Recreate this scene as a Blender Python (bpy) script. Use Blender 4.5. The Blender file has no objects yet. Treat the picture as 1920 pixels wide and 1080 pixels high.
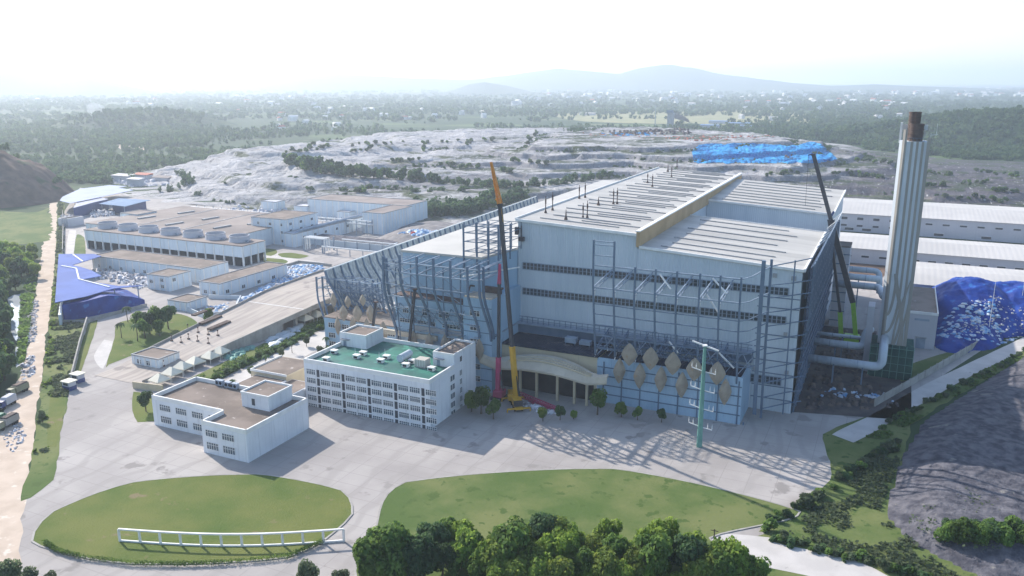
import bpy, math, random
import numpy as np
from mathutils import Vector, Matrix
random.seed(7)
RNG = np.random.default_rng(7)
scene = bpy.context.scene
COL = scene.collection

# ------------------------------------------------------------------ camera
# world frame: X runs along the front of the big plant, Y into its depth, Z up
FPX, CAMH, YAW = 1560.0, 110.0, math.radians(24.9)
PITCH = math.atan(390 / FPX)
cam_data = bpy.data.cameras.new("camera")
cam_data.sensor_width = 36
cam_data.lens = FPX / 1920 * 36
cam_data.clip_start = 1
cam_data.clip_end = 80000
cam = bpy.data.objects.new("camera", cam_data)
COL.objects.link(cam)
cam.location = (0, 0, CAMH)
cam.rotation_euler = (math.pi / 2 - PITCH, 0, YAW)
scene.camera = cam

# ------------------------------------------------------------------ sky, sun, exposure
SUN_AZ, SUN_EL = math.radians(-68), math.radians(33)      # from +Y towards -X
world = bpy.data.worlds.new("World")
scene.world = world
world.use_nodes = True
nt = world.node_tree
bg = nt.nodes["Background"]
sky = nt.nodes.new("ShaderNodeTexSky")
sky.sky_type = 'NISHITA'
sky.sun_disc = False
sky.sun_elevation = SUN_EL
sky.sun_rotation = SUN_AZ
sky.altitude = 50
sky.air_density = 1.0
sky.dust_density = 1.0
sky.ozone_density = 1.8
nt.links.new(sky.outputs[0], bg.inputs[0])
bg.inputs[1].default_value = 0.15
sd = bpy.data.lights.new("sun", 'SUN')
sd.energy = 4.0
sd.angle = math.radians(0.5)
sd.color = (1.0, 0.93, 0.84)
sun = bpy.data.objects.new("sun", sd)
COL.objects.link(sun)
S_DIR = Vector((math.sin(SUN_AZ) * math.cos(SUN_EL), math.cos(SUN_AZ) * math.cos(SUN_EL), math.sin(SUN_EL)))
sun.rotation_euler = S_DIR.to_track_quat('Z', 'Y').to_euler()
sun.location = S_DIR * 600
vs = scene.view_settings
vs.view_transform = 'Standard'
vs.look = 'None'
vs.gamma = 1
vs.use_curve_mapping = False
vs.exposure = 0.84
scene.cycles.volume_bounces = 1
scene.cycles.max_bounces = 6
scene.cycles.diffuse_bounces = 2
scene.cycles.glossy_bounces = 2
scene.cycles.transparent_max_bounces = 6

# ------------------------------------------------------------------ placing helpers (pixel of the 1920 photo + real height -> world point)
_cy, _sy, _cp, _sp = math.cos(YAW), math.sin(YAW), math.cos(PITCH), math.sin(PITCH)
FW = Vector((-_sy * _cp, _cy * _cp, -_sp))
RT = Vector((_cy, _sy, 0))
UP = RT.cross(FW)
def ray(px, py): return FW * FPX + RT * (px - 960) - UP * (py - 540)
def at(px, py, z=0.0):
    r = ray(px, py); t = (z - CAMH) / r.z
    return Vector((r.x * t, r.y * t, z))
def at_y(px, py, Y):
    r = ray(px, py); t = Y / r.y
    return Vector((r.x * t, Y, CAMH + r.z * t))

# ------------------------------------------------------------------ object helpers
def props(o, label=None, cat=None, group=None, kind=None):
    if label: o['label'] = label
    if cat: o['category'] = cat
    if group: o['group'] = group
    if kind: o['kind'] = kind
    return o
def thing(name, label, cat, loc=(0, 0, 0), group=None, rz=0.0):
    o = bpy.data.objects.new(name, None)
    o.empty_display_size = 1
    COL.objects.link(o)
    o.location = loc
    o.rotation_euler = (0, 0, rz)
    return props(o, label, cat, group)
def abs_loc(o):
    v = Vector((0, 0, 0))
    while o is not None:
        v = v + o.location; o = o.parent
    return v
class MB:
    def __init__(s): s.v = []; s.f = []
    def add(s, vs, fs):
        n = len(s.v); s.v += [tuple(p) for p in vs]; s.f += [tuple(i + n for i in f) for f in fs]
    def box(s, x0, x1, y0, y1, z0, z1):
        s.hexa(x0, x1, y0, y1, z0, z1, z1, z1, z1)
    def hexa(s, x0, x1, y0, y1, z0, a, b, c, d):      # top heights at (x0,y0) (x1,y0) (x1,y1) (x0,y1)
        s.add([(x0, y0, z0), (x1, y0, z0), (x1, y1, z0), (x0, y1, z0), (x0, y0, a), (x1, y0, b), (x1, y1, c), (x0, y1, d)],
              [(0, 3, 2, 1), (4, 5, 6, 7), (0, 1, 5, 4), (1, 2, 6, 5), (2, 3, 7, 6), (3, 0, 4, 7)])
    def prism(s, pts, z0, z1):                         # pts counter-clockwise; z1 a number or one per point
        n = len(pts); zz = z1 if isinstance(z1, (list, tuple)) else [z1] * n
        s.add([(p[0], p[1], z0) for p in pts] + [(p[0], p[1], z) for p, z in zip(pts, zz)],
              [tuple(range(n - 1, -1, -1)), tuple(range(n, 2 * n))] + [(i, (i + 1) % n, n + (i + 1) % n, n + i) for i in range(n)])
    def bar(s, p, q, w=0.3, h=None):
        h = h or w; p = Vector(p); q = Vector(q); d = (q - p)
        if d.length < 1e-4: return
        d.normalize(); a = d.cross(Vector((0, 0, 1)))
        if a.length < 1e-3: a = Vector((1, 0, 0))
        a.normalize(); b = a.cross(d); a = a * (w / 2); b = b * (h / 2)
        s.add([p - a - b, p + a - b, p + a + b, p - a + b, q - a - b, q + a - b, q + a + b, q - a + b],
              [(0, 3, 2, 1), (4, 5, 6, 7), (0, 1, 5, 4), (1, 2, 6, 5), (2, 3, 7, 6), (3, 0, 4, 7)])
    def path(s, pts, w=0.3, h=None):
        for p, q in zip(pts[:-1], pts[1:]): s.bar(p, q, w, h)
    def tube(s, pts, r, n=8, caps=True):               # r a number or one per point
        pts = [Vector(p) for p in pts]; m = len(pts); rr = r if isinstance(r, (list, tuple)) else [r] * m
        rings = []; ref = None
        for i, p in enumerate(pts):
            d = (pts[min(i + 1, m - 1)] - pts[max(i - 1, 0)]).normalized()
            if ref is None:
                ref = d.cross(Vector((0, 0, 1)))
                if ref.length < 0.05: ref = Vector((1, 0, 0))
            ref = (ref - d * ref.dot(d)).normalized(); b = d.cross(ref)
            rings.append([p + (ref * math.cos(2 * math.pi * k / n) + b * math.sin(2 * math.pi * k / n)) * rr[i] for k in range(n)])
        vs = [v for r_ in rings for v in r_]; fs = []
        for i in range(m - 1):
            for k in range(n):
                fs.append((i * n + k, i * n + (k + 1) % n, (i + 1) * n + (k + 1) % n, (i + 1) * n + k))
        if caps: fs += [tuple(range(n - 1, -1, -1)), tuple(range((m - 1) * n, m * n))]
        s.add(vs, fs)
    def lathe(s, prof, cx, cy, n=20):
        vs = []; m = len(prof)
        for r, z in prof:
            for k in range(n):
                a = 2 * math.pi * k / n; vs.append((cx + r * math.cos(a), cy + r * math.sin(a), z))
        fs = [(i * n + k, i * n + (k + 1) % n, (i + 1) * n + (k + 1) % n, (i + 1) * n + k) for i in range(m - 1) for k in range(n)]
        s.add(vs, fs)
    def poly(s, pts): s.add(pts, [tuple(range(len(pts)))])
    def build(s, name, mat, parent=None, loc=None, smooth=False):
        base = abs_loc(parent) if parent is not None else Vector(loc or (0, 0, 0))
        me = bpy.data.meshes.new(name)
        me.from_pydata([(x - base.x, y - base.y, z - base.z) for x, y, z in s.v], [], s.f)
        me.materials.append(mat)
        if smooth: me.shade_smooth()
        me.update()
        o = bpy.data.objects.new(name, me); COL.objects.link(o)
        if parent is not None: o.parent = parent
        elif loc is not None: o.location = loc
        return o
def np_mesh(name, V, quads, mat, parent=None, smooth=False, tris=False):
    me = bpy.data.meshes.new(name)
    k = quads.shape[1]
    me.vertices.add(len(V)); me.vertices.foreach_set("co", np.asarray(V, np.float32).ravel())
    me.loops.add(quads.size); me.loops.foreach_set("vertex_index", np.asarray(quads, np.int32).ravel())
    me.polygons.add(len(quads))
    me.polygons.foreach_set("loop_start", np.arange(0, quads.size, k, dtype=np.int32))
    me.polygons.foreach_set("loop_total", np.full(len(quads), k, np.int32))
    me.materials.append(mat)
    me.update(calc_edges=True); me.validate()
    if smooth: me.shade_smooth()
    o = bpy.data.objects.new(name, me); COL.objects.link(o)
    if parent is not None: o.parent = parent
    return o
def copy_tree(o, parent=None):
    c = o.copy(); COL.objects.link(c)
    if parent is not None: c.parent = parent
    for ch in list(o.children): copy_tree(ch, c)
    return c
def place(proto, used, loc, rz=0.0, sc=1.0, label=None):
    o = proto if not used else copy_tree(proto)
    o.location = loc; o.rotation_euler = (0, 0, rz)
    o.scale = (sc, sc, sc) if not isinstance(sc, tuple) else sc
    if label: o['label'] = label
    return o

# ------------------------------------------------------------------ vector noise for terrain
def _hash(ix, iy, seed):
    h = (ix.astype(np.int64) * 374761393 + iy.astype(np.int64) * 668265263 + seed * 974711) & 0x7fffffff
    h = ((h ^ (h >> 13)) * 1274126177) & 0x7fffffff
    return ((h ^ (h >> 16)) & 0xffff) / 65535.0
def vnoise(x, y, seed=0):
    ix = np.floor(x); iy = np.floor(y); fx = x - ix; fy = y - iy
    fx = fx * fx * (3 - 2 * fx); fy = fy * fy * (3 - 2 * fy)
    a = _hash(ix, iy, seed); b = _hash(ix + 1, iy, seed); c = _hash(ix, iy + 1, seed); d = _hash(ix + 1, iy + 1, seed)
    return (a * (1 - fx) + b * fx) * (1 - fy) + (c * (1 - fx) + d * fx) * fy
def fbm(x, y, o=4, seed=0):
    r = 0; a = 0.5
    for k in range(o):
        r = r + a * vnoise(x, y, seed + k); x = x * 2.03 + 17.1; y = y * 2.03 + 5.3; a *= 0.5
    return r

# ------------------------------------------------------------------ materials
def mat(name, c1, c2=None, scale=0.2, rough=0.7, spec=0.12, metal=0.0, detail=5, lo=0.35, hi=0.65, bump=0.0, bscale=1.0,
        streak=None, ribs=None, spots=None, vary=0.0, stretch=None, joints=0):
    """c1/c2 mixed by noise; streak=(colour, amount) thin vertical dirt; ribs=(axis, period m, depth); spots=(colour, scale, threshold)"""
    m = bpy.data.materials.new(name); m.use_nodes = True
    t = m.node_tree; N = t.nodes; L = t.links; b = N["Principled BSDF"]
    b.inputs["Roughness"].default_value = rough
    b.inputs["Specular IOR Level"].default_value = spec
    b.inputs["Metallic"].default_value = metal
    geo = N.new("ShaderNodeNewGeometry"); pos = geo.outputs["Position"]
    def noise(sc, det=detail, vec=pos, r=0.55):
        n = N.new("ShaderNodeTexNoise"); n.inputs["Scale"].default_value = sc; n.inputs["Detail"].default_value = det
        n.inputs["Roughness"].default_value = r; L.new(vec, n.inputs["Vector"]); return n.outputs["Fac"]
    def ramp(fac, a, bb):
        r = N.new("ShaderNodeMapRange"); r.inputs[1].default_value = a; r.inputs[2].default_value = bb
        r.interpolation_type = 'SMOOTHSTEP'; L.new(fac, r.inputs[0]); return r.outputs[0]
    def mix(fac, ca, cb, amt=None):
        x = N.new("ShaderNodeMix"); x.data_type = 'RGBA'
        if amt is not None:
            mm = N.new("ShaderNodeMath"); mm.operation = 'MULTIPLY'; mm.inputs[1].default_value = amt; L.new(fac, mm.inputs[0]); fac = mm.outputs[0]
        L.new(fac, x.inputs[0])
        for i, c in ((6, ca), (7, cb)):
            if isinstance(c, tuple): x.inputs[i].default_value = (*c, 1)
            else: L.new(c, x.inputs[i])
        return x.outputs[2]
    col = c1
    vec = pos
    if stretch:
        mp = N.new("ShaderNodeMapping"); mp.inputs["Scale"].default_value = stretch; L.new(pos, mp.inputs["Vector"]); vec = mp.outputs[0]
    if c2: col = mix(ramp(noise(scale, vec=vec), lo, hi), c1, c2)
    if streak:
        mp = N.new("ShaderNodeMapping"); mp.inputs["Scale"].default_value = (1.1, 1.1, 0.05); L.new(pos, mp.inputs["Vector"])
        col = mix(ramp(noise(1.0, 3, mp.outputs[0]), 0.5, 0.8), col, streak[0], streak[1])
    if spots: col = mix(ramp(noise(spots[1], 4), spots[2], spots[2] + 0.07), col, spots[0])
    if joints:
        br = N.new("ShaderNodeTexBrick"); br.offset = 0.0; br.inputs["Scale"].default_value = 1.0; br.inputs["Brick Width"].default_value = joints; br.inputs["Row Height"].default_value = joints * .8
        br.inputs["Mortar Size"].default_value = 0.10; br.inputs["Mortar Smooth"].default_value = 0.3; L.new(pos, br.inputs["Vector"])
        col = mix(br.outputs["Fac"], col, tuple(c * .55 for c in c1), .55)
        wv = N.new("ShaderNodeTexWave"); wv.inputs["Scale"].default_value = 0.03; wv.inputs["Distortion"].default_value = 14; wv.inputs["Detail"].default_value = 4; wv.inputs["Detail Scale"].default_value = 0.6; L.new(pos, wv.inputs["Vector"])
        col = mix(ramp(wv.outputs["Fac"], .75, 1.0), col, tuple(c * .72 for c in c1), .5)
    if vary:
        oi = N.new("ShaderNodeObjectInfo"); hs = N.new("ShaderNodeHueSaturation")
        mr = N.new("ShaderNodeMapRange"); mr.inputs[3].default_value = 1 - vary; mr.inputs[4].default_value = 1 + vary
        L.new(oi.outputs["Random"], mr.inputs[0]); L.new(mr.outputs[0], hs.inputs["Value"])
        if isinstance(col, tuple): hs.inputs["Color"].default_value = (*col, 1)
        else: L.new(col, hs.inputs["Color"])
        col = hs.outputs[0]
    if isinstance(col, tuple): b.inputs["Base Color"].default_value = (*col, 1)
    else: L.new(col, b.inputs["Base Color"])
    hgt = None
    if ribs:
        sx = N.new("ShaderNodeSeparateXYZ"); L.new(pos, sx.inputs[0])
        mm = N.new("ShaderNodeMath"); mm.operation = 'MULTIPLY'; mm.inputs[1].default_value = 2 * math.pi / ribs[1]
        if ribs[0] == 'xy':
            ad = N.new("ShaderNodeMath"); ad.operation = 'ADD'; L.new(sx.outputs[0], ad.inputs[0]); L.new(sx.outputs[1], ad.inputs[1]); L.new(ad.outputs[0], mm.inputs[0])
        else: L.new(sx.outputs['xyz'.index(ribs[0])], mm.inputs[0])
        sn = N.new("ShaderNodeMath"); sn.operation = 'SINE'; L.new(mm.outputs[0], sn.inputs[0])
        hgt = sn.outputs[0]; bd = ribs[2]
    if bump:
        nb = noise(bscale, 6); hgt = nb; bd = bump
    if hgt is not None:
        bp = N.new("ShaderNodeBump"); bp.inputs["Distance"].default_value = bd; bp.inputs["Strength"].default_value = 1.0
        L.new(hgt, bp.inputs["Height"]); L.new(bp.outputs[0], b.inputs["Normal"])
    return m

M = {}
M['clad'] = mat("blue_cladding", (0.57, 0.62, 0.655), (0.50, 0.56, 0.60), 0.12, 0.45, 0.4, stretch=(1, 1, 0.12), streak=((0.38, 0.46, 0.54), 0.35), ribs=('xy', 0.9, 0.04))
M['clad2'] = mat("sky_blue_cladding", (0.35, 0.49, 0.61), (0.28, 0.42, 0.54), 0.15, 0.45, 0.4, stretch=(1, 1, 0.15), streak=((0.28, 0.4, 0.52), 0.4), ribs=('xy', 0.9, 0.04))
M['roof'] = mat("cream_roof_sheet", (0.50, 0.475, 0.43), (0.39, 0.37, 0.335), 0.05, 0.55, 0.3, stretch=(0.25, 2.2, 1), ribs=('y', 1.2, 0.05), spots=((0.45, 0.41, 0.36), 0.12, 0.66))
M['roofsmooth'] = mat("plain_cream_roof", (0.49, 0.46, 0.41), (0.43, 0.405, 0.36), 0.06, 0.5, 0.3, spots=((0.52, 0.48, 0.43), 0.1, 0.68))
M['white'] = mat("white_paint", (0.74, 0.75, 0.76), (0.68, 0.69, 0.70), 0.15, 0.6, 0.3, streak=((0.45, 0.44, 0.42), 0.3))
M['trim'] = mat("white_trim", (0.80, 0.79, 0.76), (0.72, 0.71, 0.68), 0.3, 0.5)
M['orange'] = mat("tan_parapet_sheet", (0.50, 0.35, 0.20), (0.42, 0.29, 0.16), 0.1, 0.6, streak=((0.3, 0.22, 0.14), 0.4))
M['strip'] = mat("grey_roof_strip", (0.36, 0.36, 0.36), (0.29, 0.29, 0.30), 0.2, 0.5)
M['glass'] = mat("dark_glazing", (0.030, 0.042, 0.055), (0.055, 0.07, 0.085), 0.3, 0.12, 0.6)
M['glassl'] = mat("pale_glazing", (0.11, 0.15, 0.19), (0.06, 0.085, 0.11), 0.5, 0.15, 0.6)
M['steel'] = mat("dark_blue_steel", (0.10, 0.15, 0.22), (0.13, 0.18, 0.25), 0.3, 0.5, 0.4)
M['steell'] = mat("grey_galvanised_steel", (0.29, 0.35, 0.42), (0.21, 0.26, 0.33), 0.3, 0.45, 0.4)
M['rust'] = mat("rusty_steel", (0.13, 0.095, 0.082), (0.085, 0.063, 0.058), 0.6, 0.75, streak=((0.24, 0.13, 0.08), 0.4))
M['panel'] = mat("beige_perforated_panel", (0.40, 0.34, 0.265), (0.32, 0.27, 0.215), 0.4, 0.6, ribs=('z', 0.35, 0.05), spots=((0.38, 0.27, 0.18), 0.5, 0.62))
M['screen'] = mat("grey_perforated_screen", (0.54, 0.53, 0.50), (0.33, 0.33, 0.32), 0.9, 0.55, lo=.4, hi=.6, stretch=(1, 1, 0.3), ribs=('y', 0.7, 0.06))
M['podium'] = mat("dark_podium_roofing", (0.025, 0.032, 0.055), (0.045, 0.055, 0.08), 0.15, 0.95, 0.03, spots=((0.10, 0.11, 0.13), 0.25, 0.62), ribs=('x', 1.0, 0.05))
M['cream'] = mat("cream_render", (0.55, 0.47, 0.33), (0.48, 0.41, 0.29), 0.1, 0.75, streak=((0.35, 0.3, 0.22), 0.3))
M['canopy'] = mat("beige_canopy_sheet", (0.52, 0.46, 0.36), (0.44, 0.39, 0.31), 0.2, 0.5, ribs=('x', 1.0, 0.03))
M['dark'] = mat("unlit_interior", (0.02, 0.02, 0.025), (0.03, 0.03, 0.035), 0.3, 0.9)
M['office'] = mat("office_white_render", (0.76, 0.77, 0.785), (0.69, 0.70, 0.72), 0.12, 0.7, streak=((0.40, 0.405, 0.41), 0.5))
M['groof'] = mat("green_roof_coating", (0.02, 0.17, 0.125), (0.015, 0.10, 0.085), 0.14, 0.55, 0.35, spots=((0.05, 0.24, 0.18), 0.22, 0.60))
M['broof'] = mat("brown_stained_roof", (0.24, 0.195, 0.165), (0.16, 0.13, 0.11), 0.10, 0.85, spots=((0.42, 0.38, 0.34), 0.35, 0.64), bump=0.03)
M['tankroof'] = mat("dusty_brown_slab", (0.29, 0.245, 0.22), (0.20, 0.17, 0.155), 0.045, 0.85, spots=((0.5, 0.46, 0.42), 0.12, 0.66))
M['ramp'] = mat("worn_ramp_concrete", (0.44, 0.39, 0.34), (0.33, 0.29, 0.26), 0.5, 0.85, stretch=(1.0, 0.05, 1), spots=((0.27, 0.24, 0.22), 0.08, 0.63))
M['yard'] = mat("yard_concrete", (0.42, 0.39, 0.365), (0.31, 0.285, 0.27), 0.035, 0.9, lo=.3, hi=.7, detail=9, spots=((0.26, 0.24, 0.225), 0.11, 0.60), joints=7.5)
M['path'] = mat("pale_concrete", (0.54, 0.51, 0.48), (0.46, 0.435, 0.41), 0.12, 0.85, spots=((0.38, 0.36, 0.34), 0.3, 0.66))
M['dirt'] = mat("dirt_road", (0.56, 0.46, 0.37), (0.47, 0.38, 0.30), 0.12, 0.95, spots=((0.62, 0.55, 0.47), 0.25, 0.60), bump=0.05)
M['soil'] = mat("brown_soil", (0.10, 0.07, 0.055), (0.17, 0.115, 0.085), 0.08, 0.95, bump=0.4, bscale=0.3, spots=((0.05, 0.07, 0.03), 0.05, 0.6))
M['lawn'] = mat("mown_lawn", (0.08, 0.125, 0.028), (0.15, 0.165, 0.048), 0.05, 0.95, detail=9, lo=.3, hi=.7, spots=((0.20, 0.165, 0.09), 0.12, 0.63), bump=0.2, bscale=2)
M['verge'] = mat("rough_grass", (0.08, 0.125, 0.035), (0.155, 0.175, 0.065), 0.05, 0.95, spots=((0.07, 0.11, 0.03), 0.25, 0.58), bump=0.15, bscale=1)
M['liner'] = mat("black_pond_liner", (0.055, 0.055, 0.07), (0.15, 0.145, 0.16), 0.35, 0.85, 0.08, detail=9, lo=.3, hi=.7, bump=0.7, bscale=0.6, spots=((0.20, 0.19, 0.18), 0.2, 0.64))
M['tarp'] = mat("deep_blue_tarp", (0.006, 0.024, 0.18), (0.012, 0.055, 0.30), 0.12, 0.6, 0.15, bump=0.5, bscale=0.35, spots=((0.03, 0.13, 0.40), 0.22, 0.60))
M['tarplight'] = mat("bright_blue_tarp", (0.012, 0.24, 0.58), (0.05, 0.36, 0.66), 0.06, 0.7, 0.1, bump=2.5, bscale=0.3, spots=((0.008, 0.13, 0.45), 0.16, 0.56))
M['shed'] = mat("blue_steel_roof", (0.085, 0.145, 0.40), (0.07, 0.12, 0.34), 0.08, 0.7, 0.08, ribs=('x', 1.0, 0.04))
M['shedpale'] = mat("pale_steel_roof", (0.40, 0.44, 0.58), (0.35, 0.39, 0.53), 0.08, 0.7, 0.08, ribs=('x', 1.0, 0.04))
M['shedteal'] = mat("teal_steel_roof", (0.17, 0.26, 0.40), (0.14, 0.22, 0.35), 0.08, 0.7, 0.08, ribs=('x', 1.0, 0.04))
M['tent'] = mat("cream_canvas", (0.74, 0.70, 0.58), (0.68, 0.64, 0.52), 0.4, 0.7)
M['yellow'] = mat("crane_yellow", (0.62, 0.34, 0.02), (0.55, 0.29, 0.02), 0.5, 0.4, 0.5, streak=((0.3, 0.18, 0.05), 0.3))
M['orangepaint'] = mat("crane_orange", (0.70, 0.27, 0.03), (0.60, 0.22, 0.03), 0.5, 0.4, 0.5)
M['pink'] = mat("crane_pink_red", (0.48, 0.05, 0.14), (0.40, 0.05, 0.12), 0.5, 0.45, 0.5)
M['black'] = mat("black_boom", (0.028, 0.028, 0.038), (0.045, 0.045, 0.055), 0.4, 0.45, 0.5)
M['lime'] = mat("lime_green_paint", (0.25, 0.50, 0.03), (0.2, 0.42, 0.03), 0.5, 0.45, 0.5)
M['navy'] = mat("navy_paint", (0.02, 0.045, 0.16), (0.03, 0.055, 0.19), 0.5, 0.4, 0.5)
M['greentruck'] = mat("green_truck_paint", (0.03, 0.16, 0.10), (0.04, 0.13, 0.09), 0.5, 0.5)
M['tyre'] = mat("tyre_rubber", (0.02, 0.02, 0.02), (0.035, 0.033, 0.03), 1.0, 0.9)
M['pylon'] = mat("teal_green_mast", (0.17, 0.34, 0.29), (0.13, 0.28, 0.24), 0.5, 0.5, streak=((0.2, 0.32, 0.28), 0.3))
M['net'] = mat("dark_green_net", (0.015, 0.06, 0.055), (0.025, 0.085, 0.07), 0.4, 0.9, spots=((0.04, 0.12, 0.09), 0.4, 0.62))
M['chim'] = mat("chimney_pale_panel", (0.62, 0.66, 0.69), (0.56, 0.60, 0.63), 0.08, 0.6, streak=((0.4, 0.42, 0.42), 0.3))
M['chimband'] = mat("chimney_beige_band", (0.34, 0.315, 0.275), (0.28, 0.265, 0.24), 0.1, 0.65, streak=((0.28, 0.26, 0.22), 0.4))
M['pipe'] = mat("pale_duct_cladding", (0.50, 0.56, 0.61), (0.44, 0.50, 0.55), 0.2, 0.4, 0.4, ribs=('x', 1.6, 0.03))
M['wroof'] = mat("white_warehouse_roof", (0.53, 0.505, 0.475), (0.46, 0.44, 0.415), 0.03, 0.6, ribs=('x', 3.0, 0.02))
M['wwall'] = mat("grey_white_warehouse_wall", (0.50, 0.50, 0.53), (0.45, 0.45, 0.48), 0.05, 0.7, streak=((0.36, 0.36, 0.38), 0.3))
M['concwall'] = mat("weathered_block_wall", (0.40, 0.38, 0.35), (0.30, 0.285, 0.26), 0.2, 0.9, streak=((0.2, 0.19, 0.17), 0.5))
M['water'] = mat("pale_still_water", (0.45, 0.48, 0.50), (0.40, 0.43, 0.45), 0.05, 0.06, 0.6)
M['leafA'] = mat("leaves_mid_green", (0.065, 0.125, 0.03), (0.125, 0.20, 0.045), 0.5, 0.75, 0.2, vary=0.3)
M['leafB'] = mat("leaves_dark_green", (0.038, 0.082, 0.034), (0.072, 0.125, 0.048), 0.5, 0.75, 0.2, vary=0.3)
M['leafC'] = mat("leaves_bright_green", (0.12, 0.20, 0.03), (0.18, 0.26, 0.05), 0.4, 0.75, 0.2, vary=0.25)
M['leafD'] = mat("leaves_dusty_green", (0.08, 0.115, 0.065), (0.12, 0.155, 0.08), 0.5, 0.8, 0.2, vary=0.3)
M['leafFar'] = mat("leaves_far_wood", (0.035, 0.075, 0.032), (0.075, 0.12, 0.045), 0.02, 0.85, 0.1)
M['bark'] = mat("bark", (0.12, 0.09, 0.065), (0.08, 0.06, 0.045), 1.0, 0.9)
M['redtile'] = mat("red_roof", (0.40, 0.14, 0.09), (0.32, 0.11, 0.08), 0.4, 0.8, vary=0.2)
M['housewhite'] = mat("house_white", (0.74, 0.72, 0.69), (0.62, 0.60, 0.57), 0.05, 0.8)
M['litter'] = mat("pale_litter", (0.62, 0.62, 0.64), (0.16, 0.15, 0.16), 0.7, 0.7, vary=0.2)
M['bluelitter'] = mat("blue_white_litter", (0.08, 0.28, 0.55), (0.62, 0.64, 0.66), 0.4, 0.6)
M['redlitter'] = mat("red_cloth", (0.55, 0.10, 0.07), (0.45, 0.08, 0.06), 0.5, 0.8)
M['khaki'] = mat("khaki_cab_paint", (0.30, 0.30, 0.20), (0.24, 0.24, 0.17), 0.5, 0.5)
M['sidemesh'] = mat("dark_side_mesh", (0.05, 0.075, 0.12), (0.09, 0.12, 0.18), 0.12, 0.8, stretch=(1, 1, 0.2), ribs=('z', 1.4, 0.15), spots=((0.14, 0.18, 0.24), 0.3, 0.62))
M['tarp2'] = mat("mid_blue_sheet", (0.02, 0.09, 0.36), (0.05, 0.20, 0.55), 0.3, 0.5)
M['leafE'] = mat("leaves_yellow_green", (0.11, 0.17, 0.035), (0.18, 0.23, 0.045), 0.6, 0.7, 0.2, vary=0.3)
M['louvre'] = mat("dark_louvre_panel", (0.05, 0.055, 0.065), (0.075, 0.08, 0.09), 0.5, 0.6)
M['cladl'] = mat("pale_blue_white_cladding", (0.70, 0.755, 0.79), (0.62, 0.685, 0.73), 0.15, 0.5, 0.2, stretch=(1, 1, 0.15), streak=((0.40, 0.44, 0.48), 0.4), ribs=('xy', 0.9, 0.04))
for k_, m_ in M.items():            # leaves let light through
    if k_.startswith('leaf'):
        N_ = m_.node_tree.nodes; L_ = m_.node_tree.links; pb = N_["Principled BSDF"]; tr = N_.new("ShaderNodeBsdfTranslucent"); mx_ = N_.new("ShaderNodeMixShader"); mx_.inputs[0].default_value = 0.42
        hs_ = N_.new("ShaderNodeHueSaturation"); hs_.inputs["Value"].default_value = 1.7; hs_.inputs["Hue"].default_value = 0.49; L_.new(pb.inputs["Base Color"].links[0].from_socket, hs_.inputs["Color"]); L_.new(hs_.outputs[0], tr.inputs["Color"])
        L_.new(pb.outputs[0], mx_.inputs[1]); L_.new(tr.outputs[0], mx_.inputs[2]); L_.new(mx_.outputs[0], N_["Material Output"].inputs["Surface"])

# ================================================================== SETTING: ground, roads, fields, water
def plain_material():
    m = bpy.data.materials.new("plain_of_fields_and_woods"); m.use_nodes = True
    t = m.node_tree; N = t.nodes; L = t.links; b = N["Principled BSDF"]; b.inputs["Roughness"].default_value = 0.95
    b.inputs["Specular IOR Level"].default_value = 0.1
    g = N.new("ShaderNodeNewGeometry")
    def noise(s, d=5):
        n = N.new("ShaderNodeTexNoise"); n.inputs["Scale"].default_value = s; n.inputs["Detail"].default_value = d
        L.new(g.outputs["Position"], n.inputs["Vector"]); return n.outputs["Fac"]
    vo = N.new("ShaderNodeTexVoronoi"); vo.inputs["Scale"].default_value = 0.0075; L.new(g.outputs["Position"], vo.inputs["Vector"])
    cr = N.new("ShaderNodeValToRGB"); L.new(vo.outputs["Color"], cr.inputs[0])
    e = cr.color_ramp.elements; e[0].position = 0.0; e[0].color = (0.07, 0.11, 0.04, 1); e[1].position = 1.0; e[1].color = (0.16, 0.165, 0.085, 1)
    x = e.new(0.4); x.color = (0.095, 0.135, 0.048, 1); x = e.new(0.7); x.color = (0.06, 0.095, 0.035, 1)
    def mix(fac, a, bcol, lo, hi):
        r = N.new("ShaderNodeMapRange"); r.inputs[1].default_value = lo; r.inputs[2].default_value = hi; L.new(fac, r.inputs[0])
        mx = N.new("ShaderNodeMix"); mx.data_type = 'RGBA'; L.new(r.outputs[0], mx.inputs[0]); L.new(a, mx.inputs[6]); mx.inputs[7].default_value = (*bcol, 1)
        return mx.outputs[2]
    c = mix(noise(0.004, 8), cr.outputs[0], (0.04, 0.068, 0.03), 0.38, 0.48)
    c = mix(noise(0.03, 4), c, (0.16, 0.15, 0.10), 0.62, 0.75)
    L.new(c, b.inputs["Base Color"])
    return m
M['plain'] = plain_material()

gb = MB(); R_ = 26000
gb.poly([(-R_, -R_, 0), (R_, -R_, 0), (R_, R_, 0), (-R_, R_, 0)])
props(gb.build("ground", M['plain']), kind='structure')

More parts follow.
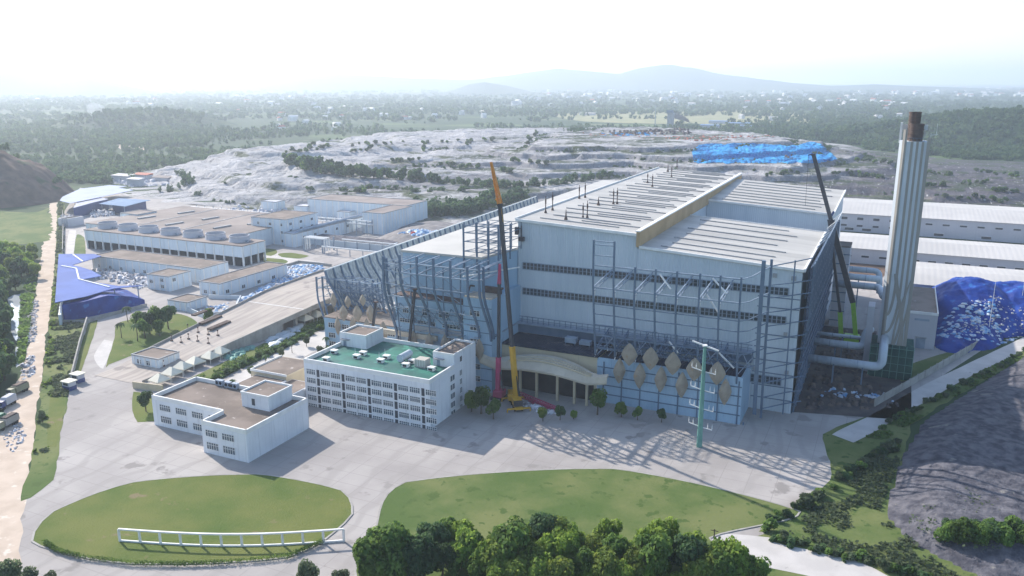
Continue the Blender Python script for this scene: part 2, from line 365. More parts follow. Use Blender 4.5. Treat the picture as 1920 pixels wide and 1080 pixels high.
def sheet(name, pts, z, m, jit=None, kerb=False, curve=True):
    if jit is None: jit = {"lawn": .35, "verge": 1.3, "dirt_road": 1.6, "field": 5, "stream": 1.2, "pond": 4, "driveway": .25, "road": .15}.get(name, 0)
    b = MB(); P = [at(*p) if len(p) == 2 and abs(p[0]) < 4000 else Vector((p[0], p[1], 0)) for p in pts]
    # at() is for pixels; ('w', x, y) is a world point
    if jit:
        Q = []; n = len(P)
        for i in range(n):
            p0, p1, p2, p3 = P[i - 1], P[i], P[(i + 1) % n], P[(i + 2) % n]; k = max(1, min(60, int((p2 - p1).length / 4)))
            for j in range(k):
                f = j / k; c = p1.lerp(p2, f)
                if curve: c = c * .35 + .65 * .5 * (2 * p1 + (p2 - p0) * f + (2 * p0 - 5 * p1 + 4 * p2 - p3) * f * f + (3 * p1 - p0 - 3 * p2 + p3) * f ** 3)
                e = (p2 - p1).normalized(); w_ = (float(fbm(np.array(c.x / 7), np.array(c.y / 7), 3, 8)) - .45) * 2 * jit
                Q.append(Vector((c.x - e.y * w_, c.y + e.x * w_, 0)))
        P = Q
    if kerb:
        kb = MB(); kb.path([(p.x, p.y, .06) for p in P] + [(P[0].x, P[0].y, .06)], .5, .36); props(kb.build("kerb", M['concwall']), kind='structure')
    b.poly([(p.x, p.y, z) for p in P]); o = b.build(name, m)
    if o.data.polygons[0].normal.z < 0: o.data.flip_normals()
    return props(o, kind='structure')
def W(x, y):                                   # world point -> fake pixel so that sheet() can mix both
    d = Vector((x, y, 0)) - Vector((0, 0, CAMH)); k = d.dot(FW)
    return (960 + FPX * d.dot(RT) / k, 540 - FPX * d.dot(UP) / k)

sheet("plant_yard", [(60, 880), (118, 790), (137, 700), (165, 600), (118, 560), (118, 470), (118, 400), (150, 352), (300, 372), (520, 392), (690, 420), W(-150, 640),
                     W(-40, 655), W(150, 655), (1990, 560), (1700, 748), (1560, 830), W(-2, 170), W(-40, 140), W(-120, 100), W(-210, 110)], 0.03, M['yard'])
sheet("dirt_road", [(-120, 1080), (0, 790), (42, 690), (60, 600), (74, 500), (90, 400), (101, 343), (109, 343), (105, 450), (98, 550), (86, 650), (74, 745), (60, 850), (40, 1010), (30, 1090)], 0.05, M['dirt'])
sheet("verge", [(40, 940), (62, 850), (75, 745), (87, 650), (99, 550), (106, 450), (110, 343), (119, 343), (121, 400), (120, 480), (112, 560), (118, 605), (163, 602), (140, 700), (126, 750), (110, 840), (100, 900)], 0.07, M['verge'])
sheet("lawn", [(88, 838), (95, 740), (125, 738), (106, 838)], 0.10, M['lawn'])
sheet("lawn", [(166, 606), (184, 600), (152, 696), (139, 702)], 0.09, M['lawn'])
sheet("driveway", [(196, 637), (213, 640), (193, 692), (176, 668)], 0.08, M['path'])
sheet("driveway", [(182, 640), (206, 590), (330, 560), (338, 566), (226, 604), (213, 640), (192, 690), (160, 690)], 0.06, M['yard'])
sheet("lawn", [(226, 604), (330, 588), (370, 606), (330, 640), (300, 656), (262, 662), (204, 684), (198, 690), (213, 640)], 0.09, M['lawn'])
sheet("lawn", [(250, 735), (262, 736), (288, 748), (290, 790), (258, 792), (248, 770)], 0.09, M['lawn'])
sheet("lawn", [(268, 745), (300, 736), (470, 655), (610, 590), (625, 606), (430, 698), (392, 720), (300, 766)], 0.08, M['verge'])
sheet("road", [(385, 735), (622, 612), (640, 630), (500, 708), (440, 752), (405, 770)], 0.06, M['path'])
sheet("lawn", [(490, 466), (517, 468), (519, 475), (508, 480), (490, 478)], 0.09, M['lawn'])
sheet("lawn", [(495, 484), (530, 486), (540, 491), (525, 498), (497, 494)], 0.09, M['lawn'])
sheet("lawn", [(521, 476), (545, 474), (580, 480), (560, 485), (528, 482)], 0.09, M['lawn'])
sheet("road", [(488, 478), (520, 474), (540, 483), (590, 490), (610, 494), (530, 502), (520, 496)], 0.07, M['path'])
sheet("road", [(123, 480), (130, 432), (142, 432), (137, 480)], 0.08, M['path'])
sheet("lawn", [(139, 478), (144, 440), (158, 446), (160, 478)], 0.08, M['verge'])
# right-hand side
sheet("road", [(1560, 815), (1640, 775), (1740, 718), (1920, 632), (2000, 594), (2000, 618), (1920, 657), (1800, 716), (1700, 775), (1600, 830)], 0.06, M['path'])
sheet("verge", [(1600, 832), (1700, 776), (1800, 717), (2000, 619), (2000, 634), (1830, 722), (1740, 776), (1640, 838)], 0.07, M['verge'])
sheet("lawn", [(1690, 690), (1780, 660), (1800, 665), (1720, 706), (1690, 716)], 0.08, M['verge'])
sheet("lawn", [(1583, 487), (1655, 492), (1655, 520), (1583, 512)], 0.08, M['soil'])
# front of the plant (road, roundabout lawn, planting)
sheet("lawn", [(60, 1016), (100, 960), (250, 905), (480, 890), (640, 920), (660, 965), (605, 1016), (540, 1045), (420, 1056), (250, 1058), (150, 1045)], 0.2, M['lawn'], jit=.15, kerb=True)
sheet("lawn", [(700, 1005), (760, 905), (1150, 880), (1500, 960), (1330, 1010), (1400, 1090), (700, 1110)], 0.2, M['verge'], jit=.15, kerb=True)
sheet("verge", [(1440, 1014), (1480, 985), (1560, 905), (1640, 838), (1690, 860), (1650, 960), (1760, 1060), (1860, 1110), (1740, 1110), (1600, 1050)], 0.08, M['verge'])
sheet("verge", [(1545, 815), (1640, 775), (1705, 780), (1690, 870), (1600, 960), (1480, 1005), (1425, 998), (1555, 900)], 0.05, M['verge'])
sheet("verge", [(1250, 1040), (1440, 1000), (1700, 860), (1720, 1000), (1990, 1110), (1990, 1200), (1250, 1200)], 0.045, M['verge'])
sheet("road", [(1300, 1000), (1440, 1008), (1600, 1047), (1760, 1098), (1800, 1120), (1620, 1120), (1540, 1086), (1400, 1056), (1320, 1036)], 0.075, M['path'])
# fields and water out on the plain
sheet("field", [(-80, 234), (185, 229), (172, 246), (-80, 258)], 0.06, M['verge'])
sheet("field", [(-80, 318), (70, 324), (62, 346), (-80, 352)], 0.06, M['verge'])
sheet("field", [(-80, 396), (60, 398), (94, 391), (86, 452), (-80, 456)], 0.06, M['verge'])
sheet("field", [(215, 268), (275, 267), (272, 281), (225, 280)], 0.06, M['dirt'])
M['fieldtan'] = mat("dry_field", (0.30, 0.28, 0.15), (0.22, 0.23, 0.12), 0.02, 0.95)
sheet("field", [(1255, 211), (1420, 205), (1570, 222), (1510, 238), (1300, 231)], 0.06, M['fieldtan'])
sheet("field", [(1040, 215), (1180, 205), (1260, 209), (1290, 231), (1100, 228)], 0.06, M['fieldtan'])
sheet("pond", [(-60, 243), (55, 241), (60, 245), (-60, 248)], 0.10, M['water'])
sheet("pond", [(-60, 286), (0, 284), (18, 296), (-10, 304), (-60, 304)], 0.10, M['water'])
sheet("stream", [(14, 560), (26, 553), (39, 552), (38, 600), (34, 640), (22, 622), (19, 590)], 0.12, M['water'])
sheet("stream", [(29, 652), (42, 648), (41, 682), (30, 690)], 0.12, M['water'])

# ------------------------------------------------------------------ landfill mound (heightfield from surveyed points)
CP = [(250,335,0),(262,346,0),(300,374,0),(360,390,0),(430,396,0),(520,394,1),(600,402,1),(690,410,2),(760,418,3),(860,402,3),(1000,380,3),(1150,362,2),(1300,372,0),
      (1578,372,1),(1700,378,1),(1750,394,0),(1920,402,0),(2050,405,0),
      (330,345,6),(400,350,9),(480,360,9),(560,365,8),(640,372,7),(720,385,6),
      (330,318,10),(420,290,24),(440,274,32),(520,271,33),(480,315,22),(560,330,17),(420,325,15),(560,300,26),
      (540,314,19),(640,333,14),(720,344,13),(860,348,12),(1000,348,10),(1100,338,9),
      (600,300,26),(700,298,22),(760,318,16),(880,306,19),(860,330,13),(980,330,12),(1180,330,10),
      (600,264,33),(700,264,30),(850,258,28),(950,268,30),(1000,262,35),(1180,264,36),(1100,246,32),(700,248,22),(850,240,26),(1000,238,30),(1200,236,34),(760,282,25),(880,282,24),
      (1000,275,34),(1090,274,35),(1190,275,35),(980,288,28),(1000,287.5,28),(1090,287.5,28),(1190,288.5,28),(1000,290.5,27.5),(1090,290.5,27.5),(1200,291,27.5),(990,303,20),(1090,303.5,19.5),(1190,304,20),
      (1300,306,24),(1480,306,24),(1570,302,20),(1300,268,35),(1480,262,36),(1540,262,30),(1400,245,32),(1290,320,17),(1400,320,16),(1560,318,15),(1500,340,9),(1580,345,8),
      (1600,335,10),(1700,345,9),(1760,366,7),(1900,374,5),(1680,318,14),(1900,338,8),(1640,300,17),(1800,320,7),(1920,308,2),(1600,285,14),
      (440,300,0),(520,299,0),(610,288,0),(380,312,0),(700,262,0),(850,256,0),(1000,252,0),(1200,254,0),(1400,262,0),(1580,280,2),(1700,300,2),
      (100,300,0),(150,260,0),(300,240,0),(450,230,0),(650,222,0),(900,222,0),(1100,215,0),(1300,215,0),(1500,225,0),(1700,250,0),(1920,280,0),(2100,320,0),
      (100,380,0),(250,405,0),(400,425,0),(600,435,0),(800,450,0),(1100,430,0),(1400,420,0),(1700,430,0),(2000,430,0)]
cpw = np.array([tuple(at(*p)) for p in CP])
def rbf_fit(P, z):
    d = np.linalg.norm(P[:, None] - P[None], axis=2)
    A = np.block([[d, np.ones((len(P), 1))], [np.ones((1, len(P))), np.zeros((1, 1))]])
    return np.linalg.solve(A, np.append(z, 0))
_w = rbf_fit(cpw[:, :2], cpw[:, 2])
def lf_base(x, y):
    out = np.full(x.shape, _w[-1])
    for (px, py, _), w in zip(cpw, _w[:-1]): out = out + w * np.hypot(x - px, y - py)
    return out
LX0, LX1, LY0, LY1, LS = -980.0, 330.0, 560.0, 1720.0, 3.0
gx = np.arange(LX0, LX1, LS); gy = np.arange(LY0, LY1, LS)
GX, GY = np.meshgrid(gx, gy)
GZ0 = lf_base(GX, GY)
def terrace(z, h=7.0):
    f = z / h + 0; k = np.floor(f); fr = f - k
    s = np.clip((fr - 0.84) / 0.16, 0, 1); s = s * s * (3 - 2 * s)
    return h * (k + 0.22 * fr + 0.78 * s)
wob = (fbm(GX / 90, GY / 90, 3, 5) - 0.45) * 7
core = np.clip(GZ0 / 6, 0, 1)
zz = GZ0 + wob * core
GZ = np.where(zz > 0, 0.9 * terrace(np.maximum(zz, 0)) + 0.1 * zz, zz)
GZ = GZ + core * ((fbm(GX / 13, GY / 13, 4, 9) - 0.47) * 2.6 + (fbm(GX / 60, GY / 6.5, 2, 21) - 0.4) * 1.6 + (fbm(GX / 7, GY / 7, 2, 33) - 0.4) * 1.8)
_s = GX * -.75 + GY * -.66; _t = GX * .66 - GY * .75
_rg = np.abs(vnoise(_s / 55 + 3.1, _t / 10.5, 61) - .5) * 2; _rg2 = np.abs(vnoise(_s / 30, _t / 5.6 + 7, 62) - .5) * 2
GZ = GZ - core * np.clip((-330 - GX) / 110, 0, 1) * ((1 - _rg) ** 3 * 3.2 + (1 - _rg2) ** 3 * 1.5 - 1.0)
GZ = GZ - core * np.clip((GX + 330) / 110, 0, 1) * ((1 - np.abs(vnoise(GX / 16, GY / 40, 63) - .5) * 2) ** 4 * 1.6)
GZ = np.where(GZ0 < 0.25, np.minimum(GZ, 0) - 1.5, GZ)
def ground_z(x, y):
    i = int((y - LY0) / LS); j = int((x - LX0) / LS)
    z = 0.0
    if 0 <= i < len(gy) and 0 <= j < len(gx): z = max(0.0, float(GZ[i, j]))
    return max(z, hill_z(x, y))
def landfill_material():
    m = bpy.data.materials.new("landfill_liner_sheet"); m.use_nodes = True
    t = m.node_tree; N = t.nodes; L = t.links; b = N["Principled BSDF"]; b.inputs["Roughness"].default_value = 0.8
    b.inputs["Specular IOR Level"].default_value = 0.10
    g = N.new("ShaderNodeNewGeometry"); P = g.outputs["Position"]
    def noise(s, d=5, sc=(1, 1, 1), r=0.6):
        mp = N.new("ShaderNodeMapping"); mp.inputs["Scale"].default_value = sc; L.new(P, mp.inputs["Vector"])
        n = N.new("ShaderNodeTexNoise"); n.inputs["Scale"].default_value = s; n.inputs["Detail"].default_value = d; n.inputs["Roughness"].default_value = r
        L.new(mp.outputs[0], n.inputs["Vector"]); return n.outputs["Fac"]
    def rng(f, lo, hi):
        r = N.new("ShaderNodeMapRange"); r.inputs[1].default_value = lo; r.inputs[2].default_value = hi; L.new(f, r.inputs[0]); return r.outputs[0]
    def mix(f, a, c):
        mx = N.new("ShaderNodeMix"); mx.data_type = 'RGBA'; L.new(f, mx.inputs[0])
        for i, q in ((6, a), (7, c)):
            if isinstance(q, tuple): mx.inputs[i].default_value = (*q, 1)
            else: L.new(q, mx.inputs[i])
        return mx.outputs[2]
    sx = N.new("ShaderNodeSeparateXYZ"); L.new(P, sx.inputs[0])
    # the old grey sheets lie to the left, newer black ones to the right
    pale = mix(rng(noise(0.035, 8), 0.35, 0.65), (0.55, 0.535, 0.53), (0.37, 0.36, 0.365))
    dark = mix(rng(noise(0.05, 8), 0.35, 0.65), (0.075, 0.07, 0.085), (0.15, 0.135, 0.145))
    wob_ = N.new("ShaderNodeMath"); wob_.operation = 'MULTIPLY_ADD'; wob_.inputs[1].default_value = 260; L.new(noise(0.008, 4), wob_.inputs[0]); L.new(sx.outputs[0], wob_.inputs[2])
    c = mix(rng(wob_.outputs[0], 10, 90), pale, dark)
    def M2(op, a_, b_=None, v=None):
        m_ = N.new("ShaderNodeMath"); m_.operation = op
        L.new(a_, m_.inputs[0])
        if b_ is not None: L.new(b_, m_.inputs[1])
        if v is not None: m_.inputs[1].default_value = v
        return m_.outputs[0]
    def band(f, a0, a1, b0, b1): return M2('MULTIPLY', rng(f, a0, a1), rng(f, b1, b0))
    # terrace faces are coloured darker than the flats, except on the old slope at the far left
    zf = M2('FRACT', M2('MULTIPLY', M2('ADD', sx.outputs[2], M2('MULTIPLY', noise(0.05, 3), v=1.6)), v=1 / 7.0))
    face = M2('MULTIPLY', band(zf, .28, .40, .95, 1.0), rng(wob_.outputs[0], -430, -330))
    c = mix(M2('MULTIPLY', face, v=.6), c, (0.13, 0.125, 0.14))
    c = mix(rng(noise(0.018, 6), 0.64, 0.72), c, (0.31, 0.27, 0.24))         # bare earth
    # dark lines: seams, and the shade of folds painted into the sheet colour
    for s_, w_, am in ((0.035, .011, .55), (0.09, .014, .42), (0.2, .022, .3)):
        fold_shade = rng(M2('ABSOLUTE', M2('SUBTRACT', noise(s_, 3, (1, .6, 1)), v=.5)), w_, 0.0)
        c = mix(M2('MULTIPLY', fold_shade, v=am), c, (0.07, 0.07, 0.08))
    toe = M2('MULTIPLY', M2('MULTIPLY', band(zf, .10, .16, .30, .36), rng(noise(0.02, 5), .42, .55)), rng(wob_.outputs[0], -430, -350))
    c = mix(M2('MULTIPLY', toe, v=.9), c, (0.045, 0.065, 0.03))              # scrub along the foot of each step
    c = mix(rng(noise(0.02, 8, (1, 1.8, 1)), 0.57, 0.64), c, (0.075, 0.095, 0.045))  # weeds
    c = mix(rng(noise(0.35, 5, (1, 0.3, 0.5)), 0.62, 0.70), c, (0.55, 0.545, 0.54))  # torn pale edges
    L.new(c, b.inputs["Base Color"])
    h = noise(0.22, 9, (1, 0.55, 0.6), 0.7)
    bp = N.new("ShaderNodeBump"); bp.inputs["Distance"].default_value = 4.5; L.new(h, bp.inputs["Height"]); L.new(bp.outputs[0], b.inputs["Normal"])
    return m
ny, nx = GX.shape
idx = np.arange(nx * ny).reshape(ny, nx)
quads = np.stack([idx[:-1, :-1], idx[:-1, 1:], idx[1:, 1:], idx[1:, :-1]], -1).reshape(-1, 4)
keep = (GZ.ravel()[quads] > -1.4).any(1)
used = np.unique(quads[keep]); remap = -np.ones(nx * ny, int); remap[used] = np.arange(len(used))
V = np.stack([GX, GY, GZ], -1).reshape(-1, 3)[used]
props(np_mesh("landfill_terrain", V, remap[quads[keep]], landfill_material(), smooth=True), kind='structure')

# ------------------------------------------------------------------ hills
HILLS = []                                      # (cx, cy, rx, ry, height, turn)
def hill_z(x, y):
    z = 0.0
    for cx, cy, rx, ry, h, a in HILLS:
        dx, dy = x - cx, y - cy; u = (dx * math.cos(a) + dy * math.sin(a)) / rx; v = (-dx * math.sin(a) + dy * math.cos(a)) / ry
        d = u * u + v * v
        if d < 1: z = max(z, h * (1 - d) ** 1.3)
    return z
def hill(px, py, rx, ry, h, m, name="hill", turn=0.0, rough=4.0, step=6.0):
    c = at(px, py); HILLS.append((c.x, c.y, rx, ry, h, turn))
    n = int(max(rx, ry) * 2 / step); xs = np.linspace(-1.05, 1.05, n); X, Y = np.meshgrid(xs, xs)
    d = X * X + Y * Y
    x = X * rx; y = Y * ry
    wx = c.x + x * math.cos(turn) - y * math.sin(turn); wy = c.y + x * math.sin(turn) + y * math.cos(turn)
    z = np.where(d < 1, h * np.maximum(0, 1 - d) ** 1.3, 0)
    z = z + np.clip(z / 8, 0, 1) * (fbm(wx / 22, wy / 22, 4, 3) - 0.47) * rough * 2
    z = np.where(d < 1, z, -2)
    ids = np.arange(n * n).reshape(n, n)
    q = np.stack([ids[:-1, :-1], ids[:-1, 1:], ids[1:, 1:], ids[1:, :-1]], -1).reshape(-1, 4)
    return props(np_mesh(name, np.stack([wx, wy, z], -1).reshape(-1, 3), q, m, smooth=True), kind='structure')
hill(-62, 372, 105, 80, 56, M['soil'], turn=0.3, rough=11, step=2.2)
hill(1935, 262, 360, 330, 50, M['leafFar'], step=10)
hill(1700, 262, 260, 150, 14, M['leafFar'], step=10)
hill(268, 236, 230, 240, 34, M['leafFar'], step=10)
hill(40, 176, 500, 700, 95, M['leafFar'], step=30, rough=10)
M['mount'] = mat("wooded_mountain", (0.035, 0.06, 0.03), (0.06, 0.085, 0.04), 0.002, 0.95)
def ridge(prof, D, half, seed):
    xs = np.linspace(prof[0][0], prof[-1][0], 160)
    tops = np.interp(xs, [p[0] for p in prof], [p[1] for p in prof])
    rows = []
    for k, f in enumerate(np.linspace(-1, 1, 15)):
        row = []
        for px, py in zip(xs, tops):
            r = ray(px, 150.0); h = Vector((r.x, r.y, 0)).normalized()
            top = CAMH + (150 - py) / 1607 * D
            n = float(fbm(np.array(px / 28.0 + seed), np.array(f * 2.5 + seed), 4, seed)) - 0.47
            z = top * (1 - abs(f) ** 1.2) * (1 + n * 0.35 * (0.3 + abs(f))) if abs(f) < 1 else -3
            p = h * (D + f * half); row.append((p.x, p.y, max(z, -3)))
        rows.append(row)
    n = len(xs); ids = np.arange(15 * n).reshape(15, n)
    q = np.stack([ids[:-1, :-1], ids[:-1, 1:], ids[1:, 1:], ids[1:, :-1]], -1).reshape(-1, 4)
    props(np_mesh("mountain_ridge", np.array(rows).reshape(-1, 3), q, M['mount'], smooth=True), kind='structure')
ridge([(-300, 128), (-60, 118), (10, 122), (60, 140), (110, 150), (170, 146), (230, 158), (300, 172), (380, 176)], 7800, 1200, 1)
ridge([(330, 172), (480, 158), (560, 146), (640, 140), (760, 146), (860, 150), (900, 148), (980, 138), (1045, 129), (1100, 134), (1160, 139), (1200, 128), (1240, 123),
       (1290, 127), (1350, 139), (1440, 150), (1500, 156), (1560, 160), (1640, 157), (1720, 160), (1900, 165), (2050, 168)], 10200, 1500, 2)
ridge([(800, 178), (845, 170), (880, 158), (910, 154), (950, 160), (1000, 172), (1060, 178)], 7000, 600, 3)

# ------------------------------------------------------------------ haze
hb = MB(); hb.box(-27000, 27000, -27000, 27000, -4, 350)
hz_o = hb.build("haze", None)
hm = bpy.data.materials.new("pale_air"); hm.use_nodes = True
hn = hm.node_tree; hn.nodes.remove(hn.nodes["Principled BSDF"])
pv = hn.nodes.new("ShaderNodeVolumePrincipled")
pv.inputs["Color"].default_value = (0.78, 0.875, 1.0, 1)
pv.inputs["Density"].default_value = 0.000135
pv.inputs["Anisotropy"].default_value = 0.38
hn.links.new(pv.outputs[0], hn.nodes["Material Output"].inputs["Volume"])
hz_o.data.materials.clear(); hz_o.data.materials.append(hm)
props(hz_o, kind='stuff')

# ================================================================== THE INCINERATION PLANT
plant = thing("incineration_plant", "huge pale blue waste incineration hall with flat cream roofs and unfinished steel facade", "power plant", (-76, 279, 0))
def part(name, mb, m, parent, label=None, smooth=False):
    o = mb.build(name, m, parent, smooth=smooth)
    if label: o['label'] = label
    return o
HY0, HY1 = 279.0, 479.0
b = MB()
b.hexa(-127, -81, HY0, HY1, 0, 58.9, 56.9, 57.4, 59.4)
wall_main = part("hall_wall", b, M['clad'], plant)
b = MB(); b.hexa(-127.6, -81.3, HY0 - .5, HY1 + .5, 58.2, 59.7, 57.6, 58.1, 60.2); b2 = b
# the cream roof sheet is a thin slab following the slope
def roof_slab(x0, x1, y0, y1, za, zb, th=0.8, m='roof', name="roof", dy=0.0):
    b = MB()
    b.add([(x0, y0, za - th), (x1, y0, zb - th), (x1, y1, zb - th + dy), (x0, y1, za - th + dy), (x0, y0, za), (x1, y0, zb), (x1, y1, zb + dy), (x0, y1, za + dy)],
          [(0, 3, 2, 1), (4, 5, 6, 7), (0, 1, 5, 4), (1, 2, 6, 5), (2, 3, 7, 6), (3, 0, 4, 7)])
    return part(name, b, M[m], plant)
roof_slab(-127.7, -81.2, HY0 - .5, HY1 + .5, 59.8, 57.7, dy=0.5)
# edge flashing of the high roof and the tan parapet along its right side
b = MB()
b.bar((-127.7, HY0 - .7, 59.6), (-81.2, HY0 - .7, 57.5), 0.5, 1.0)
b.bar((-127.9, HY0 - .5, 60.0), (-127.9, HY1, 60.5), 0.5, 0.8)
part("roof_edge", b, M['trim'], plant)
b = MB(); b.hexa(-81.2, -80.2, HY0 - .9, HY1, 53.2, 58.6, 58.6, 59.1, 59.1)
part("parapet", b, M['orange'], plant)
b = MB(); b.hexa(-81.5, -79.9, HY0 - 1.1, HY1, 58.62, 58.95, 58.95, 59.45, 59.45)
part("parapet_cap", b, M['trim'], plant)
# low front block and low rear block on the right
b = MB(); b.hexa(-80.9, -25.3, HY0, 355, 0, 52.6, 49.3, 49.3, 52.6)
part("front_block_wall", b, M['clad'], plant)
roof_slab(-80.2, -24.9, HY0 - .4, 355.4, 53.3, 50.0)
b = MB(); b.bar((-80.2, HY0 - .55, 53.2), (-24.9, HY0 - .55, 49.9), 0.5, 0.9)
b.bar((-24.7, HY0 - .5, 50.0), (-24.7, 355.4, 50.0), 0.7, 1.1)
b.bar((-80.2, 355.5, 53.2), (-24.9, 355.5, 49.9), 0.4, 0.9)
part("roof_edge", b, M['trim'], plant)
b = MB(); b.hexa(-80.9, -25.6, 355, 393, 0, 34, 34, 34, 34)
part("valley_roof", b, M['clad'], plant)
b = MB(); b.hexa(-80.9, -25.3, 393, 466, 0, 54.6, 51.6, 53.6, 55.8)
part("rear_block_wall", b, M['clad'], plant)
roof_slab(-80.2, -24.9, 392.6, 466.4, 55.4, 52.2, dy=2.0)
b = MB(); b.bar((-80.2, 392.4, 55.2), (-24.9, 392.4, 52.0), 0.5, 0.9)
b.bar((-24.7, 392.6, 52.2), (-24.7, 466, 54.0), 0.7, 1.1)
part("roof_edge", b, M['trim'], plant)

# raised strips on the roofs (long dark ridges that lie across them)
def strip(x0, x1, y, z0, z1):
    b = MB(); b.bar((x0, y, z0 + .18), (x1, y, z1 + .18), 0.45, 0.42)
    part("roof_ridge", b, M['strip'], plant)
def hz(x, y): return 59.8 - (x + 127.7) / 46.5 * 2.1 + (y - 279) / 200 * .5
for k, y in enumerate(range(286, 476, 9)):
    x0 = -121 + (k % 3) * 1.6; x1 = -90 + ((k * 5) % 4) * 1.4
    strip(x0, x1, y, hz(x0, y), hz(x1, y))
    if k % 2 == 0: strip(-106, -83.4, y + 4.3, hz(-106, y), hz(-83.4, y))
def fz(x): return 53.3 - (x + 80.2) / 55.3 * 3.3
for k, y in enumerate((284.5, 293, 303, 314, 325, 336.5, 347)):
    strip(-74 + (k % 2) * 2, -38 + (k % 3) * 2.2, y, fz(-74 + (k % 2) * 2), fz(-38 + (k % 3) * 2.2))
def rz_(x, y): return 55.4 - (x + 80.2) / 55.3 * 3.2 + (y - 393) / 73 * 2
for k, y in enumerate((398, 406, 414, 422, 431, 440, 449, 458)):
    strip(-75, -33 + (k % 3) * 2, y, rz_(-75, y), rz_(-33 + (k % 3) * 2, y))
# vent pipes on the high roof
for px, py, tall in ((1023,402.5,1),(1036,397.5,1.1),(1061,412.5,.6),(1093,409,.9),(1101,408,1),(1086,376,.9),(1097,374,1),(1122,386,.55),(1150,383,1),(1157,382.5,1.05),
                     (1163,345,.8),(1172,343,.9),(1203,328,.8),(1209,327,.9),(1214,345,.8),(1223,351,.95),(1252,325,.6),(1259,334,.9),(1237,313,.7),(1243,314,.8),(1261,311,.6),(1269,317,.8)):
    p = at(px, py, 59.0)
    if p.x < -126.5 or p.x > -82.5: continue
    z = hz(p.x, p.y); h = 6.6 * tall; b = MB()
    if tall < .7: b.tube([(p.x, p.y, z), (p.x, p.y, z + 1.6), (p.x, p.y, z + h)], [0.75, 0.3, 0.1], 8)
    else:
        b.tube([(p.x, p.y, z), (p.x, p.y, z + 1.0)], [0.62, 0.36], 8)
        b.tube([(p.x, p.y, z + 1.0), (p.x, p.y, z + h * .72)], 0.2, 8)
        b.tube([(p.x, p.y, z + h * .55), (p.x, p.y, z + h * .82)], 0.32, 8)
        b.tube([(p.x, p.y, z + h * .82), (p.x, p.y, z + h)], 0.12, 6)
    part("vent_pipe", b, M['rust'], plant)

# window bands on the main front
def band(x0, x1, y, z0, z1, n, up=3):
    g = MB(); g.box(x0, x1, y - .06, y + .2, z0, z1); w = part("window_band", g, M['glass'], plant)
    f = MB()
    for k in range(n + 1):
        x = x0 + (x1 - x0) * k / n; f.box(x - .16, x + .16, y - .2, y - .05, z0, z1)
    f.box(x0, x1, y - .22, y - .05, z1 - .14, z1 + .12); f.box(x0, x1, y - .22, y - .05, z0 - .12, z0 + .12)
    f.box(x0, x1, y - .19, y - .05, (z0 + z1) / 2 - .06, (z0 + z1) / 2 + .06)
    part("window_frame", f, M['steell'], w)
band(-125, -29.2, HY0, 41.0, 43.6, 64)
band(-125, -29.2, HY0, 31.2, 33.8, 64)
band(-40.5, -29.2, HY0, 9.6, 12.4, 9)
for x0, x1, z0, z1 in ((-34.5, -33.2, 46.8, 48.2), (-28.6, -27.2, 46.4, 47.8), (-38.6, -37.0, 14.0, 15.4), (-28.2, -27.0, 14.0, 15.2), (-29.6, -28.4, 27.4, 28.5)):
    g = MB(); g.box(x0, x1, HY0 - .5, HY0, z0, z1); part("wall_vent", g, M['strip'], plant)
# joint lines low on the main front, right of the podium
g = MB()
for z in (4.5, 9, 13.5, 18, 22.5, 27, 36.5, 40):
    g = MB(); g.box(-38.8, -25.3, HY0 - .14, HY0, z - .16, z + .16); part("wall_rail", g, M['steel'], plant)

# gallery at the foot of the wall and the podium in front
g = MB(); g.box(-126.8, -39, 276.2, HY0, 17, 20.6); part("gallery", g, M['steel'], plant)
g = MB(); g.box(-125.4, -38.9, 274.6, 279, 20.6, 21.0); g.box(-126.8, -125.4, 262.5, 279, 20.6, 21.0); part("gallery_roof", g, M['steell'], plant)
g = MB(); g.box(-126.8, -125.6, 262.5, 276.2, 17, 20.6); part("gallery", g, M['clad2'], plant)
g = MB()
for x in np.arange(-124, -40, 2.2): g.box(x - .09, x + .09, 276.0, 276.2, 21.0, 23.4)
g.box(-125, -39, 276.0, 276.2, 23.3, 23.5); g.box(-125, -39, 276.0, 276.2, 22.2, 22.35)
part("railing", g, M['steel'], plant)
g = MB(); g.box(-127, -89, 262.4, 279, 0, 16.2); part("entrance_block", g, M['cream'], plant)
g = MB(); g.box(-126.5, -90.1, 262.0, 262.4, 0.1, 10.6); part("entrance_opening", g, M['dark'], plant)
g = MB(); g.box(-125.4, -88.6, 261.8, 276.1, 16.2, 17.0); part("podium_roof", g, M['podium'], plant)
g = MB(); g.box(-89, -39.3, 262.4, 279, 0, 15.2); part("podium_wall", g, M['clad2'], plant)
g = MB(); g.box(-88.6, -39.6, 263.0, 276.1, 15.2, 15.6); part("podium_roof", g, M['podium'], plant)
g = MB(); g.box(-88.9, -39.3, 262.4, 262.8, 15.2, 16.3); g.box(-39.9, -39.3, 262.8, 276, 15.2, 16.3); part("podium_parapet", g, M['clad2'], plant)
g = MB()
for z in (3.2, 6.5, 9.8, 13.0): g.box(-88.8, -39.4, 262.2, 262.4, z - .17, z + .17)
for x in np.arange(-86.5, -40, 6.6): g.box(x - .2, x + .2, 262.15, 262.4, 0, 15)
part("wall_rail", g, M['steel'], plant)
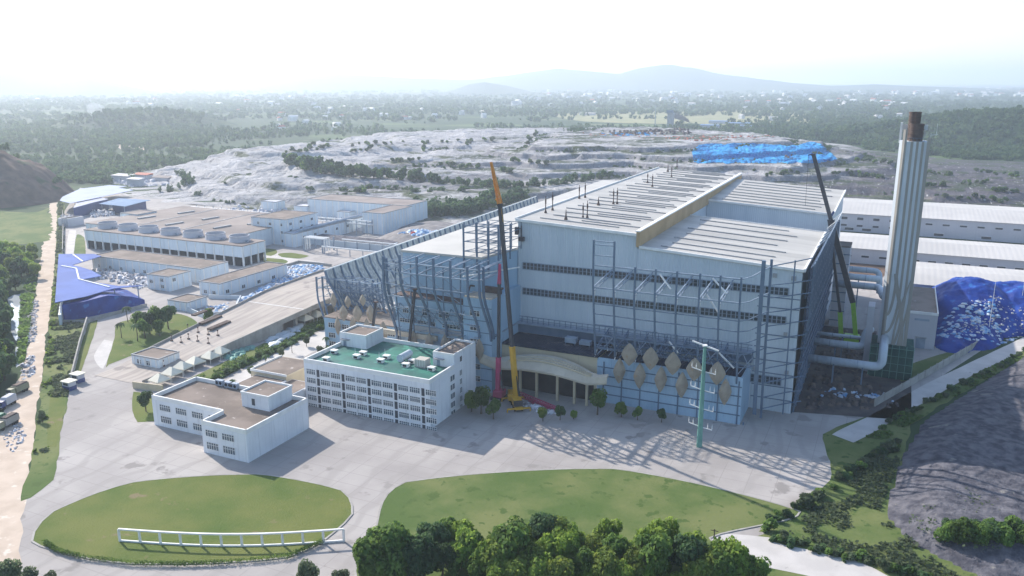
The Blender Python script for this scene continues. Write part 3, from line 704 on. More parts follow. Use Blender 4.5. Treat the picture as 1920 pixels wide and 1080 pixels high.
# things lying on the podium roof
def roof_unit(x, y, z, w, d, h, lab, m='steell'):
    t = thing("cooling_unit", lab, "cooling unit", (x, y, z), group="units on the entrance roof")
    q = MB(); q.box(x - w / 2, x + w / 2, y - d / 2, y + d / 2, z + .7, z + h); part("casing", q, M[m], t)
    q = MB()
    for sx in (-1, 1):
        for sy in (-1, 1): q.box(x + sx * w * .42 - .1, x + sx * w * .42 + .1, y + sy * d * .42 - .1, y + sy * d * .42 + .1, z, z + .7)
    part("stand", q, M['steel'], t)
roof_unit(-101.8, 270.5, 17, 4.2, 2.6, 2.6, "boxy cooling unit on the dark entrance roof, left one of two")
roof_unit(-96.2, 270.2, 17, 4.2, 2.4, 2.1, "boxy cooling unit on the dark entrance roof, right one of two")
for k in range(26):
    pass
# entrance columns, canopy
for x in (-124.6, -115.9, -109.5, -101.6, -95.2, -90.6):
    g = MB(); g.box(x - .4, x + .4, 256.4, 257.2, 0, 10.4); part("entrance_column", g, M['cream'], plant)
g = MB(); g.box(-126, -90, 256.2, 257.5, 9.4, 10.2); part("entrance_beam", g, M['cream'], plant)
g = MB(); n = 40; rows = []
LT, RT_ = at_y(893, 676, 249.5), at_y(1136, 712, 251.0)
for k in range(n + 1):
    f = k / n; x = LT.x * (1 - f) + RT_.x * f
    arch = math.sin(math.pi * min(1, max(0, (f - .13) / .72))) ** 1.0 * 2.9
    tip = 0.9 * max(0, (0.16 - f) / .16) ** 1.5 + 0.5 * max(0, (f - .88) / .12) ** 1.5
    z = LT.z * (1 - f) + RT_.z * f - .9 - 1.9 * math.sin(math.pi * f) + arch + tip
    wdt = 0.8 + max(0.0, math.sin(math.pi * min(1, max(0, (f - .08) / .84)))) ** 0.7 * 5.2
    rows.append((x, z, wdt))
vs = []; fs = []
YF = 252.0
for x, z, wd in rows: vs += [(x, YF - wd * .12, z - .9), (x, YF + wd * .35, z + 1.0 + wd * .04), (x, YF + .6 + wd * 1.28, z + 1.5 + wd * .1), (x, YF + .6 + wd * 1.28, z + .7 + wd * .1), (x, YF + wd * .35, z + .2 + wd * .03), (x, YF - wd * .12 + .1, z - 1.6)]
for k in range(n):
    for j in range(6):
        a, c = k * 6 + j, k * 6 + (j + 1) % 6; fs.append((a, c, c + 6, a + 6))
fs += [tuple(range(5, -1, -1)), tuple(range(n * 6, n * 6 + 6))]
g.add(vs, fs); part("canopy", g, M['canopy'], plant)
for f in (.3, .62, .9):
    g = MB(); g.path([(x, YF + wd * (f * 1.1), z + 1.25 + wd * (.04 + .05 * f)) for x, z, wd in rows[9:36]], .28, .5); part("canopy_rib", g, M['cream'], plant)

# tower with the stair windows, tipping hall, office wing
g = MB(); g.box(-137.2, -125.9, 254, 279, 0, 34.6); part("stair_tower", g, M['clad2'], plant)
g = MB(); g.box(-137.0, -126.1, 254.3, 262, 34.6, 35.0); part("tower_roof", g, M['canopy'], plant)
g = MB(); g.box(-138.6, -125.6, 262.2, 263.4, 36.6, 37.2); g.bar((-138.4, 262, 37.1), (-136.0, 255.0, 35.3), .5); g.bar((-126.0, 262, 37.1), (-124.4, 256, 36.2), .5)
g.box(-137.0, -126.2, 262.4, 263.2, 34.8, 36.6); part("tower_roof_frame", g, M['rust'], plant)
g = MB(); g.prism([(-168.4, 264), (-133.2, 262), (-127.2, 279), (-127.2, 500), (-168.4, 500)], 0, [46.6, 47.2, 48.0, 48.8, 48.2]); part("tipping_hall_wall", g, M['clad2'], plant)
g = MB(); P5 = [(-168.9, 263.5), (-133.2, 261.5), (-127.8, 279), (-127.8, 500), (-168.9, 500)]
zt = [47.4, 48.0, 48.8, 49.6, 49.0]
g.add([(p[0], p[1], z - .8) for p, z in zip(P5, zt)] + [(p[0], p[1], z) for p, z in zip(P5, zt)], [(4, 3, 2, 1, 0), (5, 6, 7, 8, 9)] + [(i, (i + 1) % 5, 5 + (i + 1) % 5, 5 + i) for i in range(5)])
part("tipping_hall_roof", g, M['roofsmooth'], plant)
g = MB(); g.box(-168.4, -137.2, 257.6, 264.0, 0, 30.6); part("office_wing", g, M['clad2'], plant)
g = MB(); g.box(-168.6, -137.0, 257.4, 264.0, 30.6, 31.5); part("wing_ledge", g, M['rust'], plant)
g = MB(); g.box(-160.0, -138.0, 256.9, 257.6, 18.5, 20.4); part("wing_ledge", g, M['strip'], plant)
g = MB(); g.box(-213, -168.4, 271.5, 292, 0, 13.4); part("office_wing", g, M['clad2'], plant)
g = MB(); g.box(-213.2, -168.4, 271.3, 292, 13.4, 13.8); part("wing_roof", g, M['broof'], plant)
g = MB(); g.box(-213.5, -168.4, 292, 560, 0, 14.0); part("tipping_deck", g, M['roofsmooth'], plant)
g = MB(); g.box(-176, -150, 256.2, 257.5, 15.6, 17.4); part("wing_ledge", g, M['canopy'], plant)
def window(x0, x1, y, z0, z1, parent=plant, n=3, gm='glass', fm='trim', d=.12):
    q = MB(); q.box(x0, x1, y - .05, y + .1, z0, z1); w = part("window", q, M[gm], parent)
    f = MB()
    for k in range(n + 1):
        x = x0 + (x1 - x0) * k / n; f.box(x - .06, x + .06, y - d, y - .04, z0, z1)
    f.box(x0 - .06, x1 + .06, y - d - .01, y - .04, z0 - .12, z0); f.box(x0 - .06, x1 + .06, y - d - .01, y - .04, z1, z1 + .1)
    f.box(x0, x1, y - d + .01, y - .045, z0 + (z1 - z0) * .66 - .05, z0 + (z1 - z0) * .66 + .05)
    part("window_frame", f, M[fm], w)
for z in (28.2, 22.8, 17.6, 13.0, 8.2, 3.6): window(-134.5, -130.6, 254, z, z + 1.9)
for x0, x1 in ((-165, -162.6), (-156.5, -153.2), (-149.4, -145.2), (-141.4, -139.2)): window(x0, x1, 257.6, 24.8, 27.0)
for x0, x1 in ((-166.5, -160), (-158.6, -151), (-148, -139)): window(x0, x1, 257.6, 21.0, 22.4, n=6)
window(-146.6, -142.8, 257.6, 15.4, 17.2)
for x in (-165, -159, -153, -146, -141): window(x, x + 2.6, 257.6, 8.8, 10.8)
for z in (9.8, 5.4, 1.6):
    for x in (-211, -204, -196.5, -189, -181.5, -174): window(x, x + 3.4, 271.5, z - .4, z + 1.6)
g = MB()
for z in (4.4, 8.8, 13.2, 18.0, 22.2, 26.6, 31.4):
    g = MB(); g.box(-137.3, -125.8, 253.86, 254, z - .13, z + .13); part("wall_rail", g, M['steel'], plant)
for z in (5.8, 12.2):
    g = MB(); g.box(-168.4, -137.2, 257.46, 257.6, z - .12, z + .12); part("wall_rail", g, M['steel'], plant)

# ------------------------------------------------------------------ unfinished steel facade
frame = MB(); frame.box(-38.4, -37.9, 262.3, 262.6, 0, 1)
facade = part("facade_frame", frame, M['steel'], plant)
def fpath(pts, w=.45, m='steel', name="frame_column"):
    q = MB(); q.path(pts, w * 1.25); return part(name, q, M[m], facade)
def scol(x, ztop, zbot, ytop, ybot, xt=0.0, w=.45):
    pts = []
    for k in range(7):
        f = k / 6; s = 0 if f < .3 else ((f - .3) / .7) ** 1.2
        pts.append((x + xt * (1 - f), ytop + (ybot - ytop) * s, ztop + (zbot - ztop) * f))
    fpath(pts, w); return pts
def at_col(pts, z):
    for p, q in zip(pts[:-1], pts[1:]):
        if q[2] <= z <= p[2]:
            f = (z - p[2]) / (q[2] - p[2]); return tuple(a + (c - a) * f for a, c in zip(p, q))
    return pts[0] if z > pts[0][2] else pts[-1]
# right bay: eight columns standing out from the podium
rc = []
for i, x in enumerate((-89.8, -82.6, -75.3, -68.4, -61.4, -54.0, -47.6, -41.2)):
    top = 58.6 if i < 2 else 50.6 - .0 * i
    rc.append(scol(x, top, 17.2 if i < 7 else 14.0, 258.0, 262.6))
corner = [scol(-35.4, 55.6, 3.0, 262.0, 266.5, w=.9), scol(-33.6, 55.4, 1.0, 266, 269, w=.6)]
def rail(cols, z, m='steell', w=.28, extra=None):
    pts = [at_col(c, z) for c in cols]
    q = MB(); q.path(pts, w * 1.3); part("frame_rail", q, M[m], facade)
for z in (58.2, 57.0, 53.4): rail(rc[:2], z)
for z in (49.9, 42.2): rail(rc, z, w=.36)
for z in (36.3, 32.6, 28.6, 24.6): rail(rc, z, 'steel', .26)
for z, dz in ((49.9, 3.2), (42.2, 2.4), (36.3, 2.2), (32.6, 2.0), (28.6, 1.8), (24.6, 1.4), (20.0, 1.0)):   # rails sweep up round the corner
    p = at_col(rc[-1], max(z, 14.5)); c0 = at_col(corner[0], z + dz * .8); c1 = at_col(corner[1], z + dz)
    q = MB(); q.path([p, tuple((a * .55 + e * .45) - (0, 0, .5)[i] for i, (a, e) in enumerate(zip(p, c0))), c0, c1], .28); part("frame_rail", q, M['steell' if z > 40 else 'steel'], facade)
def truss(p, q, d=1.7, n=6, m='steell'):
    t = MB(); p = Vector(p); q = Vector(q); dn = Vector((0, 0, -d))
    t.bar(p, q, .36); t.bar(p + dn * .9, q + dn, .3)
    for k in range(n):
        a = p.lerp(q, k / n); c = p.lerp(q, (k + 1) / n)
        t.bar(a, c + dn * .95 if k % 2 == 0 else c, .16) if k % 2 == 0 else t.bar(a + dn * .95, c, .16)
        t.bar(a, a + dn * .95, .14)
    part("truss", t, M[m], facade)
for i, c in enumerate(rc[:7]):
    p = at_col(c, 42.2); truss(p, (p[0] + .4, 278.6, 44.6))
    q = MB(); a = at_col(c, 36.8); q.bar((a[0], a[1], 36.8), (p[0] + .1, p[1] + 1.6, 40.6), .3); part("strut", q, M['trim'], facade)
    p = at_col(c, 20.2); truss((p[0], p[1], 19.0), (p[0] + .4, 276, 23.0), d=1.4, n=5, m='steel')
    q = MB(); q.bar((p[0], p[1] - .2, 16.4), (p[0] + .2, p[1] + 1.6, 18.6), .28); part("strut", q, M['trim'], facade)
for (x0, z0), (x1, z1) in (((-68.8, 47.4), (-64.4, 43.2)), ((-51.4, 47.8), (-46.2, 43.6)), ((-53.0, 42.2), (-48.6, 37.2)), ((-64.6, 24.5), (-61.0, 21.6)), ((-48.0, 23.0), (-42.4, 19.0))):
    q = MB(); q.bar((x0, 265, z0), (x1, 263, z1), .42); part("strut", q, M['trim'], facade)
q = MB(); q.bar((-90, 263.5, 19.4), (-41, 263.5, 19.4), .5, .7); q.bar((-90, 266.5, 20.6), (-41, 266.5, 20.6), .35); q.bar((-90, 270.5, 21.8), (-41, 270.5, 21.8), .3)
part("frame_beam", q, M['steel'], facade)
for k in range(7):
    x = -89 + k * 6.9; q = MB(); q.bar((x, 263.5, 19.4), (x + 6.9, 270.5, 21.8), .18); q.bar((x + 6.9, 263.5, 19.4), (x, 270.5, 21.8), .18); part("frame_brace", q, M['steel'], facade)
# the two right of the corner, then the dark skeleton down the right side wall
scol(-27.6, 53.6, 0, 276.4, 277.6, w=.34)
q = MB(); q.path([(-33.6, 266, 53.2), (-27.6, 276.4, 53.2), (-22.4, 279, 54.4)], .3); part("frame_rail", q, M['steel'], facade)
for z in (46, 41.8, 37, 32.4, 27.6, 23, 18, 13, 8, 4):
    q = MB(); q.path([(-33.3, 267.5, z + .8), (-27.6, 277.0, z), (-22.4, 280, z + .8)], .3); part("frame_rail", q, M['steel'], facade)
q = MB(); q.add([(-24.9, 279.6, 0), (-24.9, 398, 0), (-23.2, 398, 24), (-23.2, 279.6, 24), (-22.7, 279.6, 51.0), (-22.7, 398, 49.6), (-25.2, 279.6, 0), (-25.2, 398, 0), (-23.5, 398, 24), (-23.5, 279.6, 24), (-23.0, 279.6, 51), (-23.0, 398, 49.6)],
                [(0, 1, 2, 3), (3, 2, 5, 4), (7, 6, 9, 8), (8, 9, 10, 11), (0, 3, 9, 6), (3, 4, 10, 9), (2, 1, 7, 8), (5, 2, 8, 11), (4, 5, 11, 10), (1, 0, 6, 7)]); part("side_mesh", q, M['sidemesh'], facade)
for k, y in enumerate(np.arange(281, 398, 6.2)):
    q = MB(); q.path([(-22.0, y, 52.0 - k * .12), (-22.2, y, 34), (-24.0, y, 18), (-24.6, y, 0)], .55); part("frame_column", q, M['steel'], facade)
for z in np.arange(3, 52, 4.4):
    q = MB(); q.bar((-22.2 - max(0, (30 - z)) * .08, 280, z), (-22.2 - max(0, (30 - z)) * .08, 396, z), .34); part("frame_rail", q, M['steel'], facade)
for k, y in enumerate(np.arange(281, 392, 6.2)):
    q = MB()
    for z in (4, 13, 22, 31, 40): q.bar((-24, y, z), (-24, y + 6.2, z + 8.8), .3)
    part("frame_brace", q, M['steel'], facade)
for k in range(8):
    q = MB(); y = 318 + k * 9; q.bar((-24.9, y, 50.4), (-21.0, y + 1, 54.2), .25); q.bar((-21.0, y + 1, 54.2), (-21.0, y + 9.5, 54.2), .22); part("stair_rail", q, M['trim' if k > 4 else 'steell'], facade)

# left bay over the tipping hall front
lc = []
def scol2(top, base, w=.45):
    pts = []
    for k in range(9):
        f = k / 8; s_ = 0 if f < .3 else (((f - .3) / .7) ** 2 * (3 - 2 * ((f - .3) / .7)))
        pts.append(tuple(a + (c - a) * (s_ if i < 2 else f) for i, (a, c) in enumerate(zip(top, base))))
    fpath(pts, w); return pts
for (tx, ty), (bx_, by_) in zip(((749, 478), (781, 481), (812, 484), (844, 488)), ((776, 604), (807, 610), (839, 630), (868, 632))):
    lc.append(scol2(at_y(tx, ty, 246), at_y(bx_, by_, 257), w=.55))
for (tx, ty), (bx_, by_), Y0, Y1 in zip(((876, 500), (898, 495), (906, 500)), ((899, 634), (921, 640), (926, 636)), (246, 247, 248.5), (253, 253.6, 254)):
    lc.append(scol2(at_y(tx, ty, Y0), at_y(bx_, by_, Y1), w=.55))
for z in (46.8, 43.2): rail(lc, z, w=.34)
for z in (38.4, 29.0, 24.6, 19.6): rail(lc[:5], z, 'steell', .26)
for c in lc:
    for z in (46.8, 43.2):
        p = at_col(c, z); q = MB(); q.bar(p, (p[0] + .2, 263, z + .2), .34); part("frame_beam", q, M['steell'], facade)
    p = at_col(c, 21.0); q = MB(); q.bar(p, (p[0] + .2, 257.5, 21.2), .3); part("frame_beam", q, M['steel'], facade)
q = MB(); q.bar((-135, 250, 43.2), (-124, 274, 42.8), .45); part("frame_beam", q, M['trim'], facade)
# corner bay further left, in front of the deck
wc = []
for (tx, ty), (bx_, by_) in zip(((593, 519), (604, 518), (627, 521), (650, 524), (674, 527), (698, 530), (716, 528)), ((620, 640), (627, 646), (652, 652), (678, 657), (703, 662), (728, 667), (748, 668))):
    wc.append(scol2(at(tx, ty, 26.5), at(bx_, by_, .8), w=.5))
for z in (25.8, 21.4): rail(wc, z, w=.32)
for z in (14.6, 10.6, 6.2): rail(wc[1:], z, 'steel', .26)
for c, d in zip(wc, wc[1:]):
    for z0, z1 in ((25.8, 21.4), (21.4, 16.6)):
        a = at_col(c, z0); e = at_col(d, z1); q = MB(); q.bar((a[0] + 1, a[1] + 3.5, a[2]), (e[0] + 1, e[1] + 5, e[2]), .22); q.bar(a, (a[0] + 2, a[1] + 8, a[2]), .26); part("frame_brace", q, M['steell'], facade)
# inner layer of leaning lattice behind the left bays, with slanting ties
ic = []
for i, x in enumerate((-165.8, -159.3, -152.6, -145.7, -138.6)):
    ic.append(scol(x, 45.0, 12.0, 253.5, 257.0, xt=.8, w=.3))
for z in (45, 41, 36, 32, 27): rail(ic, z, 'steel', .22)
for c, d in zip(ic, ic[1:]):
    for z0, z1 in ((45, 41), (41, 36), (36, 32), (27, 22)):
        q = MB(); q.bar(at_col(c, z0), at_col(d, z1), .2); part("frame_brace", q, M['steell'], facade)
for c in lc[:5]:
    for z in (38.4, 29.0):
        p = at_col(c, z); q = MB(); q.bar(p, (p[0] - 2.6, 257.3, z - 2.2), .26); part("frame_brace", q, M['steell'], facade)
jc = []
for (tx, ty), (bx_, by_) in zip(((612, 512), (636, 514), (660, 517), (684, 520), (708, 522)), ((634, 600), (660, 604), (686, 608), (712, 612), (734, 616))):
    jc.append(scol2(at(tx, ty, 26.0), at(bx_, by_, 9), w=.34))
for z in (25.4, 21.6, 17.4, 13.4): rail(jc, z, 'steell' if z > 20 else 'steel', .24)
for a_, (c, d) in enumerate(zip(jc, jc[1:])):
    for z0, z1 in ((25.0, 21.6), (21.6, 17.4), (17.4, 13.4)):
        q = MB(); q.bar(at_col(c, z0), at_col(d, z1), .2); q.bar(at_col(d, z0), at_col(wc[a_ + 1], z1), .2); q.bar(at_col(c, z0), at_col(wc[a_], z0), .2); part("frame_brace", q, M['steell'], facade)
for i, (tp, bs) in enumerate((((718, 480), (747, 643)), ((724, 484), (741, 600)))):
    c = scol2(at_y(*tp, 249), at_y(*bs, 257), w=.6)
    for z in (46, 43, 38, 33, 28):
        p = at_col(c, min(z, 45.5 - 2 * i)); e = at_col(lc[0], z); q = MB(); q.bar(p, e, .28); q.bar((p[0], p[1], p[2]), (p[0] + 3, p[1] + 12, p[2] + .4), .24); part("frame_rail", q, M['steell'], facade)

# third, denser layer of light lattice along the corner and over the deck edge
for r_ in range(2):
    pts_ = [((632 + 18 * k + 6 * r_, 528 + 2.2 * k + 4 * r_), (646 + 17 * k + 5 * r_, 574 + 2.0 * k)) for k in range(6)]
    cols_ = [scol2(at(*tp, 25.0), at(*bs, 14.5), w=.24) for tp, bs in pts_]
    for c, d in zip(cols_, cols_[1:]):
        for z0, z1 in ((24.6, 21.8), (21.8, 24.6), (21.8, 18.6), (18.6, 21.8), (18.6, 15.4)):
            q = MB(); q.bar(at_col(c, z0), at_col(d, z1), .2); part("frame_brace", q, M['steel' if z0 < 22 else 'steell'], facade)
    for z in (24.6, 21.8, 18.6): rail(cols_, z, 'steel', .18)
for k in range(7):
    x0 = -128.5 - 5.6 * k; q = MB(); q.bar((x0, 249.5, 46.4), (x0 - 5.6, 262, 43.6), .22); q.bar((x0, 262, 46.4), (x0 - 5.6, 249.5, 43.6), .22); part("frame_brace", q, M['steell'], facade)
for k in range(6):
    x0 = -136 - 5.4 * k; q = MB(); q.bar((x0, 252.5, 30.0), (x0 - 5.4, 257.3, 21.4), .22); q.bar((x0 - 5.4, 252.5, 30.0), (x0, 257.3, 21.4), .2); q.bar((x0, 253.0, 20.6), (x0 - 5.4, 257.3, 18.2), .26); part("frame_brace", q, M['steel'], facade)
for k in range(13):
    x0 = -89 + 4.0 * k; q = MB(); q.bar((x0, 262.0, 17.4), (x0 + 4.0, 266.5, 22.6), .2); q.bar((x0 + 4.0, 261.6, 19.4), (x0, 270.5, 21.8), .18); q.bar((x0, 261.2, 21.4), (x0 + 2.0, 268, 18.4), .18); part("frame_brace", q, M['steell' if k % 3 == 0 else 'steel'], facade)

# tall lattice by the corner of the high hall
lat = [(-141.0, 262), (-135.6, 262), (-131.2, 262.5), (-127.9, 264)]
for (x, y), zt in zip(lat, (59.6, 60.6, 59.0, 60.0)):
    for dx, dy, zb_, zt_, w_ in ((0, 0, 42.0, zt, .55), (.9, 8, 46, zt - .8, .4), (2.2, 15, 48.6, zt - .4, .34)):
        q = MB(); q.bar((x + dx, y + dy, zb_), (x + dx, y + dy, zt_), w_); part("frame_column", q, M['steel'], facade)
for z in (49.6, 53.2, 56.4, 59.0):
    q = MB(); q.path([(x, y, z) for x, y in lat], .26); q.path([(x + .9, y + 8, z - .4) for x, y in lat], .24); q.path([(x + 2.2, y + 15, z) for x, y in lat], .22)
    for x, y in lat: q.path([(x, y, z), (x + .9, y + 8, z - .4), (x + 2.2, y + 15, z)], .22)
    for (x, y), (x2, y2) in zip(lat, lat[1:]): q.bar((x, y, z), (x2 + .9, y2 + 8, z - .4), .16)
    part("frame_rail", q, M['steel'], facade)
q = MB(); q.box(-127.6, -126.4, 277.2, 278.6, 54.2, 57.0); q.box(-126.2, -124.2, 277.4, 278.8, 51.8, 53.4); q.bar((-125.2, 278, 53), (-125.2, 278, 57.6), .3); part("hoist", q, M['black'], plant)

# beige rhombic cladding panels hung on the frame
def rhomb(c, hw, hh, turn=0.0, bulge=.7, lab=None):
    cx, cy, cz = c; q = MB(); n = 6; pts = []
    for k in range(4 * n):
        f = k / n; s = int(f); t = f - s; A_ = [(1, 0), (0, 1), (-1, 0), (0, -1)]; a = A_[s % 4]; e = A_[(s + 1) % 4]
        px = a[0] * (1 - t) + e[0] * t; pz = a[1] * (1 - t) + e[1] * t
        swell = 1 + .16 * math.sin(math.pi * t)
        pts.append((px * hw * swell, pz * hh * swell))
    ring = [(cx + u * math.cos(turn), cy + u * math.sin(turn), cz + v) for u, v in pts]
    nx_, ny_ = math.sin(turn), -math.cos(turn)
    mid = [(cx + u * .55 * math.cos(turn) + nx_ * bulge * .75, cy + u * .55 * math.sin(turn) + ny_ * bulge * .75, cz + v * .55) for u, v in pts]
    m_ = len(pts); top = (cx + nx_ * bulge, cy + ny_ * bulge, cz); back = (cx - nx_ * .25, cy - ny_ * .25, cz)
    vs = ring + mid + [top, back]; fs = []
    for k in range(m_):
        k2 = (k + 1) % m_; fs += [(k, k2, m_ + k2, m_ + k), (m_ + k, m_ + k2, 2 * m_), (k2, k, 2 * m_ + 1)]
    q.add(vs, fs); part("cladding_panel", q, M['panel'], facade, lab)
for x, z in ((-76.6, 20.0), (-69.2, 19.6), (-61.6, 19.0), (-54.4, 18.0), (-47.0, 17.8)): rhomb((x, 259.2, z), 2.75, 4.1, .15)
for x, z in ((-80.1, 13.4), (-72.9, 12.7), (-65.6, 12.6), (-58.4, 11.7), (-44.2, 11.6)): rhomb((x, 259.8, z), 2.2, 4.7, .5)
for px, py in ((775, 640), (805, 645), (834, 647), (866, 653), (899, 656)):
    p = at_y(px, py, 254.5 if px < 850 else 251.5); rhomb((p.x, p.y, p.z), 1.7, 4.3, .25)
for px, py, Y, hw, hh in ((625, 563, 275, 1.6, 3.4), (644, 587, 268, 2.1, 3.6), (670, 588, 266, 2.2, 3.7), (695, 588, 264, 2.1, 3.7), (633, 611, 270, 1.5, 4.2), (662, 611, 267, 1.6, 4.2), (688, 615, 264, 1.7, 4.2), (719, 622, 260, 2.1, 4.3), (652, 566, 274, 1.5, 2.8), (680, 563, 272, 1.5, 2.6)):
    p = at_y(px, py, Y); rhomb((p.x, p.y, p.z), hw, hh, .15)

# ------------------------------------------------------------------ perforated screen beside the deck
scr = thing("facade_screen", "long leaning screen of grey perforated panels with dark ribs beside the tipping hall", "screen wall", (-218, 284, 0))
NB = 42
def sc_pt(f, t):      # f along, t up: the skin swells outward near its top
    y = 285 + f * 236; zb = 13.6 + f * 1.2; zt = 29.6 + f * 3.0
    return (-214.6 - 7.6 * (t * t * (3 - 2 * t)) - f * 1.5, y, zb + (zt - zb) * t)
for k in range(NB):
    q = MB(); n = 5; vs = []
    for j in range(n + 1):
        for f in (k / NB + .26 / NB, (k + 1) / NB): vs.append(sc_pt(f, j / n))
    m_ = len(vs); vs += [(x - .35, y, z) for x, y, z in vs]
    fs = []
    for j in range(n): fs += [(2 * j, 2 * j + 2, 2 * j + 3, 2 * j + 1), (m_ + 2 * j, m_ + 2 * j + 1, m_ + 2 * j + 3, m_ + 2 * j + 2), (2 * j, m_ + 2 * j, m_ + 2 * j + 2, 2 * j + 2), (2 * j + 1, 2 * j + 3, m_ + 2 * j + 3, m_ + 2 * j + 1)]
    fs += [(0, 1, m_ + 1, m_), (2 * n, m_ + 2 * n, m_ + 2 * n + 1, 2 * n + 1)]
    q.add(vs, fs); part("screen_panel", q, M['screen'], scr)
for k in range(NB + 1):
    q = MB(); f = min(1, k / NB + .08 / NB); q.path([(sc_pt(f, t)[0] + .15, sc_pt(f, t)[1], sc_pt(f, t)[2]) for t in (0, .25, .5, .75, 1)], .5, 1.0); q.bar((sc_pt(f, 0)[0], sc_pt(f, 0)[1], 0), sc_pt(f, 0), .6)
    part("screen_rib", q, M['steel'], scr)
q = MB(); q.path([(sc_pt(f, 1)[0], sc_pt(f, 1)[1], sc_pt(f, 1)[2] + .2) for f in np.linspace(0, 1, 12)], .5, .5); part("top_rail", q, M['trim'], scr)

# ================================================================== CHIMNEY, DUCTS, RIGHT SIDE
CX0, CX1, CY0, CY1 = -1.2, 8.6, 334.0, 343.0
CT = 88.6
chim = thing("chimney", "tall pale chimney tower with beige bands and two rusty flues on top", "chimney", ((CX0 + CX1) / 2, (CY0 + CY1) / 2, 0))
c_ = 2.0
octo = [(CX0 + c_, CY0), (CX1 - .8, CY0), (CX1, CY0 + .8), (CX1, CY1 - c_), (CX1 - c_, CY1), (CX0 + c_, CY1), (CX0, CY1 - c_), (CX0, CY0 + c_)]
q = MB(); q.prism(octo, 0, CT); part("shaft", q, M['chim'], chim)
_bd = [0]
def cband(pts, w=.95, m='chimband'):
    _bd[0] += 1; yo = CY0 - .14 - .045 * _bd[0]
    q = MB(); n = len(pts); vs = []
    for i, (x, z) in enumerate(pts):
        a = pts[max(i - 1, 0)]; e = pts[min(i + 1, n - 1)]; d = Vector((e[0] - a[0], e[1] - a[1])).normalized(); nx_, nz_ = -d.y * w / 2, d.x * w / 2
        X0 = min(max(x + nx_, CX0 + c_ + .02), CX1 - .8); X1 = min(max(x - nx_, CX0 + c_ + .02), CX1 - .8)
        vs += [(X0, yo, z + nz_), (X1, yo, z - nz_), (X1, CY0 + .05, z - nz_), (X0, CY0 + .05, z + nz_)]
    fs = []
    for i in range(n - 1):
        for j in range(4): fs.append((i * 4 + j, i * 4 + (j + 1) % 4, i * 4 + 4 + (j + 1) % 4, i * 4 + 4 + j))
    fs += [(3, 2, 1, 0), (4 * n - 4, 4 * n - 3, 4 * n - 2, 4 * n - 1)]
    q.add(vs, fs); part("band", q, M[m], chim)
def curve_down(x, ztop, zc, dx, zend):
    pts = [(x, ztop), (x, (ztop + zc) / 2), (x, zc)]
    for k in range(1, 11):
        f = k / 10; pts.append((x - dx * (1 - math.cos(f * math.pi / 2)) ** 1.0, zc - (zc - zend) * math.sin(f * math.pi / 2) if dx else zc - (zc - zend) * f))
    return pts
cband(curve_down(2.95, CT, 38, 1.9, 24), .9)
cband(curve_down(4.75, CT, 36, 3.6, 17), .8)
cband(curve_down(6.5, CT, 33, 4.6, 8), .8)
cband([(2.6, 40), (3.2, 36), (4.4, 31), (5.8, 25), (6.7, 19), (7.0, 13), (7.1, 6)], 1.25)
cband([(8.4, 30), (7.6, 24), (6.6, 18), (5.9, 12), (5.7, 5)], .8)
cband([(8.1, 38), (6.6, 32.5), (5.2, 26), (4.2, 18), (3.9, 6)], .7)
q = MB(); q.box(CX0 + .05, CX0 + c_ + .0, CY0 - .0, CY0 + .0, 0, 0)
q = MB()
for y0 in (CY0 + c_ + .2, CY0 + 4.1, CY0 + 5.9): pass
q.prism([(CX0 + c_ + .35, CY0 - .3), (CX0 + c_ + .35, CY0), (CX0 + c_, CY0), (CX0 + c_ - .8, CY0 + .8), (CX0 + c_ - 1.05, CY0 + .55), (CX0 + c_ - .3, CY0 - .25)][::-1], 14, CT + 4.2)
part("corner_fin", q, M['chimband'], chim)
q = MB(); q.prism([(CX1 - .85, CY0 - .3), (CX1 + .3, CY0 - .3), (CX1 + .3, CY0 + 1.0), (CX1, CY0 + .8), (CX1 - .8, CY0)], 0, CT + 1.6); part("corner_fin", q, M['chimband'], chim)
q = MB(); q.box(CX0 - .3, CX0 + .5, CY1 - 2.2, CY1, CT - 1, CT + 6.4); part("corner_post", q, M['trim'], chim)
q = MB(); q.box(CX0 + .5, CX1 - 1, CY1 - .6, CY1, CT + 3.6, CT + 5.6); part("rear_screen", q, M['trim'], chim)
for x, y, zt, r in ((3.0, 340.4, CT + 10.2, 2.0), (4.0, 336.8, CT + 6.2, 2.3)):
    q = MB(); q.lathe([(r, CT - .5), (r, zt - .5), (r + .15, zt - .45), (r + .15, zt), (r - .25, zt), (r - .3, CT)], x, y, 18)
    fl = part("flue", q, M['rust'], chim, smooth=False)
    q = MB()
    for z in np.arange(CT + 1, zt - .6, 1.5): q.lathe([(r, z), (r + .14, z + .05), (r + .14, z + .25), (r, z + .3)], x, y, 18)
    part("flue_band", q, M['rust'], fl)
q = MB()
for x in np.arange(CX0 + c_, CX1, 1.2): q.bar((x, CY0 + .15, CT), (x, CY0 + .15, CT + 1.3), .1)
q.bar((CX0 + c_, CY0 + .15, CT + 1.25), (CX1, CY0 + .15, CT + 1.25), .12); q.bar((CX1 - .2, CY0, CT + 1.25), (CX1 - .2, CY1, CT + 1.25), .12); q.bar((CX1 - .2, CY0, CT), (CX1 - .2, CY1, CT), .12)
for y in np.arange(CY0 + 1, CY1, 1.5): q.bar((CX1 - .2, y, CT), (CX1 - .2, y, CT + 1.3), .1)
q.bar((CX1 - 2, CY0 + .15, CT), (CX1 - 2, CY1 - .3, CT), .1)
part("top_railing", q, M['steel'], chim)
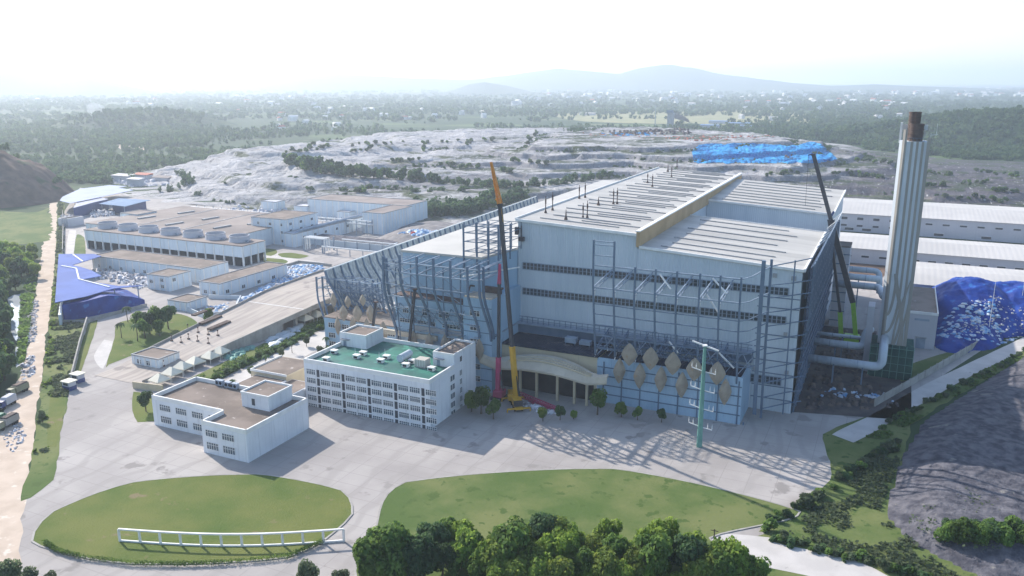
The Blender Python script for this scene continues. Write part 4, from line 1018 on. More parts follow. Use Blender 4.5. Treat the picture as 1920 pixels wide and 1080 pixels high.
q = MB(); q.bar((CX1, CY0 + 3, CT + 2.2), (CX1 + 2.4, CY0 + 3, CT + 2.6), .18); q.bar((CX1 + 1.9, CY0 + 3, CT + 2.2), (CX1 + 1.9, CY0 + 3, CT + 6.4), .16); q.bar((CX1 + .2, CY0 + 3, CT - .5), (CX1 + .2, CY0 + 3, CT + 3), .16); part("davit", q, M['trim'], chim)
# dark green net round the foot
q = MB(); ox = [(-3.2, 331), (11.6, 331), (11.6, 346), (-3.2, 346)]
q.add([(x, y, z) for z in (0, 12.2) for x, y in ox] + [(CX0, CY0, 12.6), (CX1, CY0, 12.6), (CX1, CY1, 12.6), (CX0, CY1, 12.6)],
      [(0, 1, 5, 4), (1, 2, 6, 5), (2, 3, 7, 6), (3, 0, 4, 7), (4, 5, 9, 8), (5, 6, 10, 9), (6, 7, 11, 10), (7, 4, 8, 11)])
sn = part("safety_net", q, M['net'], chim)
q = MB()
for x in np.arange(-3.3, 11.8, 2.5): q.bar((x, 330.85, 0), (x, 330.85, 13.2), .16)
for z in (3, 6, 9, 12): q.bar((-3.4, 330.8, z), (11.7, 330.8, z), .14)
part("scaffold", q, M['pylon'], sn)
q = MB(); q.box(-5.6, -3.3, 336, 344, 0, 26); part("stair_shaft", q, M['wwall'], chim)

# big pale ducts
def duct(label, pts, r, supports=()):
    d = thing("flue_duct", label, "duct", tuple(pts[0]), group="pale ducts beside the chimney")
    fine = []
    for i, p in enumerate(pts):
        p = Vector(p)
        if 0 < i < len(pts) - 1:
            a = (Vector(pts[i - 1]) - p); e = (Vector(pts[i + 1]) - p); k = min(r * 1.8, a.length * .45, e.length * .45)
            A_ = p + a.normalized() * k; E_ = p + e.normalized() * k
            for f in (0, .25, .5, .75, 1): fine.append(A_ * (1 - f) ** 2 + p * 2 * f * (1 - f) + E_ * f * f)
        else: fine.append(p)
    q = MB(); q.tube(fine, r, 16); part("pipe", q, M['pipe'], d, smooth=True)
    for s in supports:
        q = MB(); q.bar((s[0], s[1] - r * 1.0, 0), (s[0], s[1] - r * 1.0, s[2]), .45); q.bar((s[0], s[1] + r, 0), (s[0], s[1] + r, s[2]), .45); q.bar((s[0], s[1] - r * 1.1, s[2] - r), (s[0], s[1] + r * 1.1, s[2] - r), .45); part("support", q, M['steel'], d)
    for f in (.32, .68):
        a = Vector(pts[0]).lerp(Vector(pts[1]), f); dr = (Vector(pts[1]) - Vector(pts[0])).normalized()
        q = MB(); q.tube([a - dr * .12, a + dr * .12], r * 1.07, 16); part("flange", q, M['steell'], d)
duct("thick pale duct nearest the camera, bending upward at the green net", [(-24, 316.5, 8.6), (1.2, 316.5, 8.6), (1.2, 317.4, 15), (1.2, 331, 15.5)][:3] + [(1.2, 331, 15.6)], 1.55, [(-15, 316.5, 8), (-5, 316.5, 8)])
duct("thick pale duct second from the camera, ending in an elbow left of the net", [(-24, 337.5, 9.2), (-5.8, 337.5, 9.2), (-5.8, 340, 14.2), (-4, 345, 14.5)], 1.45, [(-16, 337.5, 8)])
duct("thin grey duct lying just behind the second duct", [(-24, 346, 10.2), (-5, 346, 10.2)], .75, [(-14, 346, 10)])
duct("pale duct at mid height behind the crane, lower one", [(-22, 388, 22.0), (-3, 388, 22.0), (-1, 372, 22.0)], 1.5)
duct("pale duct at mid height behind the crane, upper one", [(-22, 402, 22.6), (-3, 402, 22.6)], 1.5, [(-12, 402, 22)])
duct("far pale duct that bends down beside the grass behind the crane", [(-22, 432, 20.0), (-4, 432, 20.0), (-3, 428, 10.0)], 1.4)
t = thing("steel_frame_tower", "pale clad tower with open dark steel legs behind the right wall of the plant", "steel tower", (-19.5, 402, 0))
q = MB(); q.box(-22.6, -16.6, 396, 408, 0, 37); part("cladding", q, M['wwall'], t)
for z in np.arange(3, 38, 4.4):
    q = MB(); q.box(-22.7, -16.5, 395.7, 396, z - .2, z + .2); part("rail", q, M['steel'], t)
q = MB(); q.box(-22.8, -16.4, 395.8, 408, 37, 37.6); part("roof", q, M['broof'], t)
# scrap and gear on the dark ground under the ducts
def litter(name, region, n, s0, s1, m, z=0.0, zfun=None, kind='stuff', flat=.5):
    V = []; F = []
    xs = np.array([p[0] for p in region]); ys = np.array([p[1] for p in region])
    def inside(x, y):
        c = False; j = len(region) - 1
        for i in range(len(region)):
            if (region[i][1] > y) != (region[j][1] > y) and x < (region[j][0] - region[i][0]) * (y - region[i][1]) / (region[j][1] - region[i][1]) + region[i][0]: c = not c
            j = i
        return c
    k = 0; g_ = 0
    while k < n and g_ < n * 30:
        g_ += 1
        x = random.uniform(xs.min(), xs.max()); y = random.uniform(ys.min(), ys.max())
        if not inside(x, y): continue
        z0 = zfun(x, y) if zfun else z
        a = random.random() * 6.28; l = random.uniform(s0, s1); w_ = l * random.uniform(.3, .9); h = l * random.uniform(.15, flat)
        ca, sa = math.cos(a), math.sin(a); b0 = len(V)
        for (u, v, zz_) in ((-1, -1, -.3), (1, -1, -.3), (1, 1, -.3), (-1, 1, -.3), (-.6, -.5, 1), (.7, -.6, .8), (.5, .7, 1.1), (-.7, .5, .7)):
            u *= l / 2 * random.uniform(.8, 1.2); v *= w_ / 2 * random.uniform(.8, 1.2); V.append((x + u * ca - v * sa, y + u * sa + v * ca, z0 + zz_ * h))
        F += [[b0 + i for i in f] for f in ((4, 5, 6, 7), (0, 1, 5, 4), (1, 2, 6, 5), (2, 3, 7, 6), (3, 0, 4, 7))]
        k += 1
    return props(np_mesh(name, np.array(V), np.array(F), m), kind=kind)
def PX(*pts, z=0.0): return [tuple(at(x, y, z))[:2] for x, y in pts]
M['scrap'] = mat("dark_scrap", (0.03, 0.03, 0.04), (0.16, 0.12, 0.10), 0.25, 0.8)
M['darkground'] = mat("oily_ground", (0.06, 0.055, 0.06), (0.11, 0.095, 0.09), 0.15, 0.9)
sheet("work_yard", [W(-24.5, 281), W(12, 290), W(12, 330), W(-2, 334), W(-2, 395), W(-24.5, 395)], 0.06, M['darkground'])
litter("scrap_litter", [(-22, 285), (10, 300), (-2, 330), (-3, 392), (-21, 392)], 240, .6, 3.2, M['scrap'], .2)
litter("pale_rubble_litter", [(-20, 300), (8, 306), (6, 312), (-16, 312)], 36, .5, 2.4, M['bluelitter'], .2)

# white service building with brown roof
sb = thing("service_building", "plain white service building with brown mottled roof right of the chimney", "building", (15, 403, 0))
q = MB(); q.box(9.4, 20.6, 376.4, 428, 0, 14.8); part("wall", q, M['wwall'], sb)
q = MB(); q.box(9.6, 20.4, 376.6, 427.8, 14.8, 15.0); part("roof", q, M['broof'], sb)
for a in ((9.3, 20.7, 376.2, 376.6), (9.3, 9.65, 376.6, 428), (20.35, 20.7, 376.6, 428)):
    q = MB(); q.box(*a, 14.8, 15.9); part("parapet", q, M['trim'], sb)
q = MB(); q.box(13.4, 17.0, 376.25, 376.42, 0, 4.6); d = part("door", q, M['steell'], sb)
q = MB(); q.box(13.1, 17.3, 375.6, 376.4, 4.7, 5.0); part("door_canopy", q, M['strip'], sb)
q = MB(); q.box(12.0, 17.6, 376.28, 376.42, 12.0, 12.9); part("louvre", q, M['steell'], sb)

# warehouses
def warehouse(label, x0, x1, y0, y1, ze, zr, rows, xs, wsize=(3.6, 1.8)):
    w = thing("warehouse", label, "warehouse", ((x0 + x1) / 2, (y0 + y1) / 2, 0), group="white warehouses behind the chimney")
    q = MB(); q.box(x0, x1, y0, y1, 0, ze - .2); part("wall", q, M['wwall'], w)
    ym = (y0 + y1) / 2; q = MB()
    q.add([(x0 - 1, y0 - 1, ze - .3), (x1 + 1, y0 - 1, ze - .3), (x1 + 1, ym, zr - .3), (x0 - 1, ym, zr - .3), (x0 - 1, y1 + 1, ze - .3), (x1 + 1, y1 + 1, ze - .3),
           (x0 - 1, y0 - 1, ze), (x1 + 1, y0 - 1, ze), (x1 + 1, ym, zr), (x0 - 1, ym, zr), (x0 - 1, y1 + 1, ze), (x1 + 1, y1 + 1, ze)],
          [(6, 7, 8, 9), (9, 8, 11, 10), (1, 0, 3, 2), (2, 3, 4, 5), (0, 1, 7, 6), (5, 4, 10, 11), (1, 2, 8, 7), (2, 5, 11, 8), (3, 0, 6, 9), (4, 3, 9, 10)])
    part("roof", q, M['wroof'], w)
    for z, ww, hh, off, lst in rows:
        for x in lst:
            q = MB(); q.box(x - ww / 2, x + ww / 2, y0 - .1, y0 + .1, z, z + hh); g = part("window", q, M['glass'], w)
            q = MB(); q.box(x - ww / 2 - .3, x + ww / 2 + .3, y0 - .5, y0 - .08, z + hh + .02, z + hh + .2); part("window_hood", q, M['trim'], g)
warehouse("rearmost long white warehouse with two rows of small windows", -52, 170, 664, 752, 13.6, 16.5,
          [(9.0, 4.2, 2.0, 0, list(range(-34, 10, 11))), (4.0, 4.0, 1.5, 0, list(range(-34, 10, 11))), (8.6, 4.4, 1.3, 0, list(range(12, 166, 11))), (1.2, 6.0, 1.8, 0, [-30, -18, 6, 30, 60, 95, 130])], 0)
warehouse("middle long white warehouse, single row of low windows", -44, 165, 546, 600, 9.6, 12,
          [(4.0, 4.2, 1.3, 0, [-24, -14, -4] + list(range(14, 160, 9)))], 0)
warehouse("nearest white warehouse, roof partly behind the blue covered heap", 11.5, 160, 462, 520, 9.0, 11.5, [(4.0, 4.2, 1.3, 0, list(range(20, 155, 12)))], 0)

# blue covered waste heap
def heap(name, label, prof, m, cat, seed, res=70, sharp=2.0, wr=1.2):
    """prof: list of (x, y, rx, ry, h) lumps"""
    x0 = min(p[0] - p[2] for p in prof); x1 = max(p[0] + p[2] for p in prof); y0 = min(p[1] - p[3] for p in prof); y1 = max(p[1] + p[3] for p in prof)
    X, Y = np.meshgrid(np.linspace(x0, x1, res), np.linspace(y0, y1, res)); Z = np.full(X.shape, -1.0)
    for px, py, rx, ry, h in prof:
        d = np.hypot((X - px) / rx, (Y - py) / ry); Z = np.maximum(Z, np.where(d < 1, h * (1 - d ** sharp) ** .85, -1))
    Z = np.where(Z > 0, Z + np.clip(Z / 3, 0, 1) * ((fbm(X / 5, Y / 5, 4, seed) - .47) * 2 * wr + (fbm(X / 17, Y / 17, 2, seed + 3) - .4) * wr * 1.6), Z)
    n = res; ids = np.arange(n * n).reshape(n, n); qd = np.stack([ids[:-1, :-1], ids[:-1, 1:], ids[1:, 1:], ids[1:, :-1]], -1).reshape(-1, 4)
    V = np.stack([X, Y, Z], -1).reshape(-1, 3); k = (V[qd][:, :, 2] > -.9).any(1); us = np.unique(qd[k]); rm = -np.ones(n * n, int); rm[us] = np.arange(len(us))
    def zf(x, y):
        i = min(n - 1, max(0, int(round((y - y0) / (y1 - y0) * (n - 1))))); j = min(n - 1, max(0, int(round((x - x0) / (x1 - x0) * (n - 1))))); return max(0, float(Z[i, j]))
    return np_mesh(name, V[us], rm[qd[k]], m, smooth=False), zf
hp, hzf = heap("waste_heap", "", [(38, 444, 26, 40, 17), (58, 452, 30, 38, 15), (34, 412, 15, 30, 7), (70, 468, 24, 28, 10), (28, 388, 8, 14, 3)], M['tarp'], "heap", 11, res=120, wr=1.9)
props(hp, "mound of waste under deep blue tarpaulin beside the white service building", "waste heap")
litter("bag_litter", [(28, 388), (46, 396), (58, 414), (60, 428), (46, 432), (34, 420)], 300, .35, 1.2, M['litter'], zfun=hzf)
litter("sheet_litter", [(22, 384), (44, 390), (52, 406), (44, 424), (30, 420), (22, 404)], 170, .8, 3.0, M['bluelitter'], zfun=hzf, flat=.25)

# boundary wall on the right, road poles
def wallrun(name, label, pts, h, th, m, cat="wall", posts=None):
    w = thing(name, label, cat, (pts[0][0], pts[0][1], 0))
    for k, (p, e) in enumerate(zip(pts[:-1], pts[1:])):
        q = MB(); d = Vector((e[0] - p[0], e[1] - p[1], 0)); q.bar((p[0], p[1], h / 2), (e[0], e[1], h / 2), th, h); part("wall_panel", q, m, w)
        n = max(1, int(d.length / 6))
        if posts:
            for j in range(n):
                x, y = p[0] + d.x * j / n, p[1] + d.y * j / n; q = MB(); q.box(x - .3, x + .3, y - .3, y + .3, 0, h + .25); part("pillar", q, m, w)
    return w
P_ = [tuple(at(x, y))[:2] for x, y in ((1640, 762), (1720, 716), (1830, 652), (1925, 600), (1990, 566))]
wallrun("boundary_wall", "grey block boundary wall running along the pale road at the right", P_, 2.8, .4, M['concwall'], posts=True)
def pole(px, py, h, label, arm=True):
    p = at(px, py); t = thing("lamp_post", label, "lamp post", tuple(p), group="slim lamp posts")
    q = MB(); q.tube([(p.x, p.y, 0), (p.x, p.y, h)], [.16, .09], 8); part("post", q, M['trim'], t)
    if arm:
        q = MB(); q.bar((p.x, p.y, h - .1), (p.x - 1.4, p.y - .3, h + .15), .12); q.box(p.x - 2.0, p.x - 1.2, p.y - .5, p.y - .15, h + .05, h + .25); part("lamp_head", q, M['steell'], t)
pole(1852, 632, 25, "tall thin white pole in front of the blue covered heap", False)
pole(1909, 606, 20, "tall thin white pole at the far end of the boundary wall", False)
pole(1118, 762, 8, "short lamp post before the right end of the arched canopy")
pole(1220, 766, 7, "short pale post before the diamond panels", False)
pole(894, 765, 8, "lamp post between the office block and the arched canopy", False)

# bright blue tarpaulin across the top of the landfill
def lf_hit(px, py):
    lo, hi = 0.0, 60.0
    for z in np.arange(60, -1, -1.5):
        q = at(px, py, z)
        if ground_z(q.x, q.y) >= z: lo = z; break
    hi = lo + 1.5
    for _ in range(6):
        m = (lo + hi) / 2; q = at(px, py, m)
        if ground_z(q.x, q.y) >= m: lo = m
        else: hi = m
    q = at(px, py, lo); return (q.x, q.y, lo)
rowsT = []
for f in np.linspace(0, 1, 150):
    px = 1297 + 270 * f; n_ = float(fbm(np.array(px / 9.0), np.array(3.0), 3, 12)) - .45
    y1 = 306 - (8 if f > .9 else 0) * (f - .9) / .1 + n_ * 6; y0 = 272 - 3 * math.sin(f * 5) - 9 * math.exp(-((f - .83) / .07) ** 2) + n_ * 5 + max(0, f - .9) / .1 * 20 + max(0, .05 - f) / .05 * 12
    rowsT.append([lf_hit(px + (1 - t_) * 4, y1 + (y0 - y1) * t_) for t_ in np.linspace(0, 1, 44)])
TV = np.array(rowsT); edge = np.minimum(1, np.minimum(np.arange(44), np.arange(44)[::-1])[None, :] / 3.0) * np.minimum(1, np.minimum(np.arange(150), np.arange(150)[::-1])[:, None] / 4.0)
TV[:, :, 2] += .35 + edge * (1.2 + (fbm(TV[:, :, 0] / 4, TV[:, :, 1] / 4, 3, 31) - .45) * 3.2)
n0, n1 = TV.shape[:2]; ids = np.arange(n0 * n1).reshape(n0, n1); qd = np.stack([ids[:-1, :-1], ids[1:, :-1], ids[1:, 1:], ids[:-1, 1:]], -1).reshape(-1, 4)
props(np_mesh("tarpaulin_cover", TV.reshape(-1, 3), qd, M['tarplight']), "bright blue tarpaulin sheet draped over the top of the grey landfill", "tarpaulin")
def liner_bank(name, pxs, seed, hmax):
    poly = [tuple(at(x, y))[:2] for x, y in pxs]; xs = [p[0] for p in poly]; ys = [p[1] for p in poly]; st = 1.6
    X, Y = np.meshgrid(np.arange(min(xs), max(xs), st), np.arange(min(ys), max(ys), st)); D = np.full(X.shape, 1e9); ins = np.zeros(X.shape, bool); j = len(poly) - 1
    for i in range(len(poly)):
        (xi, yi), (xj, yj) = poly[i], poly[j]
        c = ((yi > Y) != (yj > Y)) & (X < (xj - xi) * (Y - yi) / (yj - yi + 1e-9) + xi); ins ^= c
        dx, dy = xj - xi, yj - yi; t_ = np.clip(((X - xi) * dx + (Y - yi) * dy) / (dx * dx + dy * dy), 0, 1); D = np.minimum(D, np.hypot(X - xi - t_ * dx, Y - yi - t_ * dy)); j = i
    Z = np.where(ins, np.minimum(D * .35, hmax) + .12 + (fbm(X / 9, Y / 9, 4, seed) - .4) * np.clip(D / 6, 0, 1) * 2.2, -1.5)
    n, m_ = X.shape; ids = np.arange(n * m_).reshape(n, m_); qd = np.stack([ids[:-1, :-1], ids[:-1, 1:], ids[1:, 1:], ids[1:, :-1]], -1).reshape(-1, 4)
    k = (Z.ravel()[qd] > -1).any(1); us = np.unique(qd[k]); rm = -np.ones(n * m_, int); rm[us] = np.arange(len(us))
    props(np_mesh(name, np.stack([X, Y, Z], -1).reshape(-1, 3)[us], rm[qd[k]], M['liner'], smooth=True), kind='structure')
liner_bank("liner_terrain", [(2000, 640), (1920, 668), (1830, 725), (1730, 790), (1690, 855), (1655, 960), (1700, 1016), (1790, 1062), (1880, 1105), (2050, 1105), (2200, 800)], 41, 4)

# ================================================================== RAMP
ramp = thing("access_ramp", "wide worn concrete ramp rising from the yard to the tipping hall", "ramp", (-262, 260, 0))
def rampz(y): return 0.12 if y < 214 else min(8.4, 0.12 + (y - 214) * .085)
def rx(y):  # left and right edge
    f = (y - 205) / (560 - 205); return -272 - 10 * min(1, f * 2.2), -249.6 + 9.6 * min(1, f * 3.2)
ys = list(np.arange(206, 330, 8)) + [345, 400, 460, 565]
q = MB(); vs = []; fs = []
for y in ys:
    l, r = rx(y); z = rampz(y); vs += [(l, y, z), (r, y, z), (r, y, max(-.1, z - 1.6)), (l, y, max(-.1, z - 1.6))]
for i in range(len(ys) - 1):
    for j in range(4): fs.append((i * 4 + j, i * 4 + (j + 1) % 4, i * 4 + 4 + (j + 1) % 4, i * 4 + 4 + j))
q.add(vs, fs); part("deck", q, M['ramp'], ramp)
for side in (0, 1):
    q = MB()
    yy = [y for y in ys if y > 225]
    for y0, y1 in zip(yy[:-1], yy[1:]):
        x0, x1 = rx(y0)[side], rx(y1)[side]; s = .22 if side else -.22
        q.bar((x0 + s, y0, rampz(y0) - .2), (x1 + s, y1, rampz(y1) - .2), .4, 2.3)
    part("parapet", q, M['concwall'], ramp)
for y in (212, 228, 244, 260, 276):
    pass
q = MB(); q.prism([(-249.4, 205), (-248.9, 205), (-240.0, 300), (-240.6, 300)], -.1, [0.8, .8, 7, 7]); 
for y in np.arange(282, 320, 9):
    q = MB(); x = rx(y)[1]; q.box(x - 3.4, x - 1.9, y - .7, y + .7, 0, rampz(y) - 1.5); part("pier", q, M['concwall'], ramp)
q = MB(); vs = []; yl = [208, 230, 255, 279]
for y in yl:
    x = rx(y)[1] + .45; vs += [(x, y, 0), (x - .3, y, 0), (x - .3, y, rampz(y) + .9), (x, y, rampz(y) + .9)]
fs = [(i * 4 + j, i * 4 + (j + 1) % 4, i * 4 + 4 + (j + 1) % 4, i * 4 + 4 + j) for i in range(3) for j in range(4)] + [(3, 2, 1, 0), (12, 13, 14, 15)]
q.add(vs, fs); part("retaining_wall", q, M['concwall'], ramp)
q = MB(); y = 296; q.bar((rx(y)[0] + .5, y, rampz(y) + .03), (rx(y)[1] - .5, y, rampz(y) + .03), .5, .05); part("joint", q, M['trim'], ramp)
# end wall of the low garden by the ramp foot
wallrun("garden_wall", "short beige wall closing the tent garden at the ramp foot", [tuple(at(*p))[:2] for p in ((250, 728), (306, 735))], 2.6, .5, M['cream'])
wallrun("garden_wall", "low grey wall curving along the debris strip above the ramp", [tuple(at(*p))[:2] for p in ((520, 505), (560, 493), (600, 497), (622, 500))], 1.6, .5, M['concwall'])
wallrun("boundary_wall", "narrow grey wall between the overgrown bank and the driveway", [tuple(at(*p))[:2] for p in ((164, 604), (150, 650), (138, 700), (134, 715))], 2.6, .5, M['concwall'])
wallrun("boundary_wall", "long dark fence wall along the grassy bank left of the cooling tower", [tuple(at(*p))[:2] for p in ((118, 475), (119, 430), (118, 400))], 3.0, .4, M['concwall'])
# pipe stacks dropped on the ramp
for px, py, lab in ((390, 606, "bundle of dark steel beams on the ramp, beside its left kerb"), (404, 619, "bundle of dark steel beams on the ramp, middle one of three"), (420, 628, "bundle of dark steel beams on the ramp, farthest from its left kerb")):
    p = at(px - 8, py - 8, 2.5); z = rampz(p.y)
    t = thing("steel_bundle", lab, "steel beams", (p.x, p.y, z), group="steel bundles on the ramp")
    for k in range(3):
        q = MB(); q.bar((p.x + k * .9 - 1, p.y - 6, z + .35), (p.x + k * .9 - 1, p.y + 6, z + .35 + .5), .7, .7); part("beam", q, M['rust'], t)
# traffic bars / barrier stands on the ramp foot
for k, (px, py) in enumerate(((355, 648), (372, 652), (392, 656), (354, 633), (373, 638), (392, 642), (410, 644), (267, 685), (288, 687), (307, 690), (323, 650), (341, 653))):
    p = at(px, py, .2); z = rampz(p.y) if p.x < -249 else 0.1; p.z = z
    t = thing("barrier_stand", "small rusty barrier stand at the worn foot of the ramp", "barrier", tuple(p), group="barrier stands at the ramp foot")
    q = MB(); q.box(p.x - .5, p.x + .5, p.y - .4, p.y + .4, z, z + .5); part("foot", q, M['rust'], t)
    q = MB(); q.tube([(p.x, p.y, z + .5), (p.x, p.y, z + 2.6)], .12, 6); q.box(p.x - .35, p.x + .35, p.y - .1, p.y + .1, z + 2.0, z + 2.7); part("post", q, M['rust'], t)

# ================================================================== LEFT WORKS
def clad_building(name, label, x0, x1, y0, y1, h, cat="building", pil=6.0, roofm='broof', wins=(), group=None, wm='cladl', side_w=()):
    t = thing(name, label, cat, ((x0 + x1) / 2, (y0 + y1) / 2, 0), group)
    q = MB(); q.box(x0, x1, y0, y1, 0, h - .1); part("wall", q, M[wm], t)
    q = MB(); q.box(x0 + .3, x1 - .3, y0 + .3, y1 - .3, h - .1, h + .05); part("roof", q, M[roofm], t)
    q = MB(); q.prism([(x0 - .15, y0 - .15), (x1 + .15, y0 - .15), (x1 + .15, y0 + .3), (x0 - .15, y0 + .3)], h - .1, h + .45); q.prism([(x0 - .15, y0 + .3), (x0 + .3, y0 + .3), (x0 + .3, y1 - .3), (x0 - .15, y1 - .3)], h - .1, h + .45)
    q.prism([(x1 - .3, y0 + .3), (x1 + .15, y0 + .3), (x1 + .15, y1 - .3), (x1 - .3, y1 - .3)], h - .1, h + .45); q.prism([(x0 - .15, y1 - .3), (x1 + .15, y1 - .3), (x1 + .15, y1 + .15), (x0 - .15, y1 + .15)], h - .1, h + .45)
    part("parapet", q, M['strip'], t)
    for x in np.arange(x0 + 1.2, x1, pil):
        q = MB(); q.box(x - .35, x + .35, y0 - .18, y0, 0, h - .15); part("pilaster", q, M['trim'], t)
    for y in np.arange(y0 + 2, y1, pil):
        q = MB(); q.box(x1, x1 + .18, y - .35, y + .35, 0, h - .15); part("pilaster", q, M['trim'], t)
    for x, z in wins: window(x - 1.1, x + 1.1, y0, z, z + 1.7, t, 2, d=.2)
    for y, z in side_w:
        q = MB(); q.box(x1 - .1, x1 + .1, y - 1.1, y + 1.1, z, z + 1.7); w_ = part("window", q, M['glass'], t)
        q = MB(); q.box(x1 + .1, x1 + .2, y - .08, y + .08, z, z + 1.7); q.box(x1 + .1, x1 + .2, y - 1.2, y + 1.2, z - .12, z); part("window_frame", q, M['trim'], w_)
    return t

# cooling tower with seven fans
ct = thing("cooling_tower", "long pale blue cooling tower block with seven round fans on its roof", "cooling tower", (-424, 390, 0))
q = MB(); q.box(-492, -355.5, 378.6, 399, 5.6, 12.4); part("wall", q, M['cladl'], ct)
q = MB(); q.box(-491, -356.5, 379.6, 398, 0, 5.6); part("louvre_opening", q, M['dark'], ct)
q = MB(); q.box(-492.3, -355.2, 378.3, 399.3, 12.4, 12.9); part("roof", q, M['tankroof'], ct)
for x in np.arange(-490.8, -355, 7.52):
    q = MB(); q.box(x - .3, x + .3, 378.35, 378.6, 5.5, 12.4); part("pilaster", q, M['trim'], ct)
    q = MB(); q.box(x - .35, x + .35, 378.5, 379.4, 0, 5.55); part("column", q, M['trim'], ct)
for y in (379.6, 386, 392.4, 398.6):
    q = MB(); q.box(-355.5, -355.25, y - .3, y + .3, 5.5, 12.4); part("pilaster", q, M['trim'], ct)
    q = MB(); q.box(-356.4, -355.4, y - .35, y + .35, 0, 5.55); part("column", q, M['trim'], ct)
for x in (-483.5, -464.5, -445.5, -426, -406.5, -387.5, -368):
    q = MB(); q.lathe([(6.6, 12.8), (6.0, 15.2), (6.1, 16.6), (5.75, 16.6), (5.6, 13.6), (0.2, 13.4)], x, 390.5, 26); f = part("fan_ring", q, M['wwall'], ct)
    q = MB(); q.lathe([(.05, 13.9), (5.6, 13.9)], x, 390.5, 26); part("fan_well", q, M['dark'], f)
    q = MB()
    for k in range(6):
        a = k * math.pi / 3 + x; q.bar((x, 390.5, 14.6), (x + 5.2 * math.cos(a), 390.5 + 5.2 * math.sin(a), 14.5), .9, .15)
    part("fan", q, M['strip'], f)
    q = MB(); q.box(x + 6.6, x + 8.2, 388, 390, 12.9, 14.2); part("fan_motor", q, M['steell'], ct)
# big dusty tank block behind it
tb = thing("treatment_tanks", "wide flat dusty brown slab roof of the treatment tanks behind the cooling fans", "building", (-440, 440, 0))
q = MB(); q.box(-520, -388, 402, 492, 0, 11.4); part("wall", q, M['cladl'], tb)
q = MB(); q.box(-520.4, -387.6, 401.6, 492, 11.4, 11.8); part("roof", q, M['tankroof'], tb)
for x in (-477, -436):
    q = MB(); q.bar((x, 402, 11.9), (x - 6, 492, 11.9), .8, .3); part("roof_joint", q, M['strip'], tb)
for x, y in ((-498, 436), (-490, 466), (-458, 424), (-452, 452), (-418, 428), (-408, 450)):
    q = MB(); q.bar((x - 1, y - 7, 12.3), (x + 1, y + 7, 12.3), 2.0, .9); part("hatch", q, M['strip'], tb)
for x in np.arange(-516, -390, 7.5):
    q = MB(); q.box(x - .3, x + .3, 401.4, 401.6, 0, 11.3); part("pilaster", q, M['trim'], tb)
clad_building("process_building", "small pale block with pinkish roof at the left end of the tank slab", -530, -512, 440, 458, 12.5, roofm='tankroof')
# rows of tanks, pipes and boxes beyond
rk = thing("pipe_rack", "cluttered pale pipe rack running behind the tank slab", "pipe rack", (-440, 505, 0))
for k, (y, z) in enumerate(((498, 8), (500, 10), (503, 7))):
    q = MB(); q.tube([(-520, y, z), (-345, y, z)], .5, 8); part("pipe", q, M['trim'], rk)
for x in np.arange(-518, -346, 9):
    q = MB(); q.bar((x, 497, 0), (x, 497, 11), .4); q.bar((x, 504, 0), (x, 504, 11), .4); q.bar((x, 497, 9), (x, 504, 9), .35); part("rack_frame", q, M['steell'], rk)
litter("equipment_clutter", [(-520, 508), (-345, 508), (-345, 560), (-530, 570)], 420, 1.2, 5.5, M['wwall'], flat=.7)
for i, (x, y, w_, d_, h) in enumerate(((-452, 545, 13, 12, 9), (-500, 560, 16, 12, 8), (-405, 540, 12, 10, 8))):
    clad_building("process_building", ("pale square block among the tanks, middle of three below the grey slope", "pale square block nearest the blue sheds behind the tanks", "pale square block behind the tall block's left corner")[i], x, x + w_, y, y + d_, h, roofm='wwall', group="square blocks among the tanks")
# tall block and its low right neighbours
clad_building("process_building", "tallest pale cladded block with brown roof and two rows of windows right of the fans", -405.5, -375.5, 443, 478, 17.6, wins=[(x, z) for x in (-399, -389, -379.5) for z in (2.0, 8.0, 13.2)], side_w=[(y, z) for y in (448, 459, 471) for z in (8.6, 13.4)])
clad_building("process_building", "long low pale wing with a curved pipe on its roof beside the tallest block", -375.3, -366, 440, 540, 9.0, roofm='wwall', side_w=[(y, 4.6) for y in (450, 462, 474, 487, 500)])
q_t = thing("roof_duct", "grey duct running along the low wing beside the tallest block", "duct", (-366, 445, 9))
q = MB(); q.tube([(-367.5, 442, 3), (-367.5, 443, 8.6), (-367.5, 447, 10.2), (-367.5, 532, 10.2)], 1.0, 10); part("pipe", q, M['steell'], q_t)
clad_building("process_building", "far long pale block with pipes on its roof below the grey slope", -440, -345, 548, 580, 15, roofm='tankroof')
clad_building("process_building", "far right corner block with white stripes next to the shrubby slope", -356, -338, 505, 545, 15.5, roofm='tankroof', pil=4.0)
# pipe bridge and tanks yard between
pr = thing("pipe_rack", "white pipe bridge shaped like a goal in front of the tallest block", "pipe rack", (-345, 440, 0))
for x in (-352, -337):
    q = MB(); q.bar((x, 432, 0), (x, 432, 8.8), .8); q.bar((x, 444, 0), (x, 444, 8.8), .8); part("rack_frame", q, M['steell'], pr)
for y in (433, 435.5, 438):
    q = MB(); q.tube([(-352, y, 1), (-352, y, 9.2), (-336, y, 9.2), (-336, y, 1)], .55, 8); part("pipe", q, M['trim'], pr)
pr = thing("pipe_rack", "low white pipe bridges running toward the perforated screen", "pipe rack", (-320, 440, 0))
for y, z in ((430, 5.0), (452, 6.0)):
    q = MB(); q.tube([(-336, y, z), (-275, y, z)], .5, 8); part("pipe", q, M['trim'], pr)
    for x in np.arange(-334, -276, 10):
        q = MB(); q.bar((x, y, 0), (x, y, z), .4); part("support", q, M['steell'], pr)
q = MB(); q.box(-366, -300, 452.6, 470, 0, 4.5); ob = thing("tank_basin", "dark open basin block behind the white pipe bridge", "basin", (-333, 461, 0)); part("wall", q, M['clad'], ob)
q = MB(); q.box(-365, -301, 453.5, 469, 4.5, 4.7); part("basin_floor", q, M['liner'], ob)
